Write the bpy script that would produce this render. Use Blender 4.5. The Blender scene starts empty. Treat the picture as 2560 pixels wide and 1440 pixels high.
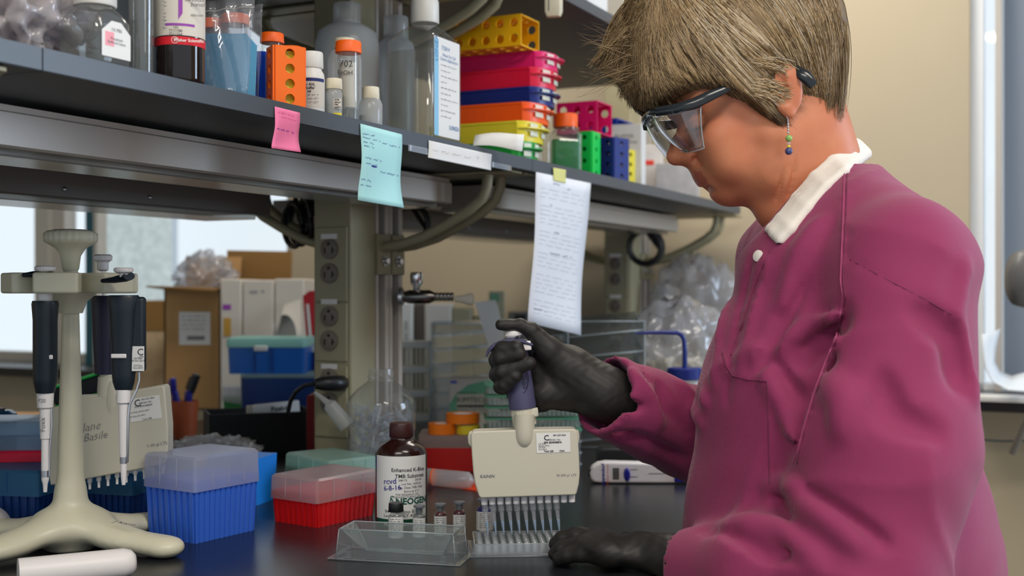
import bpy, math, random
import numpy as np
from mathutils import Vector, Matrix, Quaternion

rnd = random.Random(7)
SC = bpy.context.scene
COL = SC.collection
PI = math.pi
F = 3000.0            # focal length in pixels of the 2560x1440 frame
CZ = 1.205            # eye height
BZ = 0.900            # bench top height
SZ = CZ + 0.205       # top of the lower shelf
TH = math.radians(26.1)
CU, SU = math.cos(TH), math.sin(TH)
OX, OY = -0.26, 2.0   # centre line of the bench uprights

# ---------------------------------------------------------------- camera
cam_d = bpy.data.cameras.new('camera')
cam_d.sensor_width = 36.0
cam_d.lens = 36.0 * F / 2560.0
cam_d.clip_start = 0.05
cam_d.dof.use_dof = True
cam_d.dof.focus_distance = 1.36
cam_d.dof.aperture_fstop = 5.0
cam = bpy.data.objects.new('camera', cam_d)
COL.objects.link(cam)
cam.location = (0, 0, CZ)
cam.rotation_euler = (PI / 2, 0, 0)
SC.camera = cam

# ---------------------------------------------------------------- world, lights, exposure
w = bpy.data.worlds.new('daylight'); SC.world = w; w.use_nodes = True
bg = w.node_tree.nodes['Background']
bg.inputs[0].default_value = (0.78, 0.89, 1.0, 1)
bg.inputs[1].default_value = 0.80
def lamp(name, kind, loc, rot, energy, color, size=None, size_y=None, angle=None):
    d = bpy.data.lights.new(name, kind); d.energy = energy; d.color = color
    if size:
        d.shape = 'RECTANGLE'; d.size = size; d.size_y = size_y or size
    if angle is not None: d.angle = angle
    o = bpy.data.objects.new(name, d); COL.objects.link(o)
    o.location = loc; o.rotation_euler = rot
    return o
lamp('sun', 'SUN', (0, -6, 8), (math.radians(48), 0, math.radians(14)), 3.2, (1, .96, .9), angle=.01)
for i, (x, y) in enumerate([(-0.5, -0.9), (0.9, 0.1), (0.2, 2.5)]):
    lamp('ceiling_lamp_light', 'AREA', (x, y, 2.66), (0, 0, 0), [36, 30, 26][i], (1.0, 0.93, 0.83), 1.2, .3)
lamp('window_light', 'AREA', (2.85, 1.9, 1.75), (0, math.radians(84), math.radians(8)), 75, (0.62, 0.78, 1.0), 1.1, 1.5)
vs = SC.view_settings
vs.view_transform = 'Standard'; vs.look = 'None'; vs.gamma = 1.0
vs.use_curve_mapping = False
vs.exposure = 0.0
SC.cycles.transparent_max_bounces = 32
SC.cycles.max_bounces = 10
SC.cycles.sample_clamp_indirect = 4.0
SC.cycles.caustics_reflective = False
SC.cycles.caustics_refractive = False

# ---------------------------------------------------------------- places
def W(px, py, d):
    return Vector(((px - 1280) / F * d, d, CZ - (py - 720) / F * d))
def on(px, py):
    d = F * (CZ - BZ) / (py - 720.0)
    return Vector(((px - 1280) / F * d, d, BZ))
def ray_a(px, a):
    k = (px - 1280) / F
    d = (a + OX * CU - OY * SU) / (k * CU - SU)
    return k * d, d
def SH(px, a, z=None):
    x, d = ray_a(px, a)
    return Vector((x, d, SZ if z is None else z))
def BF(a, b, z):      # bench frame: a towards the user, b along the bench
    return Vector((OX + a * CU + b * SU, OY - a * SU + b * CU, z))

# ---------------------------------------------------------------- materials
def mat(name, color, rough=.5, metal=0.0, spec=.5, trans=0.0, ior=1.45, emis=0, bump=None, coat=0, sss=0, mix=None, alpha=None, sheen=0):
    """bump=(scale,strength[,kind]); mix=(color2, noise scale, amount)"""
    m = bpy.data.materials.new(name); m.use_nodes = True
    nt = m.node_tree; p = nt.nodes['Principled BSDF']
    c = (*color, 1)
    p.inputs['Base Color'].default_value = c
    p.inputs['Roughness'].default_value = rough
    p.inputs['Metallic'].default_value = metal
    p.inputs['Specular IOR Level'].default_value = spec
    p.inputs['Transmission Weight'].default_value = trans
    p.inputs['IOR'].default_value = ior
    p.inputs['Coat Weight'].default_value = coat
    if sheen: p.inputs['Sheen Weight'].default_value = sheen
    if sss:
        p.inputs['Subsurface Weight'].default_value = sss
        p.inputs['Subsurface Radius'].default_value = (.012, .004, .002)
        p.inputs['Subsurface Scale'].default_value = 1.0
    if emis:
        p.inputs['Emission Color'].default_value = c; p.inputs['Emission Strength'].default_value = emis
    if alpha is not None:
        p.inputs['Alpha'].default_value = alpha
    tc = nt.nodes.new('ShaderNodeTexCoord')
    if mix:
        n = nt.nodes.new('ShaderNodeTexNoise'); n.inputs['Scale'].default_value = mix[1]; n.inputs['Detail'].default_value = 4
        nt.links.new(tc.outputs['Object'], n.inputs['Vector'])
        r = nt.nodes.new('ShaderNodeMapRange'); r.inputs[1].default_value = .35; r.inputs[2].default_value = .65
        r.inputs[4].default_value = mix[2]
        nt.links.new(n.outputs['Fac'], r.inputs[0])
        x = nt.nodes.new('ShaderNodeMix'); x.data_type = 'RGBA'
        x.inputs[6].default_value = c; x.inputs[7].default_value = (*mix[0], 1)
        nt.links.new(r.outputs[0], x.inputs[0]); nt.links.new(x.outputs[2], p.inputs['Base Color'])
    if bump:
        b = nt.nodes.new('ShaderNodeBump'); b.inputs['Strength'].default_value = bump[1]; b.inputs['Distance'].default_value = .001
        kind = bump[2] if len(bump) > 2 else 'noise'
        if kind == 'noise':
            n = nt.nodes.new('ShaderNodeTexNoise'); n.inputs['Scale'].default_value = bump[0]; n.inputs['Detail'].default_value = 5
            nt.links.new(tc.outputs['Object'], n.inputs['Vector']); nt.links.new(n.outputs['Fac'], b.inputs['Height'])
        else:       # woven: two crossed wave bands
            a = []
            for k, d in enumerate(('Z', 'DIAGONAL')):
                v = nt.nodes.new('ShaderNodeTexWave'); v.bands_direction = d if k == 0 else 'X'; v.inputs['Scale'].default_value = bump[0]
                nt.links.new(tc.outputs['Object'], v.inputs['Vector']); a.append(v)
            q = nt.nodes.new('ShaderNodeMath'); q.operation = 'MULTIPLY'
            nt.links.new(a[0].outputs['Fac'], q.inputs[0]); nt.links.new(a[1].outputs['Fac'], q.inputs[1])
            nt.links.new(q.outputs[0], b.inputs['Height'])
        nt.links.new(b.outputs[0], p.inputs['Normal'])
    return m

def clear(name, tint=(.93, .95, .95), body=(.8, .85, .85), haze=.12, rough=.05, gloss=.9):
    """thin clear or cloudy plastic: transparent film, a little diffuse body, a glossy skin"""
    m = bpy.data.materials.new(name); m.use_nodes = True
    nt = m.node_tree; nt.nodes.remove(nt.nodes['Principled BSDF'])
    out = [n for n in nt.nodes if n.type == 'OUTPUT_MATERIAL'][0]
    t = nt.nodes.new('ShaderNodeBsdfTransparent'); t.inputs[0].default_value = (*tint, 1)
    d = nt.nodes.new('ShaderNodeBsdfDiffuse'); d.inputs[0].default_value = (*body, 1)
    l = nt.nodes.new('ShaderNodeBsdfTranslucent'); l.inputs[0].default_value = (*body, 1)
    dl = nt.nodes.new('ShaderNodeMixShader'); dl.inputs[0].default_value = .5
    nt.links.new(d.outputs[0], dl.inputs[1]); nt.links.new(l.outputs[0], dl.inputs[2])
    a = nt.nodes.new('ShaderNodeMixShader'); a.inputs[0].default_value = haze
    nt.links.new(t.outputs[0], a.inputs[1]); nt.links.new(dl.outputs[0], a.inputs[2])
    g = nt.nodes.new('ShaderNodeBsdfGlossy'); g.inputs['Roughness'].default_value = rough
    lw = nt.nodes.new('ShaderNodeLayerWeight'); pw = nt.nodes.new('ShaderNodeMath'); pw.operation = 'POWER'; pw.inputs[1].default_value = 3.0
    nt.links.new(lw.outputs['Facing'], pw.inputs[0])
    fr = nt.nodes.new('ShaderNodeMath'); fr.operation = 'MULTIPLY_ADD'; fr.inputs[1].default_value = .6; fr.inputs[2].default_value = .045
    nt.links.new(pw.outputs[0], fr.inputs[0])
    mu = nt.nodes.new('ShaderNodeMath'); mu.operation = 'MULTIPLY'; mu.inputs[1].default_value = gloss
    nt.links.new(fr.outputs[0], mu.inputs[0])
    b = nt.nodes.new('ShaderNodeMixShader')
    nt.links.new(mu.outputs[0], b.inputs[0]); nt.links.new(a.outputs[0], b.inputs[1]); nt.links.new(g.outputs[0], b.inputs[2])
    nt.links.new(b.outputs[0], out.inputs[0])
    return m

def S(r, g, b):       # colour as seen (0-255) to linear
    f = lambda v: ((v / 255 + .055) / 1.055) ** 2.4 if v > 10 else v / 255 / 12.92
    return (f(r), f(g), f(b))

# ---------------------------------------------------------------- mesh builder
def basis(d):
    d = Vector(d).normalized()
    a = Vector((0, 0, 1)) if abs(d.z) < .9 else Vector((1, 0, 0))
    x = a.cross(d).normalized()
    return x, d.cross(x).normalized(), d

class MB:
    def __init__(s): s.v = []; s.f = []
    def add(s, vs_, fs):
        n = len(s.v); s.v += [tuple(q) for q in vs_]; s.f += [tuple(n + i for i in f) for f in fs]; return s
    def box(s, x0, x1, y0, y1, z0, z1):
        return s.add([(x, y, z) for z in (z0, z1) for y in (y0, y1) for x in (x0, x1)],
                     [(0, 2, 3, 1), (4, 5, 7, 6), (0, 1, 5, 4), (2, 6, 7, 3), (0, 4, 6, 2), (1, 3, 7, 5)])
    def cbox(s, c, size, M=None):
        m = MB().box(-size[0] / 2, size[0] / 2, -size[1] / 2, size[1] / 2, -size[2] / 2, size[2] / 2)
        M = M or Matrix()
        return s.add([M.to_3x3() @ Vector(q) + Vector(c) for q in m.v], m.f)
    def loft(s, rings, cap0=True, cap1=True):
        n = len(rings[0]); V = [p for r in rings for p in r]; fs = []
        for i in range(len(rings) - 1):
            for j in range(n):
                k = (j + 1) % n
                fs.append((i * n + j, i * n + k, (i + 1) * n + k, (i + 1) * n + j))
        if cap0: fs.append(tuple(range(n))[::-1])
        if cap1: fs.append(tuple((len(rings) - 1) * n + j for j in range(n)))
        return s.add(V, fs)
    def lathe(s, prof, c=(0, 0, 0), seg=32, axis=(0, 0, 1), sy=1.0, sq=None, cap0=True, cap1=True, ripple=None):
        """prof [(r,z)]; sq = superellipse exponent for a rounded square; ripple=(count, depth, z0, z1)"""
        X, Y, Z = basis(axis) if tuple(axis) != (0, 0, 1) else (Vector((1, 0, 0)), Vector((0, 1, 0)), Vector((0, 0, 1)))
        c = Vector(c); rings = []
        for r, z in prof:
            ring = []
            for j in range(seg):
                t = 2 * PI * j / seg; ct, st = math.cos(t), math.sin(t); rr = r
                if sq: rr = r / ((abs(ct) ** sq + abs(st) ** sq) ** (1 / sq))
                if ripple and ripple[2] <= z <= ripple[3]: rr += ripple[1] * math.cos(ripple[0] * t)
                ring.append(c + X * (rr * ct) + Y * (rr * st * sy) + Z * z)
            rings.append(ring)
        return s.loft(rings, cap0, cap1)
    def tube(s, pts, r, seg=10, cap=True, flat=1.0):
        pts = [Vector(p) for p in pts]; rs = r if isinstance(r, (list, tuple)) else [r] * len(pts)
        rings = []; x = None
        for i, p in enumerate(pts):
            t = (pts[min(i + 1, len(pts) - 1)] - pts[max(i - 1, 0)])
            if t.length < 1e-9: t = Vector((0, 0, 1))
            t.normalize()
            if x is None: x = basis(t)[0]
            x = (x - t * x.dot(t)).normalized(); y = t.cross(x)
            rings.append([p + x * (rs[i] * math.cos(2 * PI * j / seg)) + y * (rs[i] * flat * math.sin(2 * PI * j / seg)) for j in range(seg)])
        return s.loft(rings, cap, cap)
    def sphere(s, c, r, seg=16, rings=10, sc=(1, 1, 1)):
        c = Vector(c); R = []
        for i in range(1, rings):
            ph = PI * i / rings
            R.append([c + Vector((r * sc[0] * math.sin(ph) * math.cos(2 * PI * j / seg), r * sc[1] * math.sin(ph) * math.sin(2 * PI * j / seg), -r * sc[2] * math.cos(ph))) for j in range(seg)])
        return s.loft(R)
    def prism(s, poly, t0, t1, M=None):
        """poly in local xz, extruded along local y from t0 to t1"""
        M = M or Matrix(); n = len(poly)
        V = [M @ Vector((x, t0, z)) for x, z in poly] + [M @ Vector((x, t1, z)) for x, z in poly]
        fs = [tuple(range(n)), tuple(range(2 * n - 1, n - 1, -1))]
        for i in range(n):
            k = (i + 1) % n; fs.append((i, i + n, k + n, k))
        return s.add(V, fs)
    def prismz(s, poly, z0, z1):
        n = len(poly)
        V = [(x, y, z0) for x, y in poly] + [(x, y, z1) for x, y in poly]
        fs = [tuple(range(n - 1, -1, -1)), tuple(range(n, 2 * n))]
        for i in range(n):
            k = (i + 1) % n; fs.append((i, k, k + n, i + n))
        return s.add(V, fs)
    def grid(s, P, closed=False):
        """P[i][j] sheet"""
        n, m = len(P), len(P[0]); V = [p for r in P for p in r]
        return s.add(V, [(i * m + j, i * m + j + 1, (i + 1) * m + j + 1, (i + 1) * m + j) for i in range(n - 1) for j in range(m - 1)])
    def holes(s, o, ex, ey, w, h, nx, ny, r, t, seg=16, sx=1.0):
        seg = 16
        """panel w x h at o spanned by unit vectors ex, ey, thickness t along ex x ey, nx*ny round holes"""
        o, ex, ey = Vector(o), Vector(ex), Vector(ey); n = ex.cross(ey)
        cw, ch = w / nx, h / ny
        for i in range(nx):
            for j in range(ny):
                c = o + ex * ((i + .5) * cw) + ey * ((j + .5) * ch)
                ci, sqr = [], []
                for k in range(seg):
                    a = 2 * PI * k / seg; ca, sa = math.cos(a), math.sin(a)
                    ci.append(ex * (r * sx * ca) + ey * (r * sa))
                    f = 1 / max(abs(ca), abs(sa))
                    sqr.append(ex * (ca * f * cw / 2) + ey * (sa * f * ch / 2))
                V = [c + p for p in sqr] + [c + p for p in ci] + [c + n * t + p for p in sqr] + [c + n * t + p for p in ci]
                fs = []
                for k in range(seg):
                    q = (k + 1) % seg
                    fs += [(k, k + seg, q + seg, q), (k + 2 * seg, q + 2 * seg, q + 3 * seg, k + 3 * seg),
                           (k + seg, k + 3 * seg, q + 3 * seg, q + seg), (k, q, q + 2 * seg, k + 2 * seg)]
                s.add(V, fs)
        return s

def yaw_m(a): return Matrix.Rotation(a, 4, 'Z')

def T(name, label, cat, loc, yaw=0, group=None, rot=None):
    o = bpy.data.objects.new(name, None); COL.objects.link(o)
    o.location = loc; o.rotation_euler = rot or (0, 0, yaw); o.empty_display_size = .02
    o['label'] = label; o['category'] = cat
    if group: o['group'] = group
    return o
def O(name, mb, m, parent=None, loc=None, yaw=0, label=None, cat=None, group=None, kind=None, bev=0, smooth=40, rot=None, mats=None, seg=2, solid=0):
    me = bpy.data.meshes.new(name)
    me.from_pydata([tuple(q) for q in mb.v], [], mb.f); me.update()
    if isinstance(m, (list, tuple)):
        for q in m: me.materials.append(q)
    else: me.materials.append(m)
    if mats is not None: me.polygons.foreach_set('material_index', mats)
    o = bpy.data.objects.new(name, me); COL.objects.link(o)
    if parent is not None: o.parent = parent
    if loc is not None: o.location = loc
    if rot: o.rotation_euler = rot
    elif yaw: o.rotation_euler = (0, 0, yaw)
    if label: o['label'] = label
    if cat: o['category'] = cat
    if group: o['group'] = group
    if kind: o['kind'] = kind
    if solid:
        q = o.modifiers.new('thickness', 'SOLIDIFY'); q.thickness = solid; q.offset = 0
    if bev:
        q = o.modifiers.new('bevel', 'BEVEL'); q.width = bev; q.segments = seg; q.limit_method = 'ANGLE'; q.angle_limit = math.radians(35)
    if smooth:
        me.polygons.foreach_set('use_smooth', [True] * len(me.polygons))
        if smooth < 180: me.set_sharp_from_angle(angle=math.radians(smooth))
    return o
def dup(o, loc=None, yaw=None, label=None, group=None, parent=None):
    c = o.copy(); COL.objects.link(c)
    if loc is not None: c.location = loc
    if yaw is not None: c.rotation_euler = (0, 0, yaw)
    if label: c['label'] = label
    if group: c['group'] = group
    if parent is not None: c.parent = parent
    for ch in list(o.children): dup(ch, parent=c)
    return c

# ---------------------------------------------------------------- lettering
_tc = {}
def text_mesh(txt, size=1.0, align='CENTER', bold=0.0, space=1.0, shear=0):
    cu = bpy.data.curves.new('t', 'FONT'); cu.body = txt; cu.size = size; cu.align_x = align; cu.align_y = 'CENTER'
    cu.offset = bold * size; cu.space_character = space; cu.shear = shear; cu.resolution_u = 2; cu.space_line = .95
    ob = bpy.data.objects.new('t', cu); COL.objects.link(ob)
    dg = bpy.context.evaluated_depsgraph_get(); dg.update()
    me = bpy.data.meshes.new_from_object(ob.evaluated_get(dg))
    vs_ = [tuple(v.co) for v in me.vertices]; fs = [tuple(p.vertices) for p in me.polygons]
    bpy.data.objects.remove(ob); bpy.data.curves.remove(cu); bpy.data.meshes.remove(me)
    return vs_, fs
def write(mb, txt, o, ex, ey, size, align='CENTER', bold=0, shear=0, lift=.0003, wrap=None, fit=None, wob=0, space=1.0):
    """flat lettering at o along ex, ey; wrap=R bends it round a vertical cylinder of radius R whose near side is at o"""
    v, f = text_mesh(txt, 1.0, align, bold, space, shear)
    if not v: return
    o, ex, ey = Vector(o), Vector(ex).normalized(), Vector(ey).normalized(); n = ex.cross(ey)
    k = size
    if fit:
        wd = max(p[0] for p in v) - min(p[0] for p in v); k = min(size, fit / wd)
    out = []
    for x, y, z in v:
        x *= k; y *= k
        if wob: y += wob * math.sin(x * 9 / size)
        if wrap:
            a = x / wrap
            out.append(o - n * wrap + ex * (wrap + lift) * math.sin(a) + n * (wrap + lift) * math.cos(a) + ey * y)
        else: out.append(o + ex * x + ey * y + n * lift)
    mb.add(out, f)
def wrap_patch(mb, o, ex, ey, w, h, R, lift=.0002, n=14):
    """a label wrapped round a vertical cylinder, centred on o"""
    o, ex, ey = Vector(o), Vector(ex).normalized(), Vector(ey).normalized(); nn = ex.cross(ey); P = []
    for i in range(n + 1):
        a = (i / n - .5) * w / R
        c = o - nn * R + ex * (R + lift) * math.sin(a) + nn * (R + lift) * math.cos(a)
        P.append([c - ey * h / 2, c + ey * h / 2])
    mb.add([p for r in P for p in r], [(2 * i, 2 * i + 2, 2 * i + 3, 2 * i + 1) for i in range(n)])

# ---------------------------------------------------------------- distance-field modelling
def smin(a, b, k):
    h = np.clip(.5 + .5 * (b - a) / k, 0, 1)
    return b + (a - b) * h - k * h * (1 - h)
def smax(a, b, k): return -smin(-a, -b, k)
class SDF:
    def __init__(s, lo, hi, step):
        s.lo = np.array(lo, np.float32); s.step = step
        n = np.ceil((np.array(hi) - np.array(lo)) / step).astype(int) + 1; s.n = n
        ax = [(lo[i] + step * np.arange(n[i])).astype(np.float32) for i in range(3)]
        s.X, s.Y, s.Z = np.meshgrid(*ax, indexing='ij', sparse=True)
        s.d = np.full(n, 1e3, np.float32)
    def cone(s, a, b, r1, r2=None):
        r2 = r1 if r2 is None else r2
        a = np.array(a, np.float32); b = np.array(b, np.float32); ba = b - a; L = float(ba @ ba) + 1e-12
        px, py, pz = s.X - a[0], s.Y - a[1], s.Z - a[2]
        t = np.clip((px * ba[0] + py * ba[1] + pz * ba[2]) / L, 0, 1)
        return np.sqrt((px - ba[0] * t) ** 2 + (py - ba[1] * t) ** 2 + (pz - ba[2] * t) ** 2) - (r1 + (r2 - r1) * t)
    def ell(s, c, r, M=None):
        px, py, pz = s.X - c[0], s.Y - c[1], s.Z - c[2]
        if M is not None:
            A = np.array(M.to_3x3().transposed(), np.float32)
            px, py, pz = (A[0, 0] * px + A[0, 1] * py + A[0, 2] * pz, A[1, 0] * px + A[1, 1] * py + A[1, 2] * pz, A[2, 0] * px + A[2, 1] * py + A[2, 2] * pz)
        k0 = np.sqrt((px / r[0]) ** 2 + (py / r[1]) ** 2 + (pz / r[2]) ** 2)
        return (k0 - 1) * min(r) * .9 + 0 * k0 if False else k0 * (k0 - 1) / (np.sqrt((px / r[0] ** 2) ** 2 + (py / r[1] ** 2) ** 2 + (pz / r[2] ** 2) ** 2) + 1e-6)
    def u(s, f, k=.01): s.d = smin(s.d, f, k) if k else np.minimum(s.d, f)
    def sub(s, f, k=.004): s.d = smax(s.d, -f, k)
    def mesh(s):
        d = s.d; n = d.shape; inside = d < 0
        cnt = np.zeros((n[0] - 1, n[1] - 1, n[2] - 1), np.int8)
        for i in (0, 1):
            for j in (0, 1):
                for k in (0, 1):
                    cnt += inside[i:n[0] - 1 + i, j:n[1] - 1 + j, k:n[2] - 1 + k]
        act = (cnt > 0) & (cnt < 8)
        idx = np.argwhere(act); vid = np.full(act.shape, -1, np.int64); vid[act] = np.arange(len(idx))
        pos = np.zeros((len(idx), 3)); wt = np.zeros(len(idx))
        cor = [(i, j, k) for i in (0, 1) for j in (0, 1) for k in (0, 1)]
        for a in cor:
            for ax in range(3):
                if a[ax] == 0:
                    b = list(a); b[ax] = 1
                    da = d[tuple((idx + a).T)]; db = d[tuple((idx + b).T)]
                    m = (da < 0) != (db < 0)
                    t = np.where(m, da / np.where(m, da - db, 1), 0)
                    p = np.array(a, float)[None, :].repeat(len(idx), 0); p[:, ax] += t
                    pos += p * m[:, None]; wt += m
        pos = s.lo + (idx + pos / wt[:, None]) * s.step
        faces = []
        for ax in range(3):
            sl = [slice(None)] * 3; sl2 = [slice(None)] * 3; sl[ax] = slice(0, -1); sl2[ax] = slice(1, None)
            ch = inside[tuple(sl)] != inside[tuple(sl2)]
            e = np.argwhere(ch); o1, o2 = [(1, 2), (2, 0), (0, 1)][ax]
            ok = (e[:, o1] > 0) & (e[:, o2] > 0) & (e[:, o1] < n[o1] - 1) & (e[:, o2] < n[o2] - 1); e = e[ok]
            d1 = np.zeros(3, int); d1[o1] = 1; d2 = np.zeros(3, int); d2[o2] = 1
            q = [vid[tuple((e - d1 - d2).T)], vid[tuple((e - d2).T)], vid[tuple(e.T)], vid[tuple((e - d1).T)]]
            fl = inside[tuple(e.T)]
            Q = np.stack(q, 1); Q[~fl] = Q[~fl][:, ::-1]
            faces.append(Q)
        return pos, np.concatenate(faces)
def sdf_obj(name, s, m, parent=None, smooth_it=1, **kw):
    pos, fc = s.mesh()
    for _ in range(smooth_it):      # light relaxation
        acc = np.zeros_like(pos); c = np.zeros(len(pos))
        for a, b in ((0, 1), (1, 2), (2, 3), (3, 0)):
            np.add.at(acc, fc[:, a], pos[fc[:, b]]); np.add.at(c, fc[:, a], 1)
            np.add.at(acc, fc[:, b], pos[fc[:, a]]); np.add.at(c, fc[:, b], 1)
        pos = .5 * pos + .5 * acc / np.maximum(c, 1)[:, None]
    me = bpy.data.meshes.new(name)
    me.vertices.add(len(pos)); me.vertices.foreach_set('co', pos.astype(np.float32).ravel())
    me.loops.add(len(fc) * 4); me.loops.foreach_set('vertex_index', fc.astype(np.int32).ravel())
    me.polygons.add(len(fc)); me.polygons.foreach_set('loop_start', np.arange(0, len(fc) * 4, 4, dtype=np.int32))
    me.polygons.foreach_set('use_smooth', [True] * len(fc))
    me.update(calc_edges=True)
    for q in (m if isinstance(m, (list, tuple)) else [m]): me.materials.append(q)
    o = bpy.data.objects.new(name, me); COL.objects.link(o)
    if parent is not None:
        o.parent = parent; o.matrix_parent_inverse = Matrix.Translation(-Vector(parent.location)) if parent.rotation_euler.z == 0 else parent.matrix_world.inverted()
    for k_, v_ in kw.items(): o[k_] = v_
    return o, pos, fc
def wparent(o, p):    # parent an object built in world coordinates (parent unrotated)
    o.parent = p; o.matrix_parent_inverse = Matrix.Translation(-Vector(p.location)); return o
# ================================================================ materials
M = {}
M['wall'] = mat('painted_wall', S(192, 178, 152), .85, mix=(S(187, 173, 147), 1.2, .6))
M['ceiling'] = mat('ceiling_paint', (.80, .79, .76), .9)
M['floor'] = mat('floor_vinyl', (.36, .35, .33), .4, mix=((.30, .29, .28), 3, 1))
M['bench'] = mat('black_epoxy', (.010, .011, .014), .26, spec=.5, bump=(60, .05), mix=((.014, .015, .018), 6, 1))
M['shelf'] = mat('dark_laminate', (.035, .038, .043), .42, spec=.5)
M['shelf_under'] = M['shelf']
M['edge'] = mat('shelf_edging', (.075, .088, .105), .38)
M['tan'] = mat('beige_metal', S(160, 152, 122), .45)
M['tan2'] = mat('grey_beige_metal', S(196, 188, 178), .36, metal=.15)
M['greymetal'] = mat('grey_metal', S(118, 112, 106), .5)
M['steel'] = mat('steel', (.62, .62, .64), .28, metal=1)
M['chrome'] = mat('chrome', (.8, .8, .82), .12, metal=1)
M['black'] = mat('black_plastic', (.012, .012, .013), .38)
M['outlet'] = mat('grey_outlet', S(122, 112, 100), .45)
M['darkhole'] = mat('dark_slot', (.015, .012, .01), .6)
M['white'] = mat('white_plastic', S(225, 222, 214), .4)
M['whitep'] = mat('white_paper', S(232, 230, 226), .75)
M['cream'] = mat('cream_plastic', S(222, 212, 186), .38)
M['ink'] = mat('black_ink', (.03, .03, .035), .7)
M['greyink'] = mat('grey_ink', S(130, 128, 130), .8)
M['blueink'] = mat('blue_ink', S(50, 50, 140), .7)
M['glass'] = clear('window_glass', (.97, .99, 1), (.9, .95, 1), .02, .02, .7)
M['concrete'] = mat('speckled_concrete', S(196, 204, 204), .9, mix=(S(168, 174, 172), 26, .9))
M['outwall'] = mat('bright_outer_wall', S(238, 241, 246), .9)
M['frame'] = mat('window_frame_paint', S(196, 190, 178), .5)
M['teal'] = mat('dark_teal_mullion', S(40, 92, 104), .4)
M['blackledge'] = mat('black_sill', (.02, .02, .02), .35)
M['lens'] = clear('clear_ribbed_lens', (.75, .75, .73), (.6, .6, .58), .35, .22, 1.6)

BL = (OX, OY, 0)      # origin of the bench frame
def bo(name, mb, m, **k): return O(name, mb, m, loc=BL, yaw=-TH, **k)
def ray_b(px, b):
    k = (px - 1280) / F
    d = (b + OX * SU + OY * CU) / (k * SU + CU)
    return (k * d - OX) * CU - (d - OY) * SU, d
def zat(py, d): return CZ - (py - 720) / F * d

WB = 1.40             # the window wall
# ================================================================ room shell
bo('floor', MB().box(-4, 4, -5, WB + .2, -.1, 0), M['floor'], kind='structure', smooth=0)
bo('ceiling', MB().box(-4, 4, -5, WB + .2, 2.72, 2.82), M['ceiling'], kind='structure', smooth=0)
aL0, aL1 = -3.4, ray_b(727, WB)[0]
aR0 = ray_b(2424, WB)[0]
zs = CZ - .265
wl = MB()
def wallseg(a0, a1, z0, z1): wl.box(a0, a1, WB, WB + .16, z0, z1)
wallseg(-4, 4, 0, zs); wallseg(-4, 4, 2.45, 2.72)
wallseg(-4, aL0, zs, 2.45); wallseg(aL1, aR0, zs, 2.45); wallseg(aR0 + 1.3, 4, zs, 2.45)
bo('wall_back', wl, M['wall'], kind='structure', smooth=0)
bo('wall_right', MB().box(4, 4.15, -.5, WB + .2, 0, 2.72), M['wall'], kind='structure', smooth=0)
bo('wall_left', MB().box(-4.15, -4, -5, WB + .2, 0, 2.72), M['wall'], kind='structure', smooth=0)
# left window: column, mullion, panes, sill
def winthing(n, a0, a1, posts):
    r = T('window_%d' % n, 'x', 'x', BL, -TH); r['kind'] = 'structure'
    del r['label']; del r['category']
    fr = MB(); fr.box(a0, a1, WB + .02, WB + .08, zs, zs + .035).box(a0, a1, WB + .02, WB + .08, 2.41, 2.45)
    fr.box(a0, a0 + .03, WB + .02, WB + .08, zs, 2.45).box(a1 - .03, a1, WB + .02, WB + .08, zs, 2.45)
    O('window_frame', fr, M['frame'] if n == 1 else mat('white_frame', S(236, 240, 244), .5), r)
    for (p0, p1, mm, dp) in posts: O('mullion', MB().box(p0, p1, WB - dp * .5, WB + .045, zs, 2.45), M[mm], r)
    O('window_pane', MB().box(a0, a1, WB + .046, WB + .052, zs, 2.45), M['glass'], r, smooth=0)
    return r
_A = lambda px: ray_b(px, WB)[0]
winthing(1, aL0, aL1, [(_A(103), _A(137), 'frame', .06), (_A(138), _A(166), 'tan2', .02), (_A(216), _A(231), 'teal', .01), (_A(233), _A(243), 'frame', 0)])
winthing(2, aR0, aR0 + 1.3, [(aR0 + .058, aR0 + .072, 'tan2', .02)])
bo('trim_1', MB().box(-3.9, aL1 + .25, WB - .22, WB + .04, zs - .03, zs), M['blackledge'], kind='structure', bev=.003)
bo('trim_2', MB().box(aR0 - .01, 3.9, WB - .26, WB + .04, zs - .007, zs + .020), M['blackledge'], kind='structure', bev=.003)
# grey roller shade panel in the second window
bo('roller_shade', MB().box(aR0 + .074, aR0 + 1.2, WB + .03, WB + .036, zs + .03, 2.4), mat('grey_shade', S(128, 138, 150), .8), label='pale grey roller shade pulled down over the window beside the papers', cat='window shade', smooth=0)
# outside
bo('outside_wall', MB().box(-9, 5, WB + 4.0, WB + 4.3, -3, 6), M['outwall'], kind='structure', smooth=0)
c0 = ray_b(232, WB + 3)[0]; c1 = ray_b(415, WB + 3)[0]
bo('outside_pillar', MB().box(c0, c1, WB + 3.0, WB + 3.06, -3, 6), M['concrete'], kind='structure', smooth=0)
bo('outside_ground', MB().box(-9, 5, WB + .25, WB + 4.0, -.6, -.5), M['concrete'], kind='structure', smooth=0)

# ================================================================ bench, uprights and shelves
r = T('lab_bench', 'long lab bench with black glossy worktop that carries everything', 'bench', BL, -TH)
O('worktop', MB().box(-.76, .69, -3.0, 1.36, BZ - .032, BZ), M['bench'], r, bev=.004)
O('cabinet_base', MB().box(-.70, .62, -3.0, 1.36, .02, BZ - .032), M['tan'], r, bev=.003)

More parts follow.
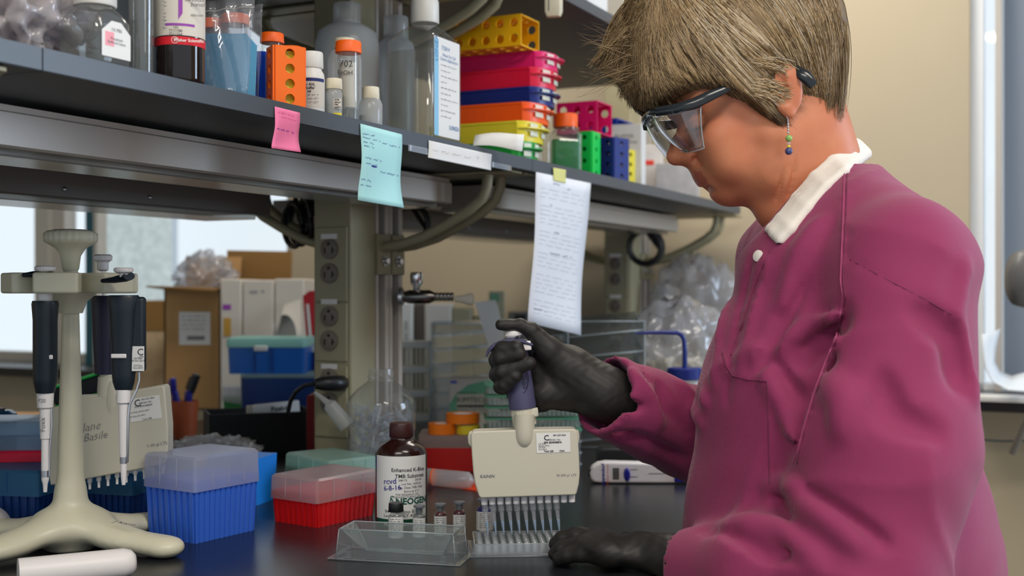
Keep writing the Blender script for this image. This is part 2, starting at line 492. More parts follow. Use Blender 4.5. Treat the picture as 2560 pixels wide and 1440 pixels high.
def outlet(par, x, z, y):
    """duplex receptacle facing -y"""
    p = O('outlet', MB(), M['outlet'], par)
    mb = MB()
    for dz in (-.0195, .0195):
        mb.lathe([(.0165, 0), (.0165, .0025), (.0155, .003)], (x, y, z + dz), 24, (0, -1, 0), cap0=False)
    bpy.data.objects.remove(p)
    p = O('outlet', mb, M['outlet'], par)
    for dz in (-.0195, .0195):
        s = MB()
        s.box(x - .0085, x - .006, y - .0036, y - .003, z + dz - .007, z + dz + .002)
        s.box(x + .006, x + .0085, y - .0036, y - .003, z + dz - .007, z + dz + .003)
        s.box(x + .0085, x + .0115, y - .0036, y - .003, z + dz - .003, z + dz - .001)
        s.lathe([(.0028, 0), (.0028, .0004)], (x, y - .003, z + dz + .0085), 10, (0, -1, 0))
        O('slots', s, M['darkhole'], p)
    return p
def upright(b, label, zz):
    r = T('bench_upright', label, 'upright', BF(0, b, 0), -TH, 'beige uprights of the bench shelving')
    O('outlet_column', MB().box(-.032, .04, -.075, -.002, BZ, 2.3), M['tan'], r, bev=.003)
    cov = MB()
    for z0, z1 in zz[0]: cov.box(-.028, .034, -.078, -.074, z0, z1)
    O('cover_plate', cov, M['tan'], r, bev=.0015)
    for z in zz[1]: outlet(r, .001, z, -.078)
    for z in zz[2]:
        p = O('printed_label', MB().box(-.015, .016, -.0788, -.078, z - .004, z + .004), M['whitep'], r, smooth=0)
    st = MB()
    for y0, y1 in ((.0, .040), (.043, .083)):
        st.box(-.02, .012, y0, y1, BZ, 2.3)
        st.box(.012, .040, y0, y0 + .008, BZ, 2.3).box(.012, .040, y1 - .012, y1, BZ, 2.3)
    O('slotted_channel', st, M['tan2'], r, bev=.001)
    for z in (CZ + .045, CZ + .345):
        for y in (.020, .063):
            bt = MB(); bt.lathe([(.0085, 0), (.0085, .0015), (.006, .002), (.006, .006), (.005, .007)], (.044, y, z), 16, (1, 0, 0))
            O('bolt', bt, M['steel'], r)
    for s_ in (1, -1):
        for lift in ((0, .30) if b == 0 else (0,)):
            for y in ((.018, .064) if not lift else (.018, .064)):
                q = MB(); kf = 1
                pts = [(.035, .068), (.075, .072), (.12, .084), (.165, .104), (.205, .125), (.228, .143), (.236, .162), (.238, .1815)]
                P = [(s_ * a_ * kf, y, CZ + z_ + lift) for a_, z_ in pts]
                if lift: P = [(s_ * a_, y, CZ + .30 + z_) for a_, z_ in ((.035, .085), (.10, .105), (.165, .128), (.205, .146), (.228, .162), (.237, .181))]
                q.tube(P, .0085, 12)
                q.box(.036 if s_ > 0 else -.044, .044 if s_ > 0 else -.036, y - .0195, y + .0195, CZ + .022 + lift, CZ + .09 + lift)
                q.box(*sorted((s_ * .06, s_ * .29)), y - .018, y + .018, CZ + .181 + lift - .0, CZ + .1845 + lift)
                O('bracket_arm', q, M['tan'], r, bev=.001)
    return r
zz1 = ([(CZ + .038 - .06, CZ + .098), (CZ - .118, CZ - .024), (CZ - .24, CZ - .125)],
       [CZ + .043, CZ - .065, CZ - .165], [CZ + .083, CZ - .022, CZ - .126])
upright(0, 'grey beige upright with outlets beside the wall of cardboard and binders', zz1)
upright(1.27, 'grey beige upright with outlets against the wall beneath the shelf end', zz1)

def shelf(b0, b1, z, label, a1=.305):
    r = T('shelf', label, 'shelf', BF(0, (b0 + b1) / 2, z), -TH, 'dark shelf boards')
    h = (b1 - b0) / 2 - .0008; c = (b0 + b1) / 2; e = a1 - .002; n0 = .0025
    lo = [(-.047, -h), (-.047, -h + .05), (.047, -h + .05), (.047, -h)] if b0 > 0 else []     # notches round the upright
    hi = [(.047, h), (.047, -.083 - c), (-.047, -.083 - c), (-.047, h)] if abs(b1 - .042) < .01 else ([(.047, h), (.047, h - .1), (-.047, h - .1), (-.047, h)] if b1 > 1.2 else [])
    O('board', MB().prismz([(-a1, -h)] + lo + [(e, -h), (e, h)] + hi + [(-a1, h)], -.02, 0), M['shelf'], r, smooth=0)
    for s_ in (1, -1):
        O('edge_strip', MB().box(*sorted((s_ * (a1 - .002), s_ * a1)), -h, h, -.0195, -.0003), M['edge'], r, smooth=0)
    return r
shelf(-1.95, -.94, SZ, 'lower dark shelf board nearest the camera, carrying the plastic bag')
shelf(-.94, .042, SZ, 'lower dark shelf board with bottles and sticky notes on its edge')
shelf(.042, 1.27, SZ, 'lower dark shelf board carrying the tray stack and white boxes')
shelf(-1.95, -.94, SZ + .30, 'upper dark shelf board above the plastic bag')
shelf(-.94, .042, SZ + .30, 'upper dark shelf board above the big bottles')
shelf(.042, 1.0, SZ + .30, 'upper dark shelf board above the tray stack')
# bracket of the nearer upright
r = O('shelf_bracket', MB().prismz([(.04, -.03), (.27, -.03), (.30, -.012), (.30, .012), (.27, .03), (.04, .03)], 0, .004), M['tan'], loc=BF(0, -.985, SZ - .026), yaw=-TH,
      label='beige bracket plate with a screw under the near shelf end', cat='bracket', bev=.0008)
O('screw', MB().sphere((.265, 0, -.001), .005, 14, 8, (1, 1, .5)), M['steel'], r)

def under_light(a0, a1, b0, b1, z0, z1, label, dark=False):
    c = BF(0, 0, 0)
    r = T('shelf_light', label, 'light fixture', BF((a0 + a1) / 2, (b0 + b1) / 2, z0), -TH, 'light fixtures under the shelves')
    w, l, h = (a1 - a0) / 2, (b1 - b0) / 2, z1 - z0
    prof = [(-w, .004), (-w, h), (w - .004, h), (w - .004, h - .006), (w, h - .008), (w, .002), (w - .006, .0), (w - .02, .004)]
    mb = MB(); n = len(prof)
    mb.loft([[Vector((x, y, z)) for x, z in prof] for y in (-l, l)])
    O('housing', mb, M['greymetal'] if dark else M['tan2'], r, smooth=25)
    O('lens', MB().box(-w + .012, w - .022, -l + .01, l - .01, -.006, .0035), M['lens'], r, bev=.002)
    if dark:
        for y in (-.62, -.3, .0, .3):
            s_ = MB(); s_.sphere((w + .001, l * y * 1.2, .012), .0032, 10, 6)
            O('screw', s_, M['steel'], r)
        O('knockout', MB().lathe([(.012, 0), (.012, .0006), (.0112, .0006), (.0112, 0)], (w, -l * .42, .026), 24, (1, 0, 0), cap0=False, cap1=False), M['darkhole'], r)
    return r
under_light(.048, .16, -.865, .04, CZ + .137, SZ - .026, 'pale metal light fixture beneath the shelf with the pink note')
under_light(-.27, -.13, -.95, -.06, CZ + .12, CZ + .163, 'dark grey light fixture with small screws, on the far side by the window', True)
under_light(.048, .16, .17, 1.215, CZ + .140, SZ - .026, 'pale metal light fixture behind the long hanging paper')
under_light(-.27, -.13, .13, 1.15, CZ + .12, CZ + .163, 'dark grey light fixture above the gas valve', True)

def coil(c, R, n, label, tilt, yaw, r=.0042, seed=1):
    q = random.Random(seed); pts = []
    Mx = Matrix.Rotation(yaw, 3, 'Z') @ Matrix.Rotation(tilt, 3, 'X')
    for i in range(n * 22):
        t = 2 * PI * i / 22
        rr = R * (1 + .07 * math.sin(t * .37 + seed))
        pts.append(Vector(c) + Mx @ Vector((rr * math.cos(t), .012 * math.sin(t * .23) + (i / 22) * .003, rr * math.sin(t))))
    pts += [Vector(c) + Mx @ Vector((0, .01, R)), Vector(c) + Mx @ Vector((0, .01, R + .05))]
    return O('cable_coil', MB().tube(pts, r, 8), M['black'], label=label, cat='cable', group='coiled black cables under the shelf')
coil(W(1022, 560, 2.12), .033, 4, 'round coil of black cable behind the curved bracket arms', 0, -.2, .0045, 1)
coil(W(732, 562, 2.10), .036, 3, 'black cable coil hanging at the window side of the upright', .1, -.9, .005, 2)
coil(W(765, 545, 2.06), .034, 3, 'looser black cable loop tucked against the upright near the window', .2, -1.1, .0045, 3)
coil(W(1612, 618, 2.98), .042, 4, 'black cable coil under the far shelf end by the wall', .1, -.3, .006, 4)
# ================================================================ things on the shelf
M['amber'] = mat('amber_black_glass', (.012, .006, .005), .08, spec=.7)
M['orange'] = mat('orange_plastic', S(255, 104, 20), .42, sss=0)
M['orange2'] = mat('orange_rack_plastic', S(255, 112, 8), .4)
M['blue'] = mat('royal_blue_plastic', S(14, 70, 190), .4)
M['pale_blue'] = mat('pale_blue_card', S(96, 170, 208), .7)
M['hdpe'] = clear('cloudy_plastic', (.80, .82, .82), (.72, .74, .75), .62, .25, .5)
M['hdpe2'] = clear('cloudy_plastic_light', (.88, .88, .86), (.82, .82, .80), .5, .2, .5)
M['pet'] = clear('clear_bottle', (.90, .91, .90), (.8, .82, .82), .09, .04, 1.0)
M['liq'] = clear('clear_liquid', (.86, .87, .85), (.7, .7, .68), .10, .02, .6)
M['film'] = clear('plastic_film', (.93, .93, .95), (.88, .88, .92), .34, .12, 1.3)
M['pinkfilm'] = clear('pinkish_film', (.92, .86, .86), (.90, .82, .83), .66, .18, 1.2)
M['yellow_rack'] = mat('amber_yellow_plastic', S(252, 186, 10), .38)
M['pink'] = mat('hot_pink_plastic', S(235, 22, 110), .38)
M['crimson'] = mat('crimson_plastic', S(232, 18, 60), .38)
M['navy'] = mat('navy_plastic', S(22, 40, 120), .36)
M['torange'] = mat('tray_orange_plastic', S(252, 92, 12), .38)
M['lemon'] = mat('lemon_plastic', S(236, 216, 50), .4)
M['green'] = mat('green_plastic', S(30, 160, 58), .38)
M['green2'] = mat('bright_green_plastic', S(12, 206, 84), .4)
M['slotwhite'] = mat('pale_slot_plastic', S(226, 226, 206), .6)  # plain pale colour of the slot panels on the tray fronts
M['red'] = mat('red_print', S(214, 24, 40), .6)
M['purple'] = mat('purple_print', S(150, 66, 168), .6)
M['navyprint'] = mat('navy_print', S(34, 44, 104), .6)
M['skyprint'] = mat('sky_blue_print', S(140, 196, 226), .6)
M['labelbeige'] = mat('beige_paper', S(214, 206, 194), .7)
M['pinkprint'] = mat('pink_print', S(244, 160, 170), .6)

def base(loc): return loc[1] / F, 720 - (loc[2] - CZ) * F / loc[1]
def prof(loc, pts):
    s, yb = base(loc)
    return [(r_ * s, max(0, (yb - y) * s)) for r_, y in pts]
def rr(hx, hy, cr, z, n=4, cx=0, cy=0):
    P = []
    for qx, qy, a0 in ((1, 1, 0), (-1, 1, 90), (-1, -1, 180), (1, -1, 270)):
        for i in range(n + 1):
            a = math.radians(a0 + 90 * i / n)
            P.append(Vector((cx + qx * (hx - cr) + cr * math.cos(a), cy + qy * (hy - cr) + cr * math.sin(a), z)))
    return P
def cap(par, r_, z0, z1, m, n=48, depth=.0004, label=None, fl=.25, c=(0, 0, 0)):
    h = z1 - z0
    mb = MB().lathe([(r_ * .96, z0), (r_, z0 + h * .04), (r_, z1 - h * .12), (r_ * .95, z1 - h * .02), (r_ * .5, z1)], c, n * 2 if n else 32, ripple=(n, depth, z0 + h * .02, z1 - h * .15) if n else None)
    return O('cap', mb, m, par, label=label)
def txt(par, lines, m, name='printed_text'):
    mb = MB()
    for a in lines:
        kw = a[-1] if isinstance(a[-1], dict) else {}
        b = a[:-1] if kw else a
        write(mb, *b, **kw)
    return O(name, mb, m, par, smooth=0)
def squiggle(mb, o, ex, ey, wd, h, seed, words=None, th=.0004, lift=.0004):
    """small handwriting or faint print as strokes"""
    q = random.Random(seed); o, ex, ey = Vector(o), Vector(ex).normalized(), Vector(ey).normalized(); n = ex.cross(ey)
    x = 0
    while x < wd:
        wl = min(wd - x, q.uniform(2, 6) * h)
        if wl < h * .6: break
        k = max(4, int(wl / h * 5)); P = []
        for i in range(k):
            P.append(o + ex * (x + wl * i / k) + ey * (h * q.uniform(-.5, .5)) + n * lift)
        for i in range(k - 1):
            t = (P[i + 1] - P[i]).normalized(); b = n.cross(t) * th / 2
            mb.add([P[i] - b, P[i + 1] - b, P[i + 1] + b, P[i] + b], [(0, 1, 2, 3)])
        x += wl + h * q.uniform(.8, 1.6)

# -- crumpled bag at the near end
from mathutils import noise
def crumple(name, c, sz, m, seed, label=None, cat=None, amp=.22, freq=3.0, seg=56, flatb=True, par=None, power=1.0, group=None):
    V = []; n1, n2 = seg, seg // 2
    for i in range(n2 + 1):
        ph = PI * i / n2
        for j in range(n1):
            t = 2 * PI * j / n1
            d = Vector((math.sin(ph) * math.cos(t), math.sin(ph) * math.sin(t), -math.cos(ph)))
            q = d * freq + Vector((seed * 3.1, seed * 1.7, seed))
            k = 1 + amp * (1 - 2.4 * abs(noise.noise(q))) + amp * .6 * (1 - 2.4 * abs(noise.noise(q * 2.3 + Vector((3, 1, 2)))))  - amp * .5
            e = [math.copysign(abs(v) ** power, v) for v in d]
            p = Vector((e[0] * sz[0], e[1] * sz[1], e[2] * sz[2])) * k
            if flatb: p.z = max(p.z, -sz[2] * .8)
            V.append(p)
    fs = [(i * n1 + j, i * n1 + (j + 1) % n1, (i + 1) * n1 + (j + 1) % n1, (i + 1) * n1 + j) for i in range(n2) for j in range(n1)]
    mb = MB().add(V, fs)
    return O(name, mb, m, par, loc=None if par and c is None else c, label=label, cat=cat, smooth=180, group=group)
p = SH(36, .18); p.z = SZ + .052
b = crumple('plastic_bag', p, (.058, .085, .066), M['pinkfilm'], 3, 'crumpled pinkish plastic bag of tubes lying at the near shelf end', 'bag', .34, 2.6, 96)
for i, (dx, dy, dz, ln, ti, rr_) in enumerate([(.014, -.03, .012, .055, -.5, .0125), (-.02, -.01, .0, .06, -.7, .009)]):
    mb = MB(); d = Vector((-.35 + ti * .3, .9, .25)).normalized(); c = Vector((dx, dy, dz))
    mb.lathe([(rr_, 0), (rr_, ln), (rr_ * .9, ln), (rr_ * .9, 0), (rr_, 0)], c, 28, d, cap0=False, cap1=False)
    O('tube', mb, M['hdpe2'], b, label='clear open tube end in the bag')
p = SH(132, .16); p.z = SZ + .001
r = O('blister_card', MB().box(-.02, .02, -.002, .002, 0, .115), mat('petrol_blue_card', S(28, 84, 120), .5), loc=p, yaw=.25, label='dark blue printed card sticking up behind the plastic bag', cat='card', bev=.001)
txt(r, [('SOP', (0, -.0022, .098), (1, 0, 0), (0, 0, 1), .012), ('mini kit', (0, -.0022, .083), (1, 0, 0), (0, 0, 1), .007)], M['skyprint'])

# -- square clear bottle
def rect_bottle(px, a, hx, hy, ysh, yneck, rn, ycap0, ycap1, rcap, liq, label, capm, name='clear_square_bottle', bodym='pet', yaw=-TH, px_r=True, cr=.008, liqm='liq'):
    loc = SH(px, a); s, yb = base(loc)
    z = lambda y: (yb - y) * s
    r = T(name, label, 'bottle', loc, yaw)
    mb = MB(); n = 5
    R = [rr(hx * .93, hy * .93, cr, 0, n), rr(hx, hy, cr, .003, n), rr(hx, hy, cr, z(ysh), n)]
    zs_, zn, rn_ = z(ysh), z(yneck), rn * s
    for t in (.3, .6, .85, 1):
        f = t ** 1.2
        R.append(rr(hx + (rn_ - hx) * f, hy + (rn_ - hy) * f, cr + (rn_ * .98 - cr) * min(1, f * 1.02), zs_ + (zn - zs_) * (t ** .9), n))
    R.append(rr(rn_, rn_, rn_ * .99, z(ycap0) + .002, n))
    mb.loft(R, True, False)
    O('bottle_body', mb, M[bodym], r, smooth=50)
    if liq:
        k = .0014; zl = z(liq)
        O('liquid', MB().loft([rr(hx - k, hy - k, cr, .004, n), rr(hx - k, hy - k, cr, min(zl, zs_), n)]), M[liqm], r, smooth=50)
    cap(r, rcap * s, z(ycap0), z(ycap1), M[capm])
    return r, s, z, hx, hy
r, s, z, hx, hy = rect_bottle(237, .268, .0265, .022, 62, 22, 47, 18, -60, 52, 72, 'clear squarish bottle of clear liquid with a pointed white label', 'white')
lab = MB(); h0, h1 = .008, z(78)
lab.add([(hx + .0004, -.018, h0), (hx + .0004, .018, h0), (hx + .0004, .018, h1 - .004), (hx + .0004, .006, h1 + .006), (hx + .0004, -.006, h1 + .006), (hx + .0004, -.018, h1 - .004)], [(0, 1, 2, 3, 4, 5)])
l = O('label', lab, M['whitep'], r, smooth=0)
txt(l, [('1X PBS', (hx + .0005, 0, h1 - .002), (0, 1, 0), (0, 0, 1), .0045), ('Phosphate\nBuffered Saline', (hx + .0005, 0, h1 - .012), (0, 1, 0), (0, 0, 1), .0038)], M['greyink'])
O('red_square', MB().box(hx + .0004, hx + .0006, -.014, -.003, .018, .031), M['pinkprint'], l, smooth=0)
# -- clear cylinder with liquid
loc = SH(353, .262); s, yb = base(loc)
r = T('measuring_cylinder', 'tall clear cylinder half full of clear liquid, between square and dark bottles', 'cylinder', loc)
h = .16; R_ = 31 * s
O('cylinder_body', MB().lathe([(R_, 0), (R_, h), (R_ * .94, h), (R_ * .94, .004), (0.001, .004)], seg=40, cap1=False), M['pet'], r)
O('liquid', MB().lathe([(R_ * .93, .005), (R_ * .93, (yb - 55) * s)], seg=40), M['liq'], r)
O('paper_strip', MB().box(R_ * .5, R_ * .55, -R_ * .75, -R_ * .6, (yb - 135) * s, h), M['whitep'], r, smooth=0)

# -- amber bottle
loc = SH(450, .272); s, yb = base(loc); R_ = 61 * s; z = lambda y: (yb - y) * s
r = T('amber_bottle', 'dark amber bottle with cream and red wraparound label', 'bottle', loc)
O('bottle_body', MB().lathe([(R_ * .85, 0), (R_ * .96, .002), (R_, .006), (R_, z(-30)), (R_ * .8, z(-70)), (R_ * .38, z(-110)), (R_ * .38, z(-140))], seg=48), M['amber'], r)
cap(r, R_ * .42, z(-140), z(-180), M['black'])
view = Vector((-loc[0], -loc[1], 0)).normalized(); ex = Vector((0, 0, 1)).cross(view); ex.normalize()
ez = Vector((0, 0, 1)); o = view * R_
lb = MB(); wrap_patch(lb, o + ez * z(25), ex, ez, R_ * 3.0, z(-50) - z(100), R_); l = O('label', lb, M['labelbeige'], r)
lb = MB(); wrap_patch(lb, o + ez * z(113), ex, ez, R_ * 3.0, z(103) - z(123), R_, .0003); l2 = O('red_band', lb, M['red'], l)
lb = MB(); wrap_patch(lb, o + ex * 0 + ez * z(74), ex, ez, R_ * 1.2, z(71) - z(77), R_, .0004); O('purple_line', lb, M['purple'], l)
lb = MB(); zc = z(58)
cr = lambda x0, x1, y0, y1: [o + ex * (R_ * math.sin(x / R_)) - view * (R_ - R_ * math.cos(x / R_) - .0005) + ez * z(y) for x, y in ((x0, y1), (x1, y1), (x1, y0), (x0, y0))]
k = s
lb.add(cr(-4 * k, 6 * k, -20, 46), [(0, 1, 2, 3)]); lb.add(cr(-20 * k, -4 * k, 2, 12), [(0, 1, 2, 3)]); lb.add(cr(6 * k, 22 * k, 2, 12), [(0, 1, 2, 3)])
q = cr(-4 * k, 6 * k, 46, 62); lb.add([q[3], q[2], q[0]], [(0, 2, 1)])
O('purple_cross', lb, M['purple'], l, smooth=0)
tw = dict(wrap=R_, lift=.0006)
txt(l, [('Absolute', o + ex * .0145 + ez * z(12), ex, ez, .0052, dict(wrap=None)), ('Ethanol', o - view * .0022 + ex * .0150 + ez * z(22), ex, ez, .0060), ('Molecular', o - view * .0022 + ex * .0150 + ez * z(48), ex, ez, .0040),
        ('101\nM-11780\nEU-1264', o + ez * z(90) - ex * .004, ex, ez, .0036, dict(lift=.001))], M['ink'])
mb = MB()
for i in range(9): squiggle(mb, o - ex * .0175 - view * .0040 + ez * z(10 + i * 9), ex, ez, .009, .0012, 40 + i, lift=.0004)
O('small_print', mb, M['greyink'], l, smooth=0)
mb = MB(); write(mb, 'Fisher Scientific', o + ex * .0095 + ez * z(113), ex, ez, .0044, bold=.02, lift=.0012)
write(mb, 'F', o - ex * .005 + ez * z(113), ex, ez, .0046, bold=.02, lift=.0010)
for i in range(20):
    a0, a1 = 2 * PI * i / 20, 2 * PI * (i + 1) / 20; c = o - ex * .005 + ez * z(113) + view * .001
    mb.add([c + (ex * math.cos(a_) + ez * math.sin(a_)) * q for a_, q in ((a0, .0030), (a1, .0030), (a1, .0034), (a0, .0034))], [(0, 1, 2, 3)])
O('white_lettering', mb, M['whitep'], l2, smooth=0)

# -- blue card block in a zip bag
loc = SH(578, .255); s, yb = base(loc)
r = T('zip_bag', 'clear zip bag holding a stack of pale blue cards', 'bag', loc, .0)
q = random.Random(4)
P = []
for i in range(15):
    row = []
    for j in range(11):
        x = (-.030 + .056 * i / 14); zz = .105 * j / 10
        row.append((x * (1 - .10 * (1 - j / 10)) + .004 * (j / 10), -.028 + .0025 * math.sin(i * 1.3 + j) + .006 * (j / 10) ** 2 + q.uniform(-1, 1) * .0007 + .004 * abs(i - 7) / 7, zz + .007 * i / 14 * j / 10 + .001))
    P.append(row)
M['zipfilm'] = clear('zip_bag_film', (.93, .94, .96), (.85, .86, .9), .13, .10, 1.1)
O('film', MB().grid(P), M['zipfilm'], r, smooth=180, solid=.0003)
P2 = [[(x, -y + .006, z_) for x, y, z_ in row] for row in P]
O('back_film', MB().grid(P2), M['zipfilm'], r, smooth=180, solid=.0003)
O('zip_seal', MB().tube([(P[i][9][0], P[i][9][1] - .001, P[i][9][2] - .002) for i in range(15)], .0008, 6), M['hdpe2'], r)
c = T('card_stack', 'stack of pale blue cards inside the clear zip bag', 'cards', loc + Vector((-.004, 0, .001)), 0)
for i in range(7):
    O('card', MB().loft([rr(.0235 - i * .0002, .0009, .0006, .001, 2, cx=i * .0009, cy=-.013 + i * .0042), rr(.0235, .0009, .0006, .071 - i * .0012, 2, cx=i * .0009 + .001, cy=-.013 + i * .0042)]), M['pale_blue'], c)

def falcon(px, a, R0, H, label, txt_=None, rack=0, capm='orange', liq=None, group=None, wx=None):
    """50 ml tube: cone tip, clear body, ribbed cap"""
    loc = SH(px, a)
    r = T('centrifuge_tube', label, 'tube', loc, 0, group)
    R_ = R0 * .86; hc = .0125
    O('tube_body', MB().lathe([(.003, .001), (R_ * .5, .005), (R_, .017), (R_, H - hc + .003)], seg=36, cap1=False), M['pet'], r)
    cap(r, R0, H - hc, H, M[capm])
    if liq: O('liquid', MB().lathe([(.003, .003), (R_ * .5, .007), (R_ * .96, .018), (R_ * .96, liq)], seg=30), M['hdpe2'], r)
    return r, R_
falcon(533, .16, .0165, .116, 'orange capped tube behind the zip bag, beside the dark bottle', group='orange capped tubes')
falcon(588, .195, .0165, .118, 'orange capped tube standing taller behind the zip bag', group='orange capped tubes')
falcon(758, .06, .0165, .116, 'orange capped tube far behind the orange rack', group='orange capped tubes')

# -- racks with holes
def cube_rack(name, label, loc, yaw, L, Wd, H, t, rows, m, cols, rr_, end_r, stand=False, cat='tube rack', group=None, hm=None):
    """open ended box rack: length along local y (or z when stand)"""
    r = T(name, label, cat, loc, yaw, group)
    def side(nm, o, ex, ey, w_, h_, nx, ny, rd):
        mb = MB().holes(o, ex, ey, w_, h_, nx, ny, rd, t, 18); return O(nm, mb, m, r, smooth=30)
    if not stand:   # local x = long axis
        side('side_panel', (0, 0, 0), (1, 0, 0), (0, 0, 1), L, H, cols, rows[0], rr_[0])
        side('side_panel', (L, Wd, 0), (-1, 0, 0), (0, 0, 1), L, H, cols, rows[0], rr_[0])
        side('top_panel', (0, 0, H), (0, 1, 0), (1, 0, 0), Wd, L, rows[1], cols, rr_[1])
        side('bottom_panel', (0, 0, t), (0, 1, 0), (1, 0, 0), Wd, L, rows[1], cols, rr_[1])
    else:
        side('side_panel', (0, 0, 0), (1, 0, 0), (0, 0, 1), Wd, L, rows[0], cols, rr_[0])
        side('side_panel', (Wd, H, 0), (-1, 0, 0), (0, 0, 1), Wd, L, rows[0], cols, rr_[0])
        side('side_panel', (Wd, 0, 0), (0, 1, 0), (0, 0, 1), H, L, rows[1], cols, rr_[1])
        side('side_panel', (0, H, 0), (0, -1, 0), (0, 0, 1), H, L, rows[1], cols, rr_[1])
        O('end_panel', MB().box(0, Wd, 0, H, L - t, L), m, r, bev=.0006)
    return r
# upright blue and orange racks (stand on end): local x = u, local y = v
loc = SH(645, .245)
cube_rack('tube_rack', 'royal blue rack with small round holes standing on end', loc + Vector((-.014 * CU, .0, 0)), -TH + .25, .066, .020, .044, .0022, (1, 1), M['blue'], 4, (.0034, .004), 0, True, group='upright racks with round holes')
loc = SH(671, .262)
cube_rack('tube_rack', 'orange rack with yellow-lit round holes standing on end', loc, -TH - .62, .068, .024, .034, .0024, (1, 1), M['orange2'], 4, (.0050, .0055), 0, True, group='upright racks with round holes')
O('painted_hole_glow', MB().box(.016, .018, .004, .030, .002, .064), M['lemon'], bpy.data.objects['tube_rack.001'], smooth=0)  # lemon sheet behind the holes stands in for light glowing through the plastic
tb, R_ = falcon(680, .19, .0145, .111, 'orange capped tube right behind the blue upright rack', group='orange capped tubes')
falcon(728, .17, .0145, .108, 'orange capped tube behind the orange upright rack and white bottle', group='orange capped tubes')

def round_bottle(name, label, px, a, pts, capd, m, capm, liq=None, cat='bottle', liqm='hdpe', seg=44, group=None, ripn=48):
    loc = SH(px, a); s, yb = base(loc)
    r = T(name, label, cat, loc, 0, group)
    O('bottle_body', MB().lathe(prof(loc, pts), seg=seg), M[m], r)
    rc, y0, y1 = capd
    cap(r, rc * s, (yb - y0) * s, (yb - y1) * s, M[capm], n=ripn)
    if liq: O('liquid', MB().lathe([(q[0] * .96 * s, max(.002, (yb - q[1]) * s)) for q in pts if q[1] > liq] + [(pts[1][0] * .96 * s, (yb - liq) * s)], seg=seg), M[liqm], r)
    view = Vector((-loc[0], -loc[1], 0)).normalized(); ex = Vector((0, 0, 1)).cross(view).normalized()
    return r, loc, s, yb, view, ex
r, loc, s, yb, view, ex = round_bottle('buffer_bottle', 'white plastic bottle with white cap and cream label', 778, .262, [(31, 400), (33.5, 286), (33.5, 200), (32, 186), (26, 176), (26, 165)], (29.5, 172, 131), 'white', 'white')
R_ = 33.5 * s; zz = lambda y: (yb - y) * s
lb = MB(); wrap_patch(lb, view * R_ + ez * zz(235), ex, ez, R_ * 2.4, zz(200) - zz(272), R_); l = O('label', lb, M['labelbeige'], r)
lb = MB(); wrap_patch(lb, view * R_ + ez * zz(204), ex, ez, R_ * 2.3, zz(200) - zz(208), R_, .0004); O('navy_band', lb, M['navyprint'], l)
txt(l, [('Buffer AVL\nlysis buffer\n31 ml', view * (R_ + .0004) - ex * .005 + ez * zz(225), ex, ez, .0043, dict(bold=.02))], M['ink'])
mb = MB()
for i in range(3): squiggle(mb, view * (R_ - .0008) - ex * .011 + ez * zz(242 + i * 9), ex, ez, .02, .0012, 60 + i, lift=.002)
O('small_print', mb, M['greyink'], l, smooth=0)
r, loc, s, yb, view, ex = round_bottle('translucent_bottle', 'big cloudy plastic bottle standing tallest, behind the capped tube marked 702', 868, .13, [(76, 400), (79, 300), (79, 110), (72, 82), (50, 66), (36, 62), (36, 55)], (35, 66, 10), 'hdpe', 'hdpe2', 200, ripn=0)
round_bottle('translucent_bottle', 'cloudy plastic bottle half hidden behind the clear rectangular bottle', 990, .10, [(46, 400), (48, 300), (48, 130), (42, 108), (30, 98), (28, 90)], (31, 98, 42), 'hdpe', 'hdpe2', ripn=0)
round_bottle('capped_bottle', 'cloudy bottle with cream ribbed cap hidden behind the 702 tube', 862, .215, [(40, 400), (42, 300), (42, 150), (36, 132), (25, 124), (25, 118)], (26, 122, 97), 'hdpe2', 'cream')
# 702 tube
loc = SH(871, .262); s, yb = base(loc)
r = T('centrifuge_tube', 'orange capped tube with 702 handwritten on it', 'tube', loc)
zz = lambda y: (yb - y) * s; R_ = 27 * s
O('tube_body', MB().lathe([(.009, .0), (R_ * .9, .003), (R_, .006), (R_, zz(122))], seg=36, cap1=False), M['pet'], r)
O('liquid', MB().lathe([(R_ * .9, .003), (R_ * .95, zz(275))], seg=36), M['liq'], r)
cap(r, 32 * s, zz(134), zz(104), M['orange'])
lb = MB(); wrap_patch(lb, Vector((0, -R_ * .93, zz(215))), (1, 0, 0), ez, R_ * 1.9, zz(160) - zz(272), R_ * .93, 0); O('label', lb, M['labelbeige'], r)
txt(r, [('702', (-.001, -R_ - .0004, zz(165)), (1, 0, 0), ez, .0115, dict(wob=.0004)), ('EtOH', (-.002, -R_ - .0004, zz(187)), (1, 0, 0), ez, .008, dict(wob=.0004))], M['ink'], 'handwriting')
# vials in front
r, loc, s, yb, view, ex = round_bottle('small_vial', 'small clear vial with cream ribbed cap and yellow label strip', 835, .275, [(19, 400), (20.5, 290), (20.5, 235), (18, 226), (15, 222)], (20, 224, 197), 'hdpe2', 'cream', 250)
R_ = 20.5 * s; zz = lambda y: (yb - y) * s
lb = MB(); wrap_patch(lb, view * R_ + ex * .004 + ez * zz(262), ex, ez, R_ * .9, zz(250) - zz(275), R_, .0012); l = O('label', lb, M['labelbeige'], r)
lb = MB(); wrap_patch(lb, view * R_ + ex * .004 + ez * zz(292), ex, ez, R_ * .9, zz(284) - zz(298), R_, .0014); O('yellow_strip', lb, M['lemon'], l)
mb = MB()
for i in range(4): squiggle(mb, view * (R_ + .0016) + ex * .0005 + ez * zz(253 + i * 6), ex, ez, .008, .002, 80 + i, th=.0006)
O('small_print', mb, M['ink'], l, smooth=0)
round_bottle('glass_vial', 'small uncapped glass vial beside the cream capped vial', 862, .262, [(9, 400), (10, 300), (10, 240), (7, 235)], (7.5, 236, 228), 'pet', 'pet', cat='vial', ripn=0)
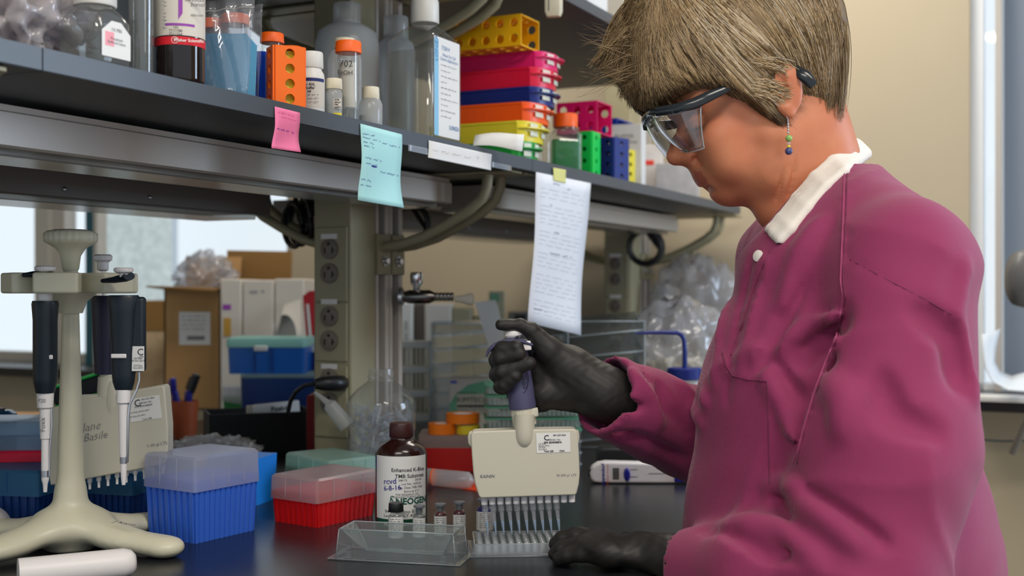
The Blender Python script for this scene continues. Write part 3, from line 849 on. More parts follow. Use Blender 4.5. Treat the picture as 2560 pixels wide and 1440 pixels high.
r, loc, s, yb, view, ex = round_bottle('small_bottle', 'squat cloudy bottle with cream ribbed cap, in front of the big bottle', 927, .27, [(27, 400), (29, 318), (29, 262), (24, 250), (20, 246)], (21, 248, 218), 'hdpe2', 'cream', 290)

# -- big rectangular bottle
r, s, z, hx, hy = rect_bottle(1062, .235, .037, .047, 112, 64, 30, 60, 0, 35, 138, 'large clear rectangular bottle of clear liquid, white cap, blue edged label', 'white', name='rectangular_bottle', cr=.009)
l = O('label', MB().box(hx + .0002, hx + .0006, -.038, .036, z(348), z(106)), M['whitep'], r, smooth=0)
O('blue_edge', MB().box(hx + .0006, hx + .0008, -.038, -.026, z(348), z(112)), M['skyprint'], l, smooth=0)
X = hx + .0009
txt(l, [('LONZA', (X, -.032, z(135)), (0, 0, 1), (0, -1, 0), .011), ('LONZA', (X, .019, z(322)), (0, 1, 0), (0, 0, 1), .0085, dict(bold=.015)), ('7/2014', (X, -.006, z(130)), (0, 1, 0), (0, 0, 1), .0085),
        ('Water For Cell\nCulture Applications', (X, .004, z(152)), (0, 1, 0), (0, 0, 1), .0062)], mat('slate_blue_print', S(84, 130, 176), .6))
mb = MB()
for i in range(10): squiggle(mb, (X, -.02, z(172 + i * 14)), (0, 1, 0), (0, 0, 1), [.045, .03, .05, .02][i % 4], .0018, 90 + i, th=.0005)
O('small_print', mb, M['greyink'], l, smooth=0)
O('back_label', MB().box(-.012, .018, hy - .0002, hy + .0004, z(300), z(150)), M['labelbeige'], r, smooth=0)

# -- tray stack; local x = u, y = v
TY = -TH
def tray(label, px, a, zb, h, L, Wd, m, group='stacked plastic tube racks', lip=True, dyaw=0):
    loc = SH(px, a); loc.z = zb
    r = T('rack_tray', label, 'rack', loc, TY + dyaw, group)
    w = Wd / 2; mb = MB(); g = []
    # tapered open box, walls with fine ribs along the long side
    n = 22; top = []; bot = []
    def outline(ww, ll, z_, rib=0.0):
        P = []
        for i in range(n + 1): P.append(Vector((-ll + ll * i / n, -ww + (rib if i % 2 else 0), z_)))
        P += [Vector((.010, -ww * .8, z_)), Vector((.017, -ww * .35, z_)), Vector((.019, 0, z_)), Vector((.017, ww * .35, z_)), Vector((.010, ww * .8, z_))]
        for i in range(n + 1): P.append(Vector((-ll * i / n, ww - (rib if i % 2 else 0), z_)))
        return P
    mb.loft([outline(w * .93, L * .99, 0), outline(w * .95, L, h * .1, .001), outline(w * .99, L, h * .86, .001), outline(w * 1.0, L, h * .88), outline(w * 1.0, L, h), outline(w * .93, L * .98, h), outline(w * .9, L * .97, h * .35)], True, True)
    O('tray_body', mb, m, r, smooth=30)
    if lip:
        q = MB(); q.loft([[Vector((x_, y_, z_)) for x_, y_ in ((.004, -w * 1.02), (.018, -w * .85), (.030, -w * .35), (.032, 0), (.030, w * .35), (.018, w * .85), (.004, w * 1.02))] for z_ in (h * .62, h * .68)])
        O('curved_lip', q, m, r, smooth=30)
        for zc in (h * .40, h * .78):
            for y0 in (-.62, .12):
                q = MB()
                f = lambda yy: .0192 - .011 * (abs(yy)) ** 2.2
                pts = [(f(yy), yy * w) for yy in (y0, y0 + .2, y0 + .45)]
                q.add([(x_ + .0012, y_, zz_) for zz_ in (zc - h * .12, zc + h * .12) for x_, y_ in pts], [(0, 1, 4, 3), (1, 2, 5, 4)])
                O('slot_window', q, M['slotwhite'], r, smooth=0, solid=.0006)
    return r
zt = SZ
L = .165
for args in [('green tray of the stack, lowest and half under a paper scrap', 1308, .262, .034, L * .62, .072, M['green'], -.15),
             ('lemon yellow tray above the green one', 1322, .262, .034, L, .094, M['lemon'], 0),
             ('orange tray in the middle of the stack', 1335, .262, .033, L, .100, M['torange'], .02),
             ('navy blue tray between orange and crimson trays', 1352, .262, .030, L, .094, M['navy'], .0),
             ('crimson tray with curved lip and pale slots', 1354, .262, .033, L, .094, M['crimson'], -.02)]:
    lb_, px_, a_, h_, L_, W_, m_, dy_ = args
    tray(lb_, px_, a_, zt, h_ - .0004, L_, W_, m_, dyaw=dy_); zt += h_
tray('hot pink tray right under the yellow rack', 1362, .262, zt, .0285, L, .090, M['crimson'] if 0 else M['pink'], dyaw=.03, lip=True); zt += .0288
loc = SH(1312, .262); loc.z = zt
cube_rack('tube_rack', 'amber yellow tube rack with big holes on top of the tray stack', loc - Vector((CU, -SU, 0)) * .155 + Vector((SU, CU, 0)) * -.012, TY, .155, .066, .052, .0024, (2, 3), M['yellow_rack'], 6, (.0075, .006), 0)
r = O('paper_scrap', MB().grid([[(x, y, .003 * math.sin(x * 60) + .010 * abs(y + .01) / .02 * (x / .07)) for y in (-.012, 0, .014)] for x in [i * .012 for i in range(7)]]), M['whitep'], loc=SH(1185, .292, SZ + .010), rot=(.75, .10, -.05), label='curled white paper scrap leaning on the green tray', cat='paper', smooth=180, solid=.0003)
# box racks farther along
loc = SH(1440, .255)
g = cube_rack('tube_rack', 'bright green rack with round holes standing on end', SH(1446, .235), TH * 0 - .45, .088, .026, .040, .0024, (1, 1), M['green2'], 4, (.0045, .0045), 0, True, group='upright racks with round holes')
cube_rack('tube_rack', 'navy rack with yellow dotted holes standing on end', SH(1507, .255), -TH - .3, .083, .026, .045, .0024, (1, 1), M['navy'], 4, (.0055, .0045), 0, True, group='upright racks with round holes')
cube_rack('tube_rack', 'yellow rack standing on end beside the navy one', SH(1527, .205), -TH - .3, .080, .032, .045, .0024, (1, 1), M['lemon'], 4, (.0045, .0045), 0, True, group='upright racks with round holes')
loc = SH(1476, .235); loc.z = SZ + .092
pk = cube_rack('tube_rack', 'hot pink rack with open end lying on the green rack', loc - Vector((CU, -SU, 0)) * .07, TY, .085, .072, .062, .0024, (2, 2), M['pink'], 3, (.0075, .0065), 0)
loc = SH(1490, .12); loc.z = SZ
cube_rack('tube_rack', 'royal blue rack lying behind the pink one', loc - Vector((CU, -SU, 0)) * .06 + Vector((0, 0, .11)), TY, .11, .10, .055, .0024, (2, 4), M['blue'], 4, (.0075, .0065), 0)
O('support_box', MB().box(-.05, .05, -.0, .09, 0, .1085), mat('blue_box_card', S(30, 60, 150), .6), loc=SH(1486, .105), yaw=TY, label='blue box hidden behind the green rack, carrying the blue rack', cat='box', bev=.002)
# jar with green tubes
loc = SH(1413, .262); s, yb = base(loc); zz = lambda y: (yb - y) * s
r = T('glass_jar', 'squarish glass jar of green liquid with an orange lid', 'jar', loc, .1)
n = 5
O('jar_body', MB().loft([rr(.0235, .0235, .007, 0, n), rr(.0265, .0265, .008, .003, n), rr(.0265, .0265, .008, zz(338), n), rr(.021, .021, .0205, zz(324), n), rr(.021, .021, .0205, zz(318), n)], True, False), M['pet'], r, smooth=50)
O('liquid', MB().loft([rr(.0245, .0245, .007, .003, n), rr(.0245, .0245, .007, zz(352), n)]), clear('green_liquid', (.20, .75, .38), (.06, .50, .20), .55, .1, .5), r, smooth=50)
cap(r, 31 * s, zz(320), zz(285), M['orange'], n=0)
txt(r, [('Ethanol Bleach', (0, -.0268, zz(343)), (1, 0, 0), ez, .0065, dict(bold=.03))], M['ink'])
r, *_ = round_bottle('glass_vial', 'slim clear glass vial beside the jar of green liquid', 1362, .275, [(14, 420), (15, 400), (15, 340), (12, 332)], (12.5, 334, 322), 'pet', 'pet', cat='vial', ripn=0)
# white boxes
def card_box(label, px, a, wd, dp, h, m, yaw=TY, name='cardboard_box', z=None, lines=0, group=None):
    loc = SH(px, a, z); r = T(name, label, 'box', loc, yaw, group)
    b = O('box_body', MB().box(-wd, 0, 0, dp, 0, h), m, r, bev=.001)
    return r
wb = card_box('tall white box with faint handwriting, red tape behind it', 1604, .262, .075, .06, .135, M['whitep'], yaw=-.25)
txt(wb, [('BUFFER\n1 mL tubes\n2013', (-.036, -.0004, .098), (1, 0, 0), ez, .012)], M['greyink'], 'handwriting')
mb = MB(); mb.box(-.024, -.008, .02, .0215, .13, .168); mb.box(-.024, .020, .02, .0215, .13, .140)
wb2 = card_box('low marbled white box next to the shelf end', 1745, .25, .10, .08, .095, mat('marbled_card', S(216, 210, 206), .7, mix=(S(190, 186, 186), 30, .8)), yaw=-.2)
wb3 = card_box('marbled white box behind the tall white one', 1655, .14, .10, .06, .150, mat('marbled_card_2', S(220, 214, 208), .7, mix=(S(196, 190, 188), 26, .7)), yaw=-.2)
O('red_tape', MB().box(-.088, -.072, -.0008, 0, .080, .149), mat('red_tape', S(226, 60, 40), .6), wb3, smooth=0)
O('red_tape', MB().box(-.072, -.02, -.0008, 0, .10, .112), bpy.data.materials['red_tape'], wb3, smooth=0)
wb4 = card_box('pale box at the very shelf end, half behind the face', 1822, .22, .08, .08, .08, M['whitep'], yaw=-.2)
# boxes on the upper shelf
ZU = SZ + .30
for i, (px, a, wd, h, lb_) in enumerate([(1470, .25, .07, .10, 'white box on the upper shelf nearest the yellow rack'), (1560, .22, .09, .22, 'tall pale carton on the upper shelf'), (1640, .22, .09, .25, 'white carton at the end of the upper shelf')]):
    card_box(lb_, px, a, wd, .10, h, [M['whitep'], M['labelbeige'], M['whitep']][i], z=ZU)
# small timer clipped to the upper shelf edge
loc = BF(.300, .02 + .13, SZ + .30)
loc = W(1384, 8, ray_a(1384, .312)[1])
r = T('kitchen_timer', 'small cream plastic timer hanging from the upper shelf edge', 'timer', loc, -TH + .2)
O('timer_body', MB().loft([rr(.011, .007, .003, -.022, 4), rr(.014, .009, .004, -.014, 4), rr(.014, .009, .004, .016, 4), rr(.011, .007, .003, .022, 4)]), M['cream'], r, smooth=60)
O('display_slot', MB().box(-.007, -.0055, -.0094, -.009, -.014, .006), M['ink'], r, smooth=0)
O('clip', MB().tube([(0, .0, .02), (0, .004, .03), (0, .006, .04)], .002, 8), M['steel'], r)
# rear board that closes the shelf behind the bottles
bo('back_board', MB().box(-.318, -.308, -1.94, .05, SZ - .02, SZ + .30), mat('grey_back_board', S(150, 148, 142), .6), label='grey metal board closing off the shelf behind the bottles', cat='panel', bev=.001)

# ================================================================ notes on the shelf edge
def sheet(name, label, pts, d_a, m, lines, sag=.0, curl=.0, cat='paper', bulge=.003):
    """a hanging sheet: pts = 4 pixel corners (tl, tr, br, bl) at bench distance a just off the shelf edge"""
    P3 = []
    for px, py in pts:
        x, d = ray_a(px, d_a); P3.append(Vector((x, d, CZ - (py - 720) / F * d)))
    tl, tr, br, bl = P3; nrm = Vector((CU, -SU, 0)); G = []
    n, m_ = 14, 6
    for i in range(n + 1):
        t = i / n; row = []
        for j in range(m_ + 1):
            q = j / m_
            p_ = (tl.lerp(tr, q)).lerp(bl.lerp(br, q), t)
            row.append(p_ + nrm * (bulge * math.sin(t * 5 + q * 2) * t + curl * t * t + sag * math.sin(q * PI) * t))
        G.append(row)
    org = tl.copy(); G = [[p_ - org for p_ in row] for row in G]
    o = O(name, MB().grid(G), m, loc=org, label=label, cat=cat, smooth=180, solid=.0002)
    ex = (tr - tl); wd = ex.length; ex.normalize(); dn = (bl - tl); h = dn.length; dn.normalize()
    def at(q, t): 
        i = min(n - 1, int(t * n)); f = t * n - i; j = min(m_ - 1, int(q * m_)); g = q * m_ - j
        return (G[i][j].lerp(G[i][j + 1], g)).lerp(G[i + 1][j].lerp(G[i + 1][j + 1], g), f) + nrm * .0004
    return o, at, wd, h, ex, nrm
def strokes(par, at, rows, m, th=.0005, name='handwriting'):
    """rows: (q0,q1,t,height,seed) scribbled lines following the sheet"""
    mb = MB()
    for q0, q1, t, hh, sd in rows:
        rn = random.Random(sd); q = q0
        while q < q1 - .02:
            ln = min(q1 - q, rn.uniform(.08, .22)); k = max(5, int(ln * 90)); P = [at(min(.999, q + ln * i / k), min(.995, t + rn.uniform(-1, 1) * hh)) for i in range(k)]
            mb_r = []
            for i in range(len(P) - 1):
                d = (P[i + 1] - P[i]); 
                if d.length < 1e-6: continue
                b = Vector((CU, -SU, 0)).cross(d.normalized()) * th / 2
                mb.add([P[i] - b, P[i + 1] - b, P[i + 1] + b, P[i] + b], [(0, 1, 2, 3)])
            q += ln + rn.uniform(.03, .05)
    return O(name, mb, m, par, smooth=0)
stk = lambda n_, r_, g_, b_: mat(n_, S(r_, g_, b_), .75)
o, at, wd, h, ex, nr = sheet('sticky_note', 'pink sticky note hanging from the shelf edge', [(687, 266), (750, 282), (749, 381), (684, 370)], .3066, stk('pink_note', 255, 132, 178), 0)
strokes(o, at, [(.1, .75, .12, .02, 1), (.25, .85, .22, .02, 2)], mat('faint_pink_ink', S(228, 110, 160), .8), .0005)
strokes(o, at, [(.08, .6, .52, .02, 3), (.7, .85, .54, .03, 4)], M['purple'], .0006)
o, at, wd, h, ex, nr = sheet('sticky_note', 'large pale blue lined note with handwriting, hanging from the shelf edge', [(901, 309), (1005, 336), (1005, 520), (902, 500)], .3066, stk('pale_aqua_note', 172, 222, 220), 0, bulge=.0045)
strokes(o, at, [(.03, .35, .12, .014, 5), (.03, .45, .17, .012, 6), (.5, .95, .19, .012, 7), (.05, .3, .23, .012, 8), (.05, .3, .28, .012, 9), (.08, .5, .43, .012, 10), (.1, .4, .5, .012, 11), (.48, .95, .57, .013, 12), (.03, .3, .72, .014, 13), (.03, .32, .79, .014, 14)], M['blueink'], .00045)
strokes(o, at, [(.25, .4, .52, .012, 15), (.25, .4, .525, .012, 16)], M['blueink'], .0012)
o, at, wd, h, ex, nr = sheet('paper_strip', 'white paper strip taped flat along the shelf edge', [(1072, 351), (1229, 386), (1227, 426), (1071, 394)], .3066, M['whitep'], 0, bulge=.0005)
strokes(o, at, [(.05, .7, .5, .07, 21), (.74, .8, .4, .08, 22)], mat('tan_ink', S(196, 176, 160), .8), .0006)
tp = clear('clear_tape', (.8, .85, .9), (.75, .8, .86), .45, .2, 1.2)
sheet('tape_strip', 'clear tape holding the near end of the paper strip', [(1021, 361), (1073, 372), (1073, 388), (1021, 377)], .3062, tp, 0, bulge=.0002, cat='tape')
sheet('tape_strip', 'clear tape holding the far end of the paper strip', [(1228, 404), (1279, 415), (1279, 428), (1228, 417)], .3062, tp, 0, bulge=.0002, cat='tape')
o, at, wd, h, ex, nr = sheet('protocol_sheet', 'long curled white paper with printed lines taped below the shelf', [(1340, 430), (1477, 458), (1448, 838), (1326, 806)], .3066, mat('bright_paper', S(226, 228, 234), .8), 0, bulge=.005)
rows = [(.08, .9, .10 + i * .0285, .0035, 100 + i) for i in range(30) if i not in (3, 9, 14, 19, 25)]
strokes(o, at, rows, mat('pale_print', S(172, 174, 184), .8), .0007, 'printed_lines')
strokes(o, at, [(.3, .42, .055, .006, 150), (.55, .62, .07, .006, 151), (.3, .75, .515, .005, 152), (.25, .3, .2, .005, 153), (.35, .5, .375, .004, 154), (.1, .35, .9, .004, 155)], M['ink'], .0009, 'bold_words')
sheet('tape_strip', 'yellow masking tape holding up the long paper', [(1383, 419), (1415, 425), (1414, 458), (1384, 451)], .3078, mat('yellow_tape', S(226, 222, 140), .7), 0, bulge=.0002, cat='tape')
# ================================================================ things on the bench
M['rack_blue'] = mat('rack_blue', S(58, 108, 214), .42)
M['rack_red'] = mat('rack_red', S(206, 22, 26), .42)
M['rack_green'] = mat('rack_green', S(10, 128, 62), .42)
M['rack_dark'] = mat('rack_dark_blue', S(10, 54, 118), .4)
M['lid'] = clear('cloudy_lid', (.82, .84, .92), (.80, .82, .93), .5, .2, .6)
M['lid_red'] = clear('cloudy_lid_pinkish', (.88, .80, .82), (.86, .74, .77), .42, .2, .7)
M['lid_green'] = clear('cloudy_lid_green', (.74, .88, .82), (.62, .84, .76), .55, .2, .6)
M['lid_blue'] = clear('cloudy_lid_blue', (.70, .84, .95), (.50, .68, .86), .65, .2, .6)
M['stand'] = mat('ivory_stand_plastic', S(222, 216, 190), .34)
M['pipgrey'] = mat('warm_grey_plastic', S(204, 198, 180), .42)
M['pipdark'] = mat('dark_slate_plastic', S(22, 34, 44), .4)
M['pipnavy'] = mat('dark_navy_plastic', S(28, 26, 52), .42)
M['pipwhite'] = mat('pipette_white', S(240, 234, 232), .38)
M['violet'] = mat('violet_grey_plastic', S(82, 80, 110), .45, bump=(900, .15))
M['card'] = mat('cardboard', S(186, 144, 92), .8, mix=(S(176, 134, 84), 12, .6))
M['card2'] = mat('cardboard_inside', S(140, 104, 56), .85)
M['brown'] = mat('dark_brown_bottle', (.022, .006, .005), .18, spec=.6)
M['browncap'] = mat('brown_cap', (.050, .014, .012), .4)
M['tapeorange'] = mat('orange_tape', S(250, 130, 20), .6)
M['yellow'] = mat('yellow_tape_roll', S(236, 214, 50), .6)
M['redplastic'] = mat('red_plastic', S(196, 28, 24), .4)
M['orangecard'] = mat('orange_red_card', S(236, 72, 26), .6)
M['glassy'] = clear('vial_glass', (.88, .90, .90), (.7, .75, .75), .06, .03, 1.3)
M['acryl'] = clear('clear_acrylic', (.93, .95, .95), (.85, .9, .9), .07, .04, 1.3)
M['acryl2'] = clear('acrylic_edges', (.82, .88, .9), (.8, .88, .92), .5, .1, 1.6)
M['well'] = clear('well_plastic', (.95, .96, .97), (.85, .88, .9), .22, .08, 1.6)
M['tipclear'] = clear('tip_plastic', (.93, .94, .96), (.86, .88, .92), .25, .12, 1.0)
M['cuporange'] = mat('brown_orange_cup', S(176, 84, 44), .5)
M['penblue'] = mat('indigo_pen', S(38, 38, 140), .35)

def rotpx(px, py): return on(px, py)

def tip_rack(label, loc, yaw, L, Wd, H, hl, m, lid, nl, nw, name='tip_rack', group='pipette tip racks with cloudy lids', fl=.94, cat='tip rack'):
    r = T(name, label, cat, loc, yaw, group)
    mb = MB(); g = .0012
    def ring(f, z, gr=0):
        x0, x1, y0, y1 = L * (1 - f) / 2, L - L * (1 - f) / 2, Wd * (1 - f) / 2, Wd - Wd * (1 - f) / 2
        P = []
        def side(ax, ay, bx, by, nx, ny, n):
            for i in range(n):
                for q, dd in ((.08, 0), (.62, 0), (.66, gr), (.94, gr)):
                    t = (i + q) / n
                    P.append(Vector((ax + (bx - ax) * t + nx * dd, ay + (by - ay) * t + ny * dd, z)))
        side(x0, y0, x1, y0, 0, 1, nl); side(x1, y0, x1, y1, -1, 0, nw); side(x1, y1, x0, y1, 0, -1, nl); side(x0, y1, x0, y0, 1, 0, nw)
        return P
    mb.loft([ring(fl, 0, .0022), ring(fl + (1 - fl) * .8, H * .84, .0022), ring(fl + (1 - fl) * .8, H * .845, 0), ring(1, H, 0)])
    O('rack_body', mb, m, r, smooth=30)
    e = .0022; lb = MB(); n = 3
    def lr(x, z, c): return rr(L / 2 + x, Wd / 2 + x, c, z, n, L / 2, Wd / 2)
    lb.loft([lr(e, H - .010, .004), lr(e - .0006, H + hl * .25, .004), lr(e - .001, H + hl - .003, .004), lr(e - .004, H + hl, .003)], False, True)
    lo = O('lid', lb, lid, r, smooth=40)
    rb = MB()
    for i in (1, 2, 3): rb.box(L * i / 4, L * i / 4 + .0012, -e - .0004, -e + .001, H - .006, H + hl - .003)
    for i in (1, 2): rb.box(-e - .0004, -e + .001, Wd * i / 3, Wd * i / 3 + .0012, H - .006, H + hl - .003)
    O('lid_ribs', rb, lid, lo, smooth=0)
    tp = MB()
    O('tip_plate', MB().box(.004, L - .004, .004, Wd - .004, H - .002, H + .002), m, r, smooth=0)
    return r
tip_rack('bright blue ribbed tip rack with cloudy lid, largest of the racks', on(487, 1362), math.radians(57), .104, .088, .072, .031, M['rack_blue'], M['lid'], 12, 8)
tip_rack('low red ribbed tip rack with cloudy pinkish lid', on(793, 1322), math.radians(55), .112, .082, .0415, .021, M['rack_red'], M['lid_red'], 12, 8)
tip_rack('green ribbed tip rack with cloudy lid behind the pen cup', Vector(((616 - 1280) / F * 2.72, 2.72, BZ)), math.radians(40), .09, .118, .050, .026, M['rack_green'], M['lid'], 9, 12)
tip_rack('rack with pale green cloudy lid behind the red tip rack', Vector(((821 - 1280) / F * 1.70, 1.70, BZ)), math.radians(40), .082, .120, .040, .020, M['rack_green'], M['lid_green'], 8, 12)
r = T('plastic_box', 'plain bright blue box squeezed behind the blue tip rack', 'box', W(690, 1330, 1.74) * 1, math.radians(75))
r.location = (W(690, 0, 1.74)[0], 1.74, BZ)
O('box_body', MB().loft([rr(.03, .04, .004, 0, 3, -.03, .04), rr(.032, .042, .004, .066, 3, -.03, .04)]), mat('bright_blue_box', S(22, 122, 214), .45), r, smooth=40)

# dark blue racks at the near end behind the pipette stand
loc = on(330, 1318); 
tip_rack('dark blue rack under the red plate, behind the pipette stand', loc, math.radians(74), .10, .100, .050, .018, M['rack_dark'], clear('dark_blue_lid', (.25, .5, .7), (.06, .28, .52), .7, .25, .4), 8, 11, group='dark blue racks behind the pipette stand')
r2 = tip_rack('dark blue rack at the near bench edge, under a pale blue lid', on(96, 1330), math.radians(80), .10, .125, .054, .022, M['rack_dark'], clear('deep_blue_lid', (.3, .5, .75), (.10, .34, .62), .7, .25, .4), 8, 11, group='dark blue racks behind the pipette stand')
r = O('flat_plate', MB().loft([rr(.055, .05, .006, 0, 3), rr(.055, .05, .006, .012, 3), rr(.052, .047, .006, .014, 3)]), M['crimson'], loc=(W(80, 0, 1.70)[0], 1.62, BZ + .0765), yaw=.1, label='flat crimson plate lying on the dark blue racks', cat='plate', smooth=40)
r.scale = (1.3, 1, 1.0)
r = T('tip_box', 'pale blue cloudy box at the near edge above the crimson plate', 'box', (W(110, 0, 1.70)[0], 1.625, BZ + .091), .08)
O('box_body', MB().loft([rr(.075, .045, .005, 0, 3), rr(.078, .048, .005, .022, 3)]), M['lid_blue'], r, smooth=40)
O('lid', MB().loft([rr(.079, .049, .006, .020, 3), rr(.079, .049, .006, .036, 3), rr(.075, .045, .006, .038, 3)]), M['lid_blue'], r, smooth=40)

# ---------------------------------------------------------------- brown substrate bottle
loc = on(1003, 1325); s, yb = base(loc); zz = lambda y: (yb - y) * s
r = T('reagent_bottle', 'dark brown reagent bottle with white and green label in the centre', 'bottle', loc)
R_ = 64.5 * s
O('bottle_body', MB().lathe([(R_ * .86, 0), (R_ * .97, .002), (R_, .006), (R_, zz(1138)), (R_ * .97, zz(1126)), (R_ * .86, zz(1113)), (R_ * .62, zz(1103)), (R_ * .45, zz(1098)), (R_ * .42, zz(1092)), (R_ * .45, zz(1089)), (R_ * .42, zz(1086))], seg=64), M['brown'], r, smooth=60)
cap(r, 29 * s, zz(1092), zz(1056), M['browncap'], n=44, depth=.0005)
V0 = Vector((.10, -1, 0)).normalized(); E0 = Vector((0, 0, 1)).cross(V0).normalized()
lb = MB(); wrap_patch(lb, V0 * R_ + ez * zz(1214), E0, ez, R_ * 2.35, zz(1147) - zz(1310), R_, .0003, 24)
l = O('label', lb, M['whitep'], r)
lb = MB(); wrap_patch(lb, V0 * R_ + ez * zz(1298), E0, ez, R_ * 2.35, zz(1287) - zz(1310), R_, .0005, 24); gb = O('green_band', lb, mat('dark_green_print', S(14, 74, 56), .5), l)
def lt(t, x, y, size, **k):
    return (t, V0 * R_ + ez * zz(y), E0, ez, size, dict(wrap=R_, lift=.0007, **k)), x
def lab_lines(par, rows, m, nm='printed_text'):
    mb = MB()
    for t, x, y, size, k in rows:
        v, f = text_mesh(t, 1.0, k.get('align', 'CENTER'), k.get('bold', 0)); out = []
        for a, b, _ in v:
            xx = a * size * k.get('sx', 1) + x; an = xx / R_
            if k.get('rot'): xx, b2 = (a * size * math.cos(k['rot']) - b * size * math.sin(k['rot'])) + x, (a * size * math.sin(k['rot']) + b * size * math.cos(k['rot'])); an = xx / R_
            else: b2 = b * size
            q = R_ + .0007
            out.append(E0 * q * math.sin(an) + V0 * q * math.cos(an) + ez * (zz(y) + b2))
        mb.add(out, f)
    return O(nm, mb, m, par, smooth=0)
u = s
lab_lines(l, [('Enhanced K-Blue', 20 * u, 1166, .0066, dict(bold=.012)), ('TMB Substrate', 24 * u, 1181, .0066, dict(bold=.012)), ('308175          200 ML', 24 * u, 1191, .0036, {}),
              ('Lot No. 160210', 26 * u, 1200, .0040, {}), ('Exp. Date: FEB 1920', 24 * u, 1209, .0040, {}), ('Store at 4°C', 26 * u, 1218, .0040, {}), ('FOR RESEARCH OR', 15 * u, 1226, .0034, {}), ('MANUFACTURING USE', 15 * u, 1232, .0034, {}),
              ('944 Nandino Blvd', 2 * u, 1268, .0062, {}), ('Lexington KY 40511', 2 * u, 1278, .0058, {})], M['ink'])
lab_lines(l, [('NEOGEN', 30 * u, 1243, .0108, dict(bold=.035, sx=1.0)), ('§', -23 * u, 1241, .0165, dict(bold=.0))], mat('neogen_green', S(18, 84, 70), .5), 'green_lettering')
lab_lines(l, [('FOR HUMAN USE', 2 * u, 1299, .0060, dict(bold=.02))], M['whitep'], 'white_lettering')
lab_lines(l, [('rcvd', -29 * u, 1194, .0098, dict(rot=.08, bold=.01)), ('6-8-16', -23 * u, 1210, .0088, dict(rot=.10, bold=.01))], M['blueink'], 'handwriting')

# ---------------------------------------------------------------- small vials
def crimp_vial(px, py, wpx, ytop, capm, label, liquid=None, flip=False, group='small labelled glass vials'):
    loc = on(px, py); s, yb = base(loc); zz = lambda y: (yb - y) * s; R_ = wpx / 2 * s; H = zz(ytop)
    r = T('glass_vial', label, 'vial', loc, 0, group)
    if capm == 'black':
        O('vial_body', MB().lathe([(R_ * .9, 0), (R_, .002), (R_, H * .62), (R_ * .88, H * .68), (R_ * .7, H * .72), (R_ * .7, H * .8)], seg=28, cap1=False), M['glassy'], r)
        cap(r, R_ * 1.0, H * .76, H, M['black'], n=36, depth=.0002)
    else:
        O('vial_body', MB().lathe([(R_ * .9, 0), (R_, .002), (R_, H * .66), (R_ * .86, H * .74), (R_ * .58, H * .78), (R_ * .58, H * .84), (R_ * .8, H * .88), (R_ * .8, H * .95)], seg=28, cap1=False), M['glassy'], r)
        O('stopper', MB().lathe([(R_ * .5, H * .72), (R_ * .52, H * .93), (R_ * .92, H * .935), (R_ * .92, H * .99), (R_ * .8, H)], seg=24), mat('grey_stopper' + label[:9], S(112, 114, 120), .5), r)
    if liquid: O('liquid', MB().lathe([(R_ * .9, .001), (R_ * .93, H * .05), (R_ * .93, H * .7), (R_ * .5, H * .77)], seg=24), liquid, r)
    lb = MB(); wrap_patch(lb, Vector((0, -R_, H * .36)), (1, 0, 0), ez, R_ * 2.7, H * .56, R_, .0003); l = O('label', lb, M['whitep'], r)
    mb = MB()
    for i in range(8): squiggle(mb, (-R_ * .62, -R_ * .98, H * (.59 - .058 * i)), (1, 0, 0), ez, R_ * 1.3, .0008 if not i == 2 else .0013, px + i, th=.00035, lift=.0006)
    O('small_print', mb, M['ink'] if not flip else M['greyink'], l, smooth=0)
    return r
redl = mat('dark_red_liquid', (.12, .006, .01), .15, spec=.6)
crimp_vial(990, 1350, 37, 1256, 'black', 'small vial with black screw cap in front of the brown bottle')
crimp_vial(1048, 1348, 31, 1262, 'grey', 'grey stoppered vial standing before the brown bottle corner', M['liq'])
crimp_vial(1101, 1343, 31, 1258, 'grey', 'grey stoppered vial with reddish contents, nearer the brown bottle', redl)
crimp_vial(1148.5, 1342, 31, 1253, 'grey', 'tallest grey stoppered vial with reddish contents, next to the pipette tips', redl)
crimp_vial(1212, 1330, 42, 1246, 'grey', 'wider vial half hidden behind the row of pipette tips', M['penblue'], group='small labelled glass vials')

# ---------------------------------------------------------------- clear reservoir tray (upside down trough)
c = on(1005, 1392); yw = math.radians(-13)
r = T('reagent_reservoir', 'empty clear plastic reservoir tray with flared rim before the brown bottle', 'tray', c, yw)
def q4(x0, x1, y0, y1, z): return [Vector((x0, y0, z)), Vector((x1, y0, z)), Vector((x1, y1, z)), Vector((x0, y1, z))]
Lr, Wr = .070, .0255
mb = MB()
mb.loft([q4(-Lr * 1.10, Lr * 1.10, -Wr * 1.28, Wr * 1.28, .0012), q4(-Lr, Lr, -Wr, Wr, .0014), q4(-Lr * .955, Lr * .955, -Wr * .93, Wr * .93, .033), q4(-Lr * .93, Lr * .93, -Wr * .87, Wr * .87, .033), q4(-Lr * .90, Lr * .90, -Wr * .80, Wr * .80, .031), q4(-Lr * .60, Lr * .72, -Wr * .18, Wr * .18, .006)], False, True)
O('trough', mb, M['acryl'], r, smooth=0, solid=.0008)
e = MB()
for A, z_, rad in ((q4(-Lr * 1.10, Lr * 1.10, -Wr * 1.28, Wr * 1.28, .0012), 0, .0005), (q4(-Lr * .945, Lr * .945, -Wr * .9, Wr * .9, .0332), 0, .0009), (q4(-Lr * .60, Lr * .72, -Wr * .18, Wr * .18, .006), 0, .0007)):
    e.tube(A + [A[0]], rad, 6)
for a_, b_ in zip(q4(-Lr, Lr, -Wr, Wr, .0014), q4(-Lr * .955, Lr * .955, -Wr * .93, Wr * .93, .033)): e.tube([a_, b_], .0006, 6)
for a_, b_ in zip(q4(-Lr * .90, Lr * .90, -Wr * .80, Wr * .80, .031), q4(-Lr * .60, Lr * .72, -Wr * .18, Wr * .18, .006)): e.tube([a_, b_], .0006, 6)
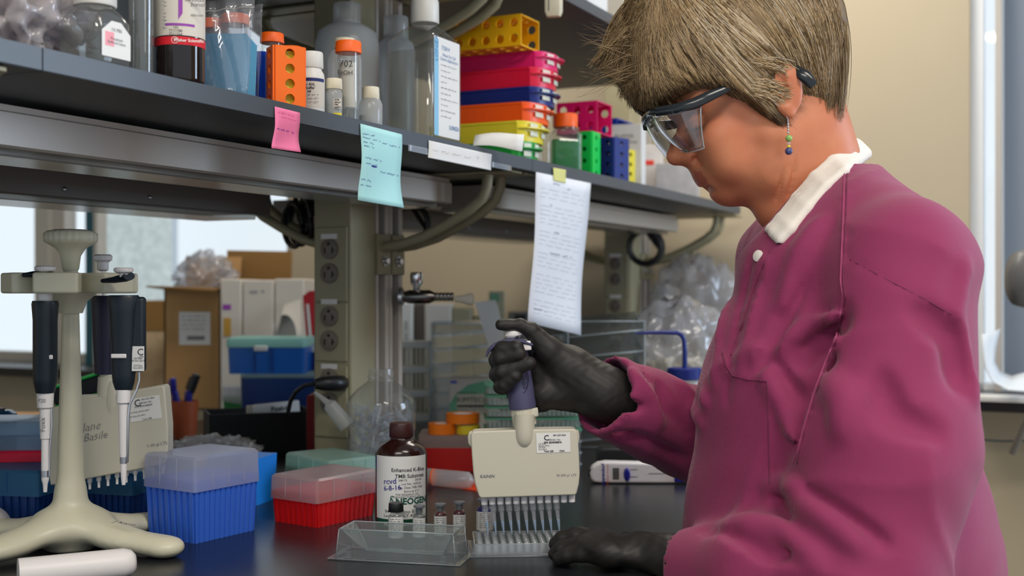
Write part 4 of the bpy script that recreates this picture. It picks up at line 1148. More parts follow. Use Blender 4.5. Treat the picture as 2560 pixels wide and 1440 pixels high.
O('moulded_edges', e, M['acryl2'], r, smooth=180)
f = MB()
for x_, y_ in ((-Lr * .82, -Wr * .8), (Lr * .78, -Wr * .85)): f.lathe([(.004, 0.0014), (.0042, .007), (.003, .0075)], (x_, y_, 0), 16)
O('foot', f, M['acryl'], r, smooth=50)

# ---------------------------------------------------------------- strip plate
c = Vector((-.0475, 1.357, BZ)); yw = math.radians(3.5)
r = T('well_plate', 'clear plastic strip plate of small wells under the pipette tips', 'well plate', c, yw)
fr = MB()
fr.loft([q4(-.001, .1275, -.001, .0835, 0), q4(-.001, .1275, -.001, .0835, .0022), q4(.003, .1235, .003, .0795, .0030), q4(.0045, .122, .0045, .078, .0135), q4(.0065, .120, .0065, .076, .0135), q4(.0065, .120, .0065, .076, .0005)], True, True)
O('frame', fr, M['well'], r, smooth=0)
e = MB()
for A in (q4(-.001, .1275, -.001, .0835, .0012), q4(.0055, .121, .0055, .077, .0137)): e.tube(A + [A[0]], .0005, 6)
O('frame_edges', e, M['acryl2'], r, smooth=180)
proto = None
for i in range(12):
    mb = MB(); ms = MB()
    for j in range(8):
        mb.lathe([(.0022, .0028), (.0030, .0036), (.0033, .0125), (.0038, .0140), (.0033, .0138), (.0029, .0045), (.0005, .0042)], (0, .0095 + j * .009, 0), 12)
    mb.box(-.0043, -.0038, .006, .0765, .0100, .0140); mb.box(.0038, .0043, .006, .0765, .0100, .0140)
    if proto is None:
        proto = O('well_strip', mb, M['well'], r, smooth=40); proto.location = (.0120, 0, 0)
    else:
        q = proto.copy(); COL.objects.link(q); q.parent = r; q.location = (.0120 + .009 * i, 0, 0)

# ---------------------------------------------------------------- multichannel pipette in the hand
DP = 1.372
def P3(px, py, d=DP): return W(px, py, d)
pip = T('multichannel_pipette', 'multichannel pipette held upright in the gloved hand, tips over the wells', 'pipette', P3(1310, 1150))
def pobj(name, mb, m, parent=None, **k):
    o = O(name, mb, m, **k); p = parent or pip
    o.parent = p
    o.matrix_parent_inverse = Matrix.Translation(-Vector(pip.location)) if p is pip else Matrix.Identity(4)
    return o
def pxpoly(pts, d=DP): return [(P3(x, y, d)[0], P3(x, y, d)[2]) for x, y in pts]
body = pxpoly([(1178, 1084), (1181, 1077), (1190, 1075), (1300, 1071), (1430, 1069), (1438, 1071), (1442, 1078), (1446, 1130), (1448, 1180), (1446, 1205), (1440, 1230), (1436, 1233), (1204, 1241), (1198, 1237), (1188, 1205), (1184, 1180), (1180, 1130)])
mb = MB().prism(body, DP - .013, DP + .015)
pobj('manifold', mb, M['pipgrey'], bev=.003, seg=3)
side = MB()
side.prism(pxpoly([(1170, 1090), (1173, 1080), (1180, 1078), (1184, 1115), (1176, 1114), (1171, 1106)]), DP - .008, DP + .008)
side.prism(pxpoly([(1440, 1074), (1445, 1074), (1448, 1090), (1446, 1108), (1440, 1108)]), DP - .008, DP + .008)
pobj('side_clip', side, M['pipgrey'], bev=.001)
mm = MB(); mm.prism(pxpoly([(1204, 1236), (1436, 1228), (1436, 1234), (1206, 1242)]), DP - .009, DP + .011)
pobj('base_strip', mm, M['pipdark'], bev=.001)
mb = MB()
cn = P3(1311, 1098, DP - .013)
mb.lathe([(.0115, .028), (.0118, .01), (.0112, .002), (.0098, -.004), (.0066, -.009), (.002, -.0112)], (cn[0], DP - .007, cn[2]), 32, sy=1.0)
pobj('neck_boss', mb, M['pipgrey'], smooth=60)
for k_ in range(12):
    px = 1211 + 19.9 * k_; py = 1239 - .62 * k_
    t = P3(px, py)
    mb = MB().lathe([(.0034, .001), (.0037, -.002), (.0037, -.0100), (.0030, -.0108)], (t[0], t[1], t[2]), 20)
    nz = pobj('nozzle', mb, M['pipwhite'])
    if k_ < 10:
        e_ = Vector((.0048, 0, -.0438)); ax = e_.normalized()
        p0 = t + Vector((0.0003, 0, -.0095))
        tb_ = MB().tube([p0, p0 + ax * .0085, p0 + ax * .0095, p0 + ax * .024, p0 + ax * .036], [.0039, .0036, .0025, .0019, .0007], 14, cap=False)
        tp_ = pobj('disposable_tip', tb_, M['tipclear'])
        lq = MB().tube([p0 + ax * .0205, p0 + ax * .024, p0 + ax * .0355], [.0017, .0015, .0005], 10)
        pobj('liquid', lq, M['lid_blue'])
lbl = MB().prism(pxpoly([(1340, 1083), (1425, 1081), (1426, 1130), (1342, 1133)], DP - .0135), DP - .0136, DP - .0132)
lo = pobj('calibration_label', lbl, M['whitep'], smooth=0)
def ptxt(rows, m, d, par=None, nm='printed_text', tilt=-.006):
    mb = MB()
    for row in rows:
        t, x, y, size = row[:4]; k = row[4] if len(row) > 4 else {}
        write(mb, t, P3(x, y, d), (1, 0, .02), (-.02, 0, 1), size, **k)
    return pobj(nm, mb, m, smooth=0)
dl = DP - .0138
ptxt([('C', 1366, 1095, .0085, dict(bold=.01)), ('alibrate, Inc.', 1386, 1099, .0030), ('801-253-7064', 1399, 1088, .0025, dict(bold=.02)), ('S/N: B5404087A', 1382, 1106, .0030, dict(bold=.035)), ('Cal Date\n18-Oct-2013', 1346, 1112, .0024, dict(align='LEFT')), ('Cal Due\nOct-2014', 1346, 1121, .0024, dict(align='LEFT')), ('Tech: KJR', 1372, 1128, .0027, dict(bold=.03)), ('CLIA', 1405, 1127, .0027, dict(bold=.03))], M['ink'], dl)
ptxt([('RAININ', 1218, 1191, .0050, dict(bold=.02, shear=.15)), ('20-200 µl  LTS', 1416, 1188, .0038)], M['greyink'], DP - .0132)
# neck collar and handle
ax = (P3(1288, 850) - P3(1313, 1060)).normalized()
p0 = P3(1312, 1062)
pobj('neck_cone', MB().tube([p0, p0 + ax * .010, p0 + ax * .011, p0 + ax * .026], [.0135, .0138, .0142, .0130], 32), M['pipgrey'], smooth=50)
rb = MB()
for i in range(12):
    a = 2 * PI * i / 12; X_, Y_, Z_ = basis(ax); dr = X_ * math.cos(a) + Y_ * math.sin(a)
    rb.tube([p0 + ax * .012 + dr * .0137, p0 + ax * .024 + dr * .0130], .0009, 6)
pobj('collar_ribs', rb, M['pipgrey'])
h0 = p0 + ax * .019; h1 = P3(1293, 860)
HL = (h1 - h0).length
pobj('handle', MB().tube([h0, h0 + ax * .003, h0 + ax * HL * .35, h0 + ax * HL * .7, h0 + ax * HL * .93, h1], [.0150, .0158, .0150, .0135, .0140, .0120], 36), M['violet'], smooth=50)
X_ = Vector((1, 0, 0))
pobj('ejector_arm', MB().cbox(h0 + Vector((.0125, -.004, -.004)), (.010, .012, .010), Matrix.Rotation(-.1, 4, 'Y')), M['pipgrey'], bev=.0015)
pobj('ejector_cover', MB().cbox(P3(1318, 864, DP - .006), (.009, .010, .011), Matrix.Rotation(-.12, 4, 'Y')), M['pipwhite'], bev=.0015)
hk = [P3(1330, 862, DP - .002), P3(1305, 854, DP - .003), P3(1275, 852, DP - .004), P3(1250, 857, DP - .006), P3(1232, 866, DP - .008), P3(1221, 878, DP - .009), P3(1216, 892, DP - .010)]
pobj('finger_hook', MB().tube(hk, [.010, .011, .011, .010, .0085, .006, .003], 14, flat=.28), M['violet'], smooth=60)
pobj('plunger_button', MB().tube([P3(1288, 858), P3(1287, 846), P3(1286, 842), P3(1285, 838), P3(1285, 829), P3(1285, 826)], [.0052, .0055, .0085, .0098, .0098, .0085], 32), M['pipwhite'], smooth=45)
rb = MB()
for i in range(30):
    a = 2 * PI * i / 30; X_, Y_, Z_ = basis(ax); dr = X_ * math.cos(a) + Y_ * math.sin(a)
    rb.tube([P3(1285, 838) + dr * .0098, P3(1285, 829) + dr * .0098], .0005, 5)
pobj('button_ribs', rb, M['pipwhite'])
pobj('button_slot', MB().cbox(P3(1293, 848, DP - .0075), (.004, .003, .008)), M['pipdark'], bev=.0008)
ov = MB(); cc = P3(1309, 955, DP - .0152)
pts = [cc + Vector((.0052 * math.cos(t) * 1 + .001 * math.sin(t), 0, .0125 * math.sin(t))) for t in [2 * PI * i / 28 for i in range(29)]]
ov.tube([p_ + Vector((0, .0018 * abs(p_[0] - cc[0]) / .005, 0)) for p_ in pts], .00035, 6)
write(ov, 'pipet', P3(1309, 955, DP - .0156), (-.1, 0, 1), (-1, 0, -.1), .0075, lift=.0002)
pobj('moulded_logo', ov, M['pipnavy'], smooth=0)
# ================================================================ pipette stand
def bx(d): return d
cx, cy = -.515, 1.40
st = T('pipette_stand', 'ivory carousel pipette stand with fluted knob and splayed feet', 'stand', (cx, cy, BZ))
g = SDF((-.205, -.205, -.012), (.165, .165, .34), .0035)
g.u(g.cone((0, 0, .02), (0, 0, .34), .0172, .0082), 0)
g.u(g.cone((0, 0, .01), (0, 0, .062), .028, .013), .018)
import itertools as it
for a in (-18, -126, 150, 60):
    ar = math.radians(a); e = (math.cos(ar), math.sin(ar)); L = {-18: .128, -126: .150, 150: .125, 60: .12}[a]
    Zs = g.Z; g.Z = Zs * 1.75
    g.u(g.cone((e[0] * .02, e[1] * .02, .050), (e[0] * L * .55, e[1] * L * .55, .030), .030, .021) / 1.3, .02)
    g.u(g.cone((e[0] * L * .5, e[1] * L * .5, .030), (e[0] * L, e[1] * L, .020), .021, .022) / 1.3, .012)
    g.Z = Zs
# hollow arches under the feet and a flat base
for a in (-72, 192, 105, 21):
    ar = math.radians(a)
    g.sub(g.ell((math.cos(ar) * .12, math.sin(ar) * .12, -.010), (.055, .055, .026)), .012)
g.d = np.maximum(g.d, -(g.Z - .0005))
o_, _, _ = sdf_obj('base_and_column', g, M['stand'], None, 2); o_.parent = st
hub = MB(); 
zc = zat(708, cy) - BZ; hh = .0118
O('carousel_hub', MB().lathe([(.020, zc - hh * .8), (.024, zc - hh * .6), (.024, zc + hh * .6), (.020, zc + hh * .8)], seg=32), M['stand'], st)
O('hub_cone', MB().lathe([(.0135, zc - .035), (.018, zc - .022), (.030, zc - .011), (.030, zc - .008)], seg=32), M['stand'], st)
for a in (-83, -143, -22, 38, 98, 158):
    ar = math.radians(a)
    mb = MB(); Mx = Matrix.Rotation(ar, 4, 'Z')
    pl = [(0.0, -.012), (.030, -.012), (.052, -.0245), (.072, -.0245), (.072, .0245), (.052, .0245), (.030, .012), (0, .012)]
    pts = [(Mx @ Vector((x, y, 0))) for x, y in pl]
    mb.prismz([(p.x, p.y) for p in pts], zc - hh, zc + hh)
    O('holder_arm', mb, M['stand'], st, bev=.003, seg=3)
zk = lambda y: zat(y, cy) - BZ
O('knob', MB().lathe([(.0075, zk(680)), (.0095, zk(672)), (.0115, zk(640)), (.0165, zk(622)), (.0255, zk(610)), (.0292, zk(604)), (.0296, zk(596)), (.0296, zk(584)), (.026, zk(578)), (.018, zk(574)), (.001, zk(572))], seg=96, ripple=(24, .0008, zk(605), zk(583))), M['stand'], st, smooth=60)
txt(st, [('J Kane', (.075, -.036, .0372), (.95, -.3, -.08), (.3, .95, .05), .011)], M['ink'], 'handwriting')

def hang_pipette(label, px, d, ytop, ybot, rot_label=False, w=30):
    """single channel pipette hanging in the stand; px geometry scaled to depth d"""
    s = d / F; Z = lambda y: zat(y, d)
    loc = Vector(((px - 1280) * s, d, Z(ybot)))
    r = T('pipette', label, 'pipette', loc, 0, 'pipettes hanging in the ivory stand')
    z = lambda y: Z(y) - loc.z
    return r, s, z
# near left
r, s, z = hang_pipette('slim dark pipette hanging nearest the frame edge, with grey pushbutton', 113, 1.345, 663, 1230)
O('plunger_button', MB().lathe([(8 * s, z(692)), (10 * s, z(682)), (22 * s, z(678)), (25 * s, z(674)), (25 * s, z(668)), (20 * s, z(664))], seg=64, ripple=(24, .0003, z(678), z(667))), M['pipwhite'], r)
O('finger_rest', MB().tube([(-50 * s, -.004, z(688)), (-25 * s, -.006, z(686)), (10 * s, 0, z(686)), (16 * s, 0, z(690))], [.004, .006, .008, .008], 14, flat=.6), M['pipdark'], r)
O('upper_sleeve', MB().lathe([(18 * s, z(755)), (20 * s, z(700))], seg=28), M['pipwhite'], r)
O('handle', MB().lathe([(22 * s, z(982)), (27 * s, z(960)), (29 * s, z(945)), (29 * s, z(800)), (32 * s, z(760)), (30 * s, z(752))], seg=36, sy=1.1), M['pipdark'], r, smooth=50)
O('name_strip', MB().box(-5 * s, 5 * s, -31 * s, -29 * s, z(816), z(776)), M['cream'], r, smooth=0)
O('white_clip', MB().box(4 * s, 27 * s, -24 * s, -18 * s, z(897), z(886)), M['pipwhite'], r, bev=.001)
O('shaft', MB().lathe([(4.5 * s, z(1230)), (6 * s, z(1210)), (9 * s, z(1200)), (9.5 * s, z(1190)), (9.5 * s, z(1098)), (12 * s, z(1096)), (14 * s, z(1022)), (19 * s, z(1018)), (21 * s, z(982))], seg=28), M['pipwhite'], r, smooth=40)
O('metal_band', MB().lathe([(10 * s, z(1192)), (10 * s, z(1176))], seg=24), M['steel'], r)
O('ejector_rod', MB().tube([(15 * s, 0, z(1010)), (17 * s, 0, z(1060)), (12 * s, 0, z(1120)), (11 * s, 0, z(1190))], .0010, 8), M['steel'], r)
txt(r, [('P20', (0, -21 * s, z(1000)), (1, 0, 0), ez, .006), ('Foxx', (0, -14.5 * s, z(1060)), (0, 0, 1), (-1, 0, 0), .008)], M['greyink'])
# near right
r, s, z = hang_pipette('dark pipette with white calibration sticker and steel ejector rod, hanging in the stand', 309, 1.335, 672, 1212)
O('plunger_button', MB().lathe([(9 * s, z(695)), (12 * s, z(684)), (22 * s, z(680)), (24 * s, z(676)), (24 * s, z(672)), (20 * s, z(669))], seg=64, ripple=(24, .0003, z(680), z(671))), M['pipwhite'], r)
O('finger_rest', MB().tube([(-60 * s, .01, z(702)), (-30 * s, .006, z(700)), (0, .004, z(694)), (14 * s, 0, z(690))], [.004, .006, .008, .008], 14, flat=.6), M['pipdark'], r)
O('handle', MB().lathe([(21 * s, z(974)), (27 * s, z(955)), (29 * s, z(935)), (30 * s, z(880)), (36 * s, z(780)), (40 * s, z(745)), (36 * s, z(738))], seg=36, sy=.8), M['pipdark'], r, smooth=50)
O('ejector_sleeve', MB().box(10 * s, 55 * s, -12 * s, 14 * s, z(930), z(742)), M['pipdark'], r, bev=.004, seg=3)
cl = O('calibration_label', MB().box(22 * s, 55.5 * s, -12.6 * s, -12.2 * s, z(927), z(865)), M['whitep'], r, smooth=0)
txt(cl, [('C', (46 * s, -12.8 * s, z(880)), (1, 0, 0), ez, .0105), ('S/N:', (49 * s, -12.8 * s, z(891)), (1, 0, 0), ez, .003), ('Cal Date\n20-Oct-2013\n\nCal Due\nOct-2014', (40 * s, -12.8 * s, z(907)), (1, 0, 0), ez, .0028)], M['ink'])
O('white_clip', MB().box(-22 * s, 16 * s, -31 * s, -26 * s, z(894), z(883)), M['pipwhite'], r, bev=.001)
O('shaft', MB().lathe([(4.5 * s, z(1212)), (7 * s, z(1190)), (8 * s, z(1158)), (8 * s, z(1150)), (11 * s, z(1132)), (13 * s, z(1010)), (18 * s, z(1006)), (18 * s, z(974))], seg=28), M['pipwhite'], r, smooth=40)
O('metal_band', MB().lathe([(9 * s, z(1158)), (9.5 * s, z(1142))], seg=24), M['steel'], r)
O('ejector_rod', MB().tube([(38 * s, 0, z(925)), (40 * s, -.001, z(950)), (34 * s, -.002, z(975)), (18 * s, -.003, z(1010)), (14 * s, -.003, z(1040)), (13 * s, -.003, z(1120)), (10 * s, -.001, z(1155))], .0013, 8), M['steel'], r)
# multichannel behind
d = 1.495; s = d / F
loc = Vector(((315 - 1280) * s, d, zat(1090, d)))
r = T('multichannel_pipette', 'warm grey multichannel pipette hanging behind the stand column with handwritten name', 'pipette', loc, math.radians(4), rot=(0, 0, 0))
PX = lambda x, y, dd=0: Vector(((x - 315) * s, dd, -(y - 1090) * s))
pl = [(PX(x, y)[0], PX(x, y)[2]) for x, y in [(135, 1018), (200, 1000), (412, 961), (418, 966), (426, 1060), (426, 1140), (417, 1158), (205, 1198), (135, 1210), (132, 1190)]]
O('manifold', MB().prism(pl, -.012, .014), M['pipgrey'], r, bev=.003, seg=3)
O('top_ridge', MB().prism([(PX(x, y)[0], PX(x, y)[2]) for x, y in [(200, 988), (270, 984), (276, 992), (205, 1005)]], -.009, .010), M['pipgrey'], r, bev=.001)
O('neck', MB().lathe([(25 * s, 0), (22 * s, 50 * s), (18 * s, 52 * s), (16 * s, 70 * s)], PX(268, 992), 24), M['pipgrey'], r)
O('neck_boss', MB().sphere(PX(285, 1000, -.008), 23 * s, 20, 14, (.8, .45, 2.2)), M['pipgrey'], r)
O('handle', MB().lathe([(24 * s, 0), (27 * s, 60 * s), (33 * s, 180 * s), (30 * s, 196 * s)], PX(262, 935), 30), M['pipnavy'], r, smooth=50)
O('plunger_stem', MB().tube([PX(258, 740), PX(258, 662)], 3 * s, 10), M['steel'], r)
O('plunger_button', MB().lathe([(8 * s, 0), (14 * s, 4 * s), (14 * s, 22 * s), (22 * s, 28 * s), (23 * s, 38 * s), (18 * s, 42 * s)], PX(257, 678), 48, ripple=(20, .0003, 26 * s, 39 * s)), M['pipwhite'], r)
for i in range(12):
    x = 150 + 22.8 * i; y = 1206 - 4.3 * (i)
    O('nozzle', MB().lathe([(3.2 * s, -30 * s), (3.6 * s, -14 * s), (6 * s, -13 * s), (6.5 * s, 6 * s)], PX(x + 6, y), 16), M['pipwhite'], r)
cl = O('calibration_label', MB().prism([(PX(x, y)[0], PX(x, y)[2]) for x, y in [(330, 996), (405, 985), (412, 1042), (335, 1053)]], -.0125, -.0121), M['whitep'], r, smooth=0)
mb = MB(); e1, e2 = (1, 0, .17), (-.17, 0, 1)
for t, x, y, sz_ in [('C', 352, 1006, .012), ('alibrate, Inc.', 372, 1003, .0034), ('801-253-7064', 378, 994, .0028), ('S/N: B0334683A', 367, 1012, .0033), ('Cal Date 20-Oct-2013', 358, 1026, .0026), ('Cal Due Oct-2014', 352, 1037, .0026), ('Tech: KJR', 376, 1044, .003)]:
    write(mb, t, PX(x, y, -.0128), e1, e2, sz_)
O('printed_text', mb, M['ink'], cl, smooth=0)
mb = MB(); write(mb, 'Jane', PX(236, 1064, -.0123), e1, e2, .014, bold=-.012, shear=.35, wob=.0006); write(mb, 'Basile', PX(246, 1088, -.0123), e1, e2, .0135, bold=-.012, shear=.35, wob=.0006)
write(mb, '1-10 µl LTS', PX(400, 1108, -.0123), e1, e2, .0055)
O('handwriting', mb, M['greyink'], r, smooth=0)

# black box sliver at the near edge behind the stand
bo2 = O('black_case', MB().loft([rr(.03, .012, .002, 0, 3), rr(.028, .011, .002, .27, 3)]), M['black'], loc=(W(-32, 0, 1.66)[0], 1.60, BZ), label='tall black case at the frame edge behind the stand arms', cat='case')
# rounded mouse at the near edge, white tube at the bottom
lo = on(5, 1372); 
g = SDF((-.05, -.075, 0), (.05, .075, .05), .0025); g.u(g.ell((0, 0, .006), (.034, .060, .034)), 0); g.d = np.maximum(g.d, -(g.Z - .001))
ms = T('computer_mouse', 'white rounded device at the frame edge beside the stand foot', 'mouse', lo + Vector((-.055, .06, 0)), 0)
o_, _, _ = sdf_obj('shell', g, M['pipwhite'], None, 1); o_.parent = ms
O('seam', MB().tube([(.034 * math.cos(t), -.03 + .004 * math.cos(t), .008 + .019 * math.sin(t)) for t in [PI * i / 12 for i in range(13)]], .0008, 6), M['black'], ms)
p0, p1 = on(215, 1460) , on(372, 1425)
d_ = (p1 - p0).normalized()
wt = MB(); rad = .0155
p0 = Vector((-.50, 1.215, BZ + rad)); p1 = Vector((-.398, 1.268, BZ + rad)); d_ = (p1 - p0).normalized()
wt.tube([p0, p1 - d_ * .012, p1 - d_ * .004, p1], [rad, rad, rad * .85, rad * .55], 40)
O('white_tube', wt, M['pipwhite'], label='thick white plastic tube lying at the bottom edge beside the stand foot', cat='tube', smooth=60)
for v_ in bpy.data.objects['white_tube'].data.vertices: v_.co -= p0
bpy.data.objects['white_tube'].location = p0
# clutter between stand and window
crumple('plastic_bag', Vector((W(535, 0, 1.95)[0], 1.95, BZ + .028)), (.078, .040, .034), M['film'], 5, 'crumpled clear plastic bag lying behind the blue tip rack', 'bag', .25, 2.4, 80)
O('folded_tissues', MB().loft([rr(.062, .032, .006, 0, 3), rr(.058, .030, .006, .034, 3)]), M['whitep'], loc=(W(525, 0, 1.96)[0], 1.96, BZ), label='folded white tissues inside the crumpled clear bag', cat='tissues', smooth=50)
r = T('file_box', 'open black file box holding a pad of sticky notes', 'box', on(655, 1136), math.radians(20))
s = r.location.y / F; hb = .076; hw = .094; dp = .11
O('box_body', MB().box(-hw, hw, 0, .003, 0, hb).box(-hw, hw, dp - .003, dp, 0, hb).box(-hw, -hw + .003, 0, dp, 0, hb).box(hw - .003, hw, 0, dp, 0, hb).box(-hw, hw, 0, dp, 0, .003), mat('matte_black_board', (.008, .008, .009), .6), r, smooth=0)
pd = T('sticky_note_pad', 'white packet of sticky notes standing in the black file box', 'note pad', r.location + Vector((.012, .036, .02)), math.radians(22))
O('packet', MB().box(-.03, .055, 0, .010, 0, .070), M['whitep'], pd, rot=(0, -.07, 0), bev=.001)
txt(pd, [('Post-it', (.014, -.0012, .060), (1, 0, .07), (-.07, 0, 1), .013, dict(bold=.03))], M['ink'])
O('second_packet', MB().box(-.045, .03, .012, .020, 0, .066), M['labelbeige'], pd, bev=.001)
# pen cup
loc = Vector((W(462, 0, 2.45)[0], 2.45, BZ))
r = T('pen_cup', 'brown orange cup holding pens', 'cup', loc)
O('cup_body', MB().lathe([(.022, 0), (.028, .075), (.026, .075), (.020, .003)], seg=28), M['cuporange'], r)
for (x0, y0, x1, y1, m_, rad, lb_) in [(440, 1050, 432, 945, 'penblue', .0055, 'indigo pen with clip standing leftmost in the cup'), (455, 1050, 438, 978, 'penblue', .005, 'shorter indigo pen in the middle of the cup'), (452, 1050, 492, 935, 'black', .0075, 'thick black marker leaning in the pen cup'), (470, 1050, 474, 975, 'penblue', .0055, 'indigo pen behind the black marker in the cup')]:
    a_, b_ = W(x0, y0, 2.45), W(x1, y1, 2.44 + .01 * rad * 100); a_.z = max(a_.z, BZ + .006); u_ = (b_ - a_)
    pn = T('pen', lb_, 'pen', a_)
    O('barrel', MB().tube([(0, 0, 0), u_ * .6, u_ * .62, u_ * .98, u_], [rad * .9, rad * .9, rad * 1.15, rad * 1.15, rad * .8], 16), M[m_], pn)
    O('clip', MB().tube([u_ * .95 + Vector((-rad * 1.3, -rad, 0)), u_ * .68 + Vector((-rad * 1.3, -rad, 0))], rad * .25, 6), M[m_], pn)
# neon clamp and blue clamp
r = T('neon_clamp', 'black clamp with neon green edges between stand column and pen cup', 'clamp', W(215, 965, 2.0), .2)
O('clamp_body', MB().box(-.055, .030, -.01, .01, -.016, .012), M['black'], r, bev=.003, rot=(0, -.3, 0))
O('green_edges', MB().box(-.055, .032, -.012, .012, .012, .016).box(-.055, .022, -.012, .012, -.020, -.016), mat('neon_green', S(50, 226, 90), .4), r, bev=.001, rot=(0, -.3, 0))
O('clamp_post', MB().box(-.045, -.030, -.006, .006, BZ - r.location.z, -.02), M['black'], r)
r = T('timer_gadget', 'translucent dark blue gadget at the frame edge above the dark racks', 'gadget', W(0, 1065, 1.75), 0)
O('gadget_body', MB().loft([rr(.022, .012, .006, -.022, 4), rr(.022, .012, .006, .018, 4), rr(.016, .010, .006, .023, 4)]), mat('petrol_plastic', S(16, 60, 96), .15), r, smooth=50)
O('dark_face', MB().box(-.02, .012, -.0125, -.012, -.016, .010), M['black'], r, smooth=0)
O('gadget_post', MB().box(-.006, .006, -.004, .004, BZ + .13 - r.location.z, -.02), M['black'], r)
b_ = O('wooden_tray', MB().box(-.16, .19, -.05, .05, 0, .022), mat('oak_wood', S(206, 148, 76), .55, mix=(S(180, 122, 58), 14, .7)), loc=(W(60, 0, 2.35)[0], 2.35, zat(1064, 2.35)), label='wooden tray strip at the frame edge below the window sill', cat='tray', bev=.002)
O('tray_leg', MB().box(-.14, -.12, -.03, .03, BZ - b_.location.z, 0).box(.15, .17, -.03, .03, BZ - b_.location.z, 0), M['black'], b_)
crumple('wrapping', Vector((W(75, 0, 2.1)[0], 2.1, BZ + .03)), (.075, .03, .04), M['whitep'], 8, 'white crumpled wrapping behind the dark racks at the frame edge', 'wrapping', .25, 3, 56)
# ================================================================ by the window
def at3(px, py, d): return W(px, py, d)
def carton(name, label, px0, px1, ytop, ybase, d, dep, m, cat='box', yaw=0, z=None):
    s = d / F; x0, x1 = (px0 - 1280) * s, (px1 - 1280) * s
    z0 = zat(ybase, d) if z is None else z; h = zat(ytop, d) - z0
    r = T(name, label, cat, ((x0 + x1) / 2, d, z0), yaw); return r, (x1 - x0) / 2, h, s
r, hw, h, s = carton('cardboard_box', 'tall open cardboard box with shipping label and raised flaps', 410, 552, 722, 1040, 3.0, .2, M['card'], z=BZ)
t = .004
O('box_body', MB().box(-hw, hw, 0, t, 0, h).box(-hw, hw, .2 - t, .2, 0, h).box(-hw, -hw + t, 0, .2, 0, h).box(hw - t, hw, 0, .2, 0, h).box(-hw, hw, 0, .2, 0, t), M['card'], r, smooth=0)
O('front_flap', MB().add([(-hw - .03, -.05, h + .006), (hw, -.05, h - .004), (hw, 0, h), (-hw, 0, h)], [(0, 1, 2, 3)]), M['card2'], r, smooth=0, solid=t)
O('back_flap', MB().add([(-hw, .2, h), (hw, .2, h), (hw + .004, .215, h + .085), (-hw - .004, .215, h + .085)], [(0, 1, 2, 3)]), M['card'], r, smooth=0, solid=t)
sl = O('shipping_label', MB().box(-hw + .038, hw - .026, -.001, 0, h - .140, h - .058), M['whitep'], r, smooth=0)
mb = MB()
for i in range(4): squiggle(mb, (-hw + .044, -.0012, h - .068 - i * .011), (1, 0, 0), ez, .06, .003, 300 + i, th=.001)
mb.box(-hw + .058, hw - .04, -.0016, -.0012, h - .128, h - .118)
O('printed_text', mb, M['greyink'], sl, smooth=0)
crumple('plastic_bag', Vector((r.location[0] + .015, 3.07, BZ + h + .028)), (.062, .040, .050), M['film'], 12, 'shiny clear plastic bag bulging out of the tall cardboard box', 'bag', .55, 1.9, 80, power=1.3)
r, hw, h, s = carton('cardboard_box', 'second cardboard box half hidden behind the hanging pipettes', 330, 412, 752, 1040, 3.35, .2, M['card2'], z=BZ)
O('box_body', MB().box(-hw, hw, 0, .2, h - .085, h), M['card2'], r, bev=.002)
O('box_lower', MB().box(-hw + .002, hw - .002, .002, .198, 0, h - .085), mat('kraft_print', S(200, 176, 140), .8, mix=(S(140, 108, 70), 9, .9)), r, smooth=0)
r, hw, h, s = carton('flat_carton', 'brown cardboard panel standing behind the white binders', 560, 722, 627, 1020, 3.25, .01, M['card2'], 'panel', z=BZ)
O('panel', MB().box(-hw, hw, 0, .006, 0, h), M['card2'], r, rot=(0, .02, 0))
for i, (a_, b_, y_, lb_) in enumerate([(551, 606, 698, 'white binder with coloured spine stickers beside the cardboard box'), (607, 686, 700, 'white binder with blue handwriting on its spine'), (687, 762, 697, 'white binder next to the bench upright')]):
    r, hw, h, s = carton('ring_binder', lb_, a_, b_ - 2, y_, 1040, 2.95, .2, M['white'], 'binder', z=BZ)
    O('cover', MB().box(-hw, hw, 0, .22, 0, h), M['labelbeige'], r, bev=.003)
    if i == 0:
        O('spine_sticker', MB().box(-.02, .0, -.001, 0, h - .075, h - .062), M['purple'], r, smooth=0)
        O('spine_sticker', MB().box(-.018, .0, -.001, 0, h - .14, h - .095), mat('mustard_sticker', S(196, 152, 60), .6), r, smooth=0)
    if i == 1:
        mb = MB(); squiggle(mb, (-.02, -.001, h - .028), (1, 0, 0), ez, .035, .006, 7, th=.0015); O('handwriting', mb, M['blueink'], r, smooth=0)
# paper arch and papers, red folder
ar = []
for i in range(13):
    t_ = PI * i / 12; ar.append([W(712 - 30 * math.cos(t_), 842 - 56 * math.sin(t_), 2.88), W(712 - 30 * math.cos(t_), 842 - 56 * math.sin(t_), 2.92)])
o = O('curled_paper', MB().grid(ar), M['whitep'], label='white paper curled into an arch on the teal lidded tote', cat='paper', smooth=180, solid=.001)
o = O('paper_stack', MB().add([W(690, 842, 2.90), W(755, 842, 2.90), W(752, 748, 2.93), W(712, 762, 2.93)], [(0, 1, 2, 3)]), M['labelbeige'], label='leaning papers with red marks beside the red folder', cat='paper', smooth=0, solid=.004)
fd = T('red_folder', 'red folder standing against the bench upright', 'folder', (W(772, 0, 2.75)[0], 2.75, BZ))
z_ = lambda y: zat(y, 2.75) - BZ; X_ = lambda px: (px - 772) * 2.75 / F
O('cover', MB().prism([(X_(757), z_(740)), (X_(772), z_(728)), (X_(792), z_(726)), (X_(792), 0), (X_(770), 0), (X_(766), z_(850))], 0, .008), mat('folder_red', S(186, 26, 40), .5), fd, smooth=0)
O('paper_edge', MB().prism([(X_(766), z_(760)), (X_(772), z_(760)), (X_(780), z_(850)), (X_(774), z_(850))], -.002, 0), M['whitep'], fd, smooth=0)
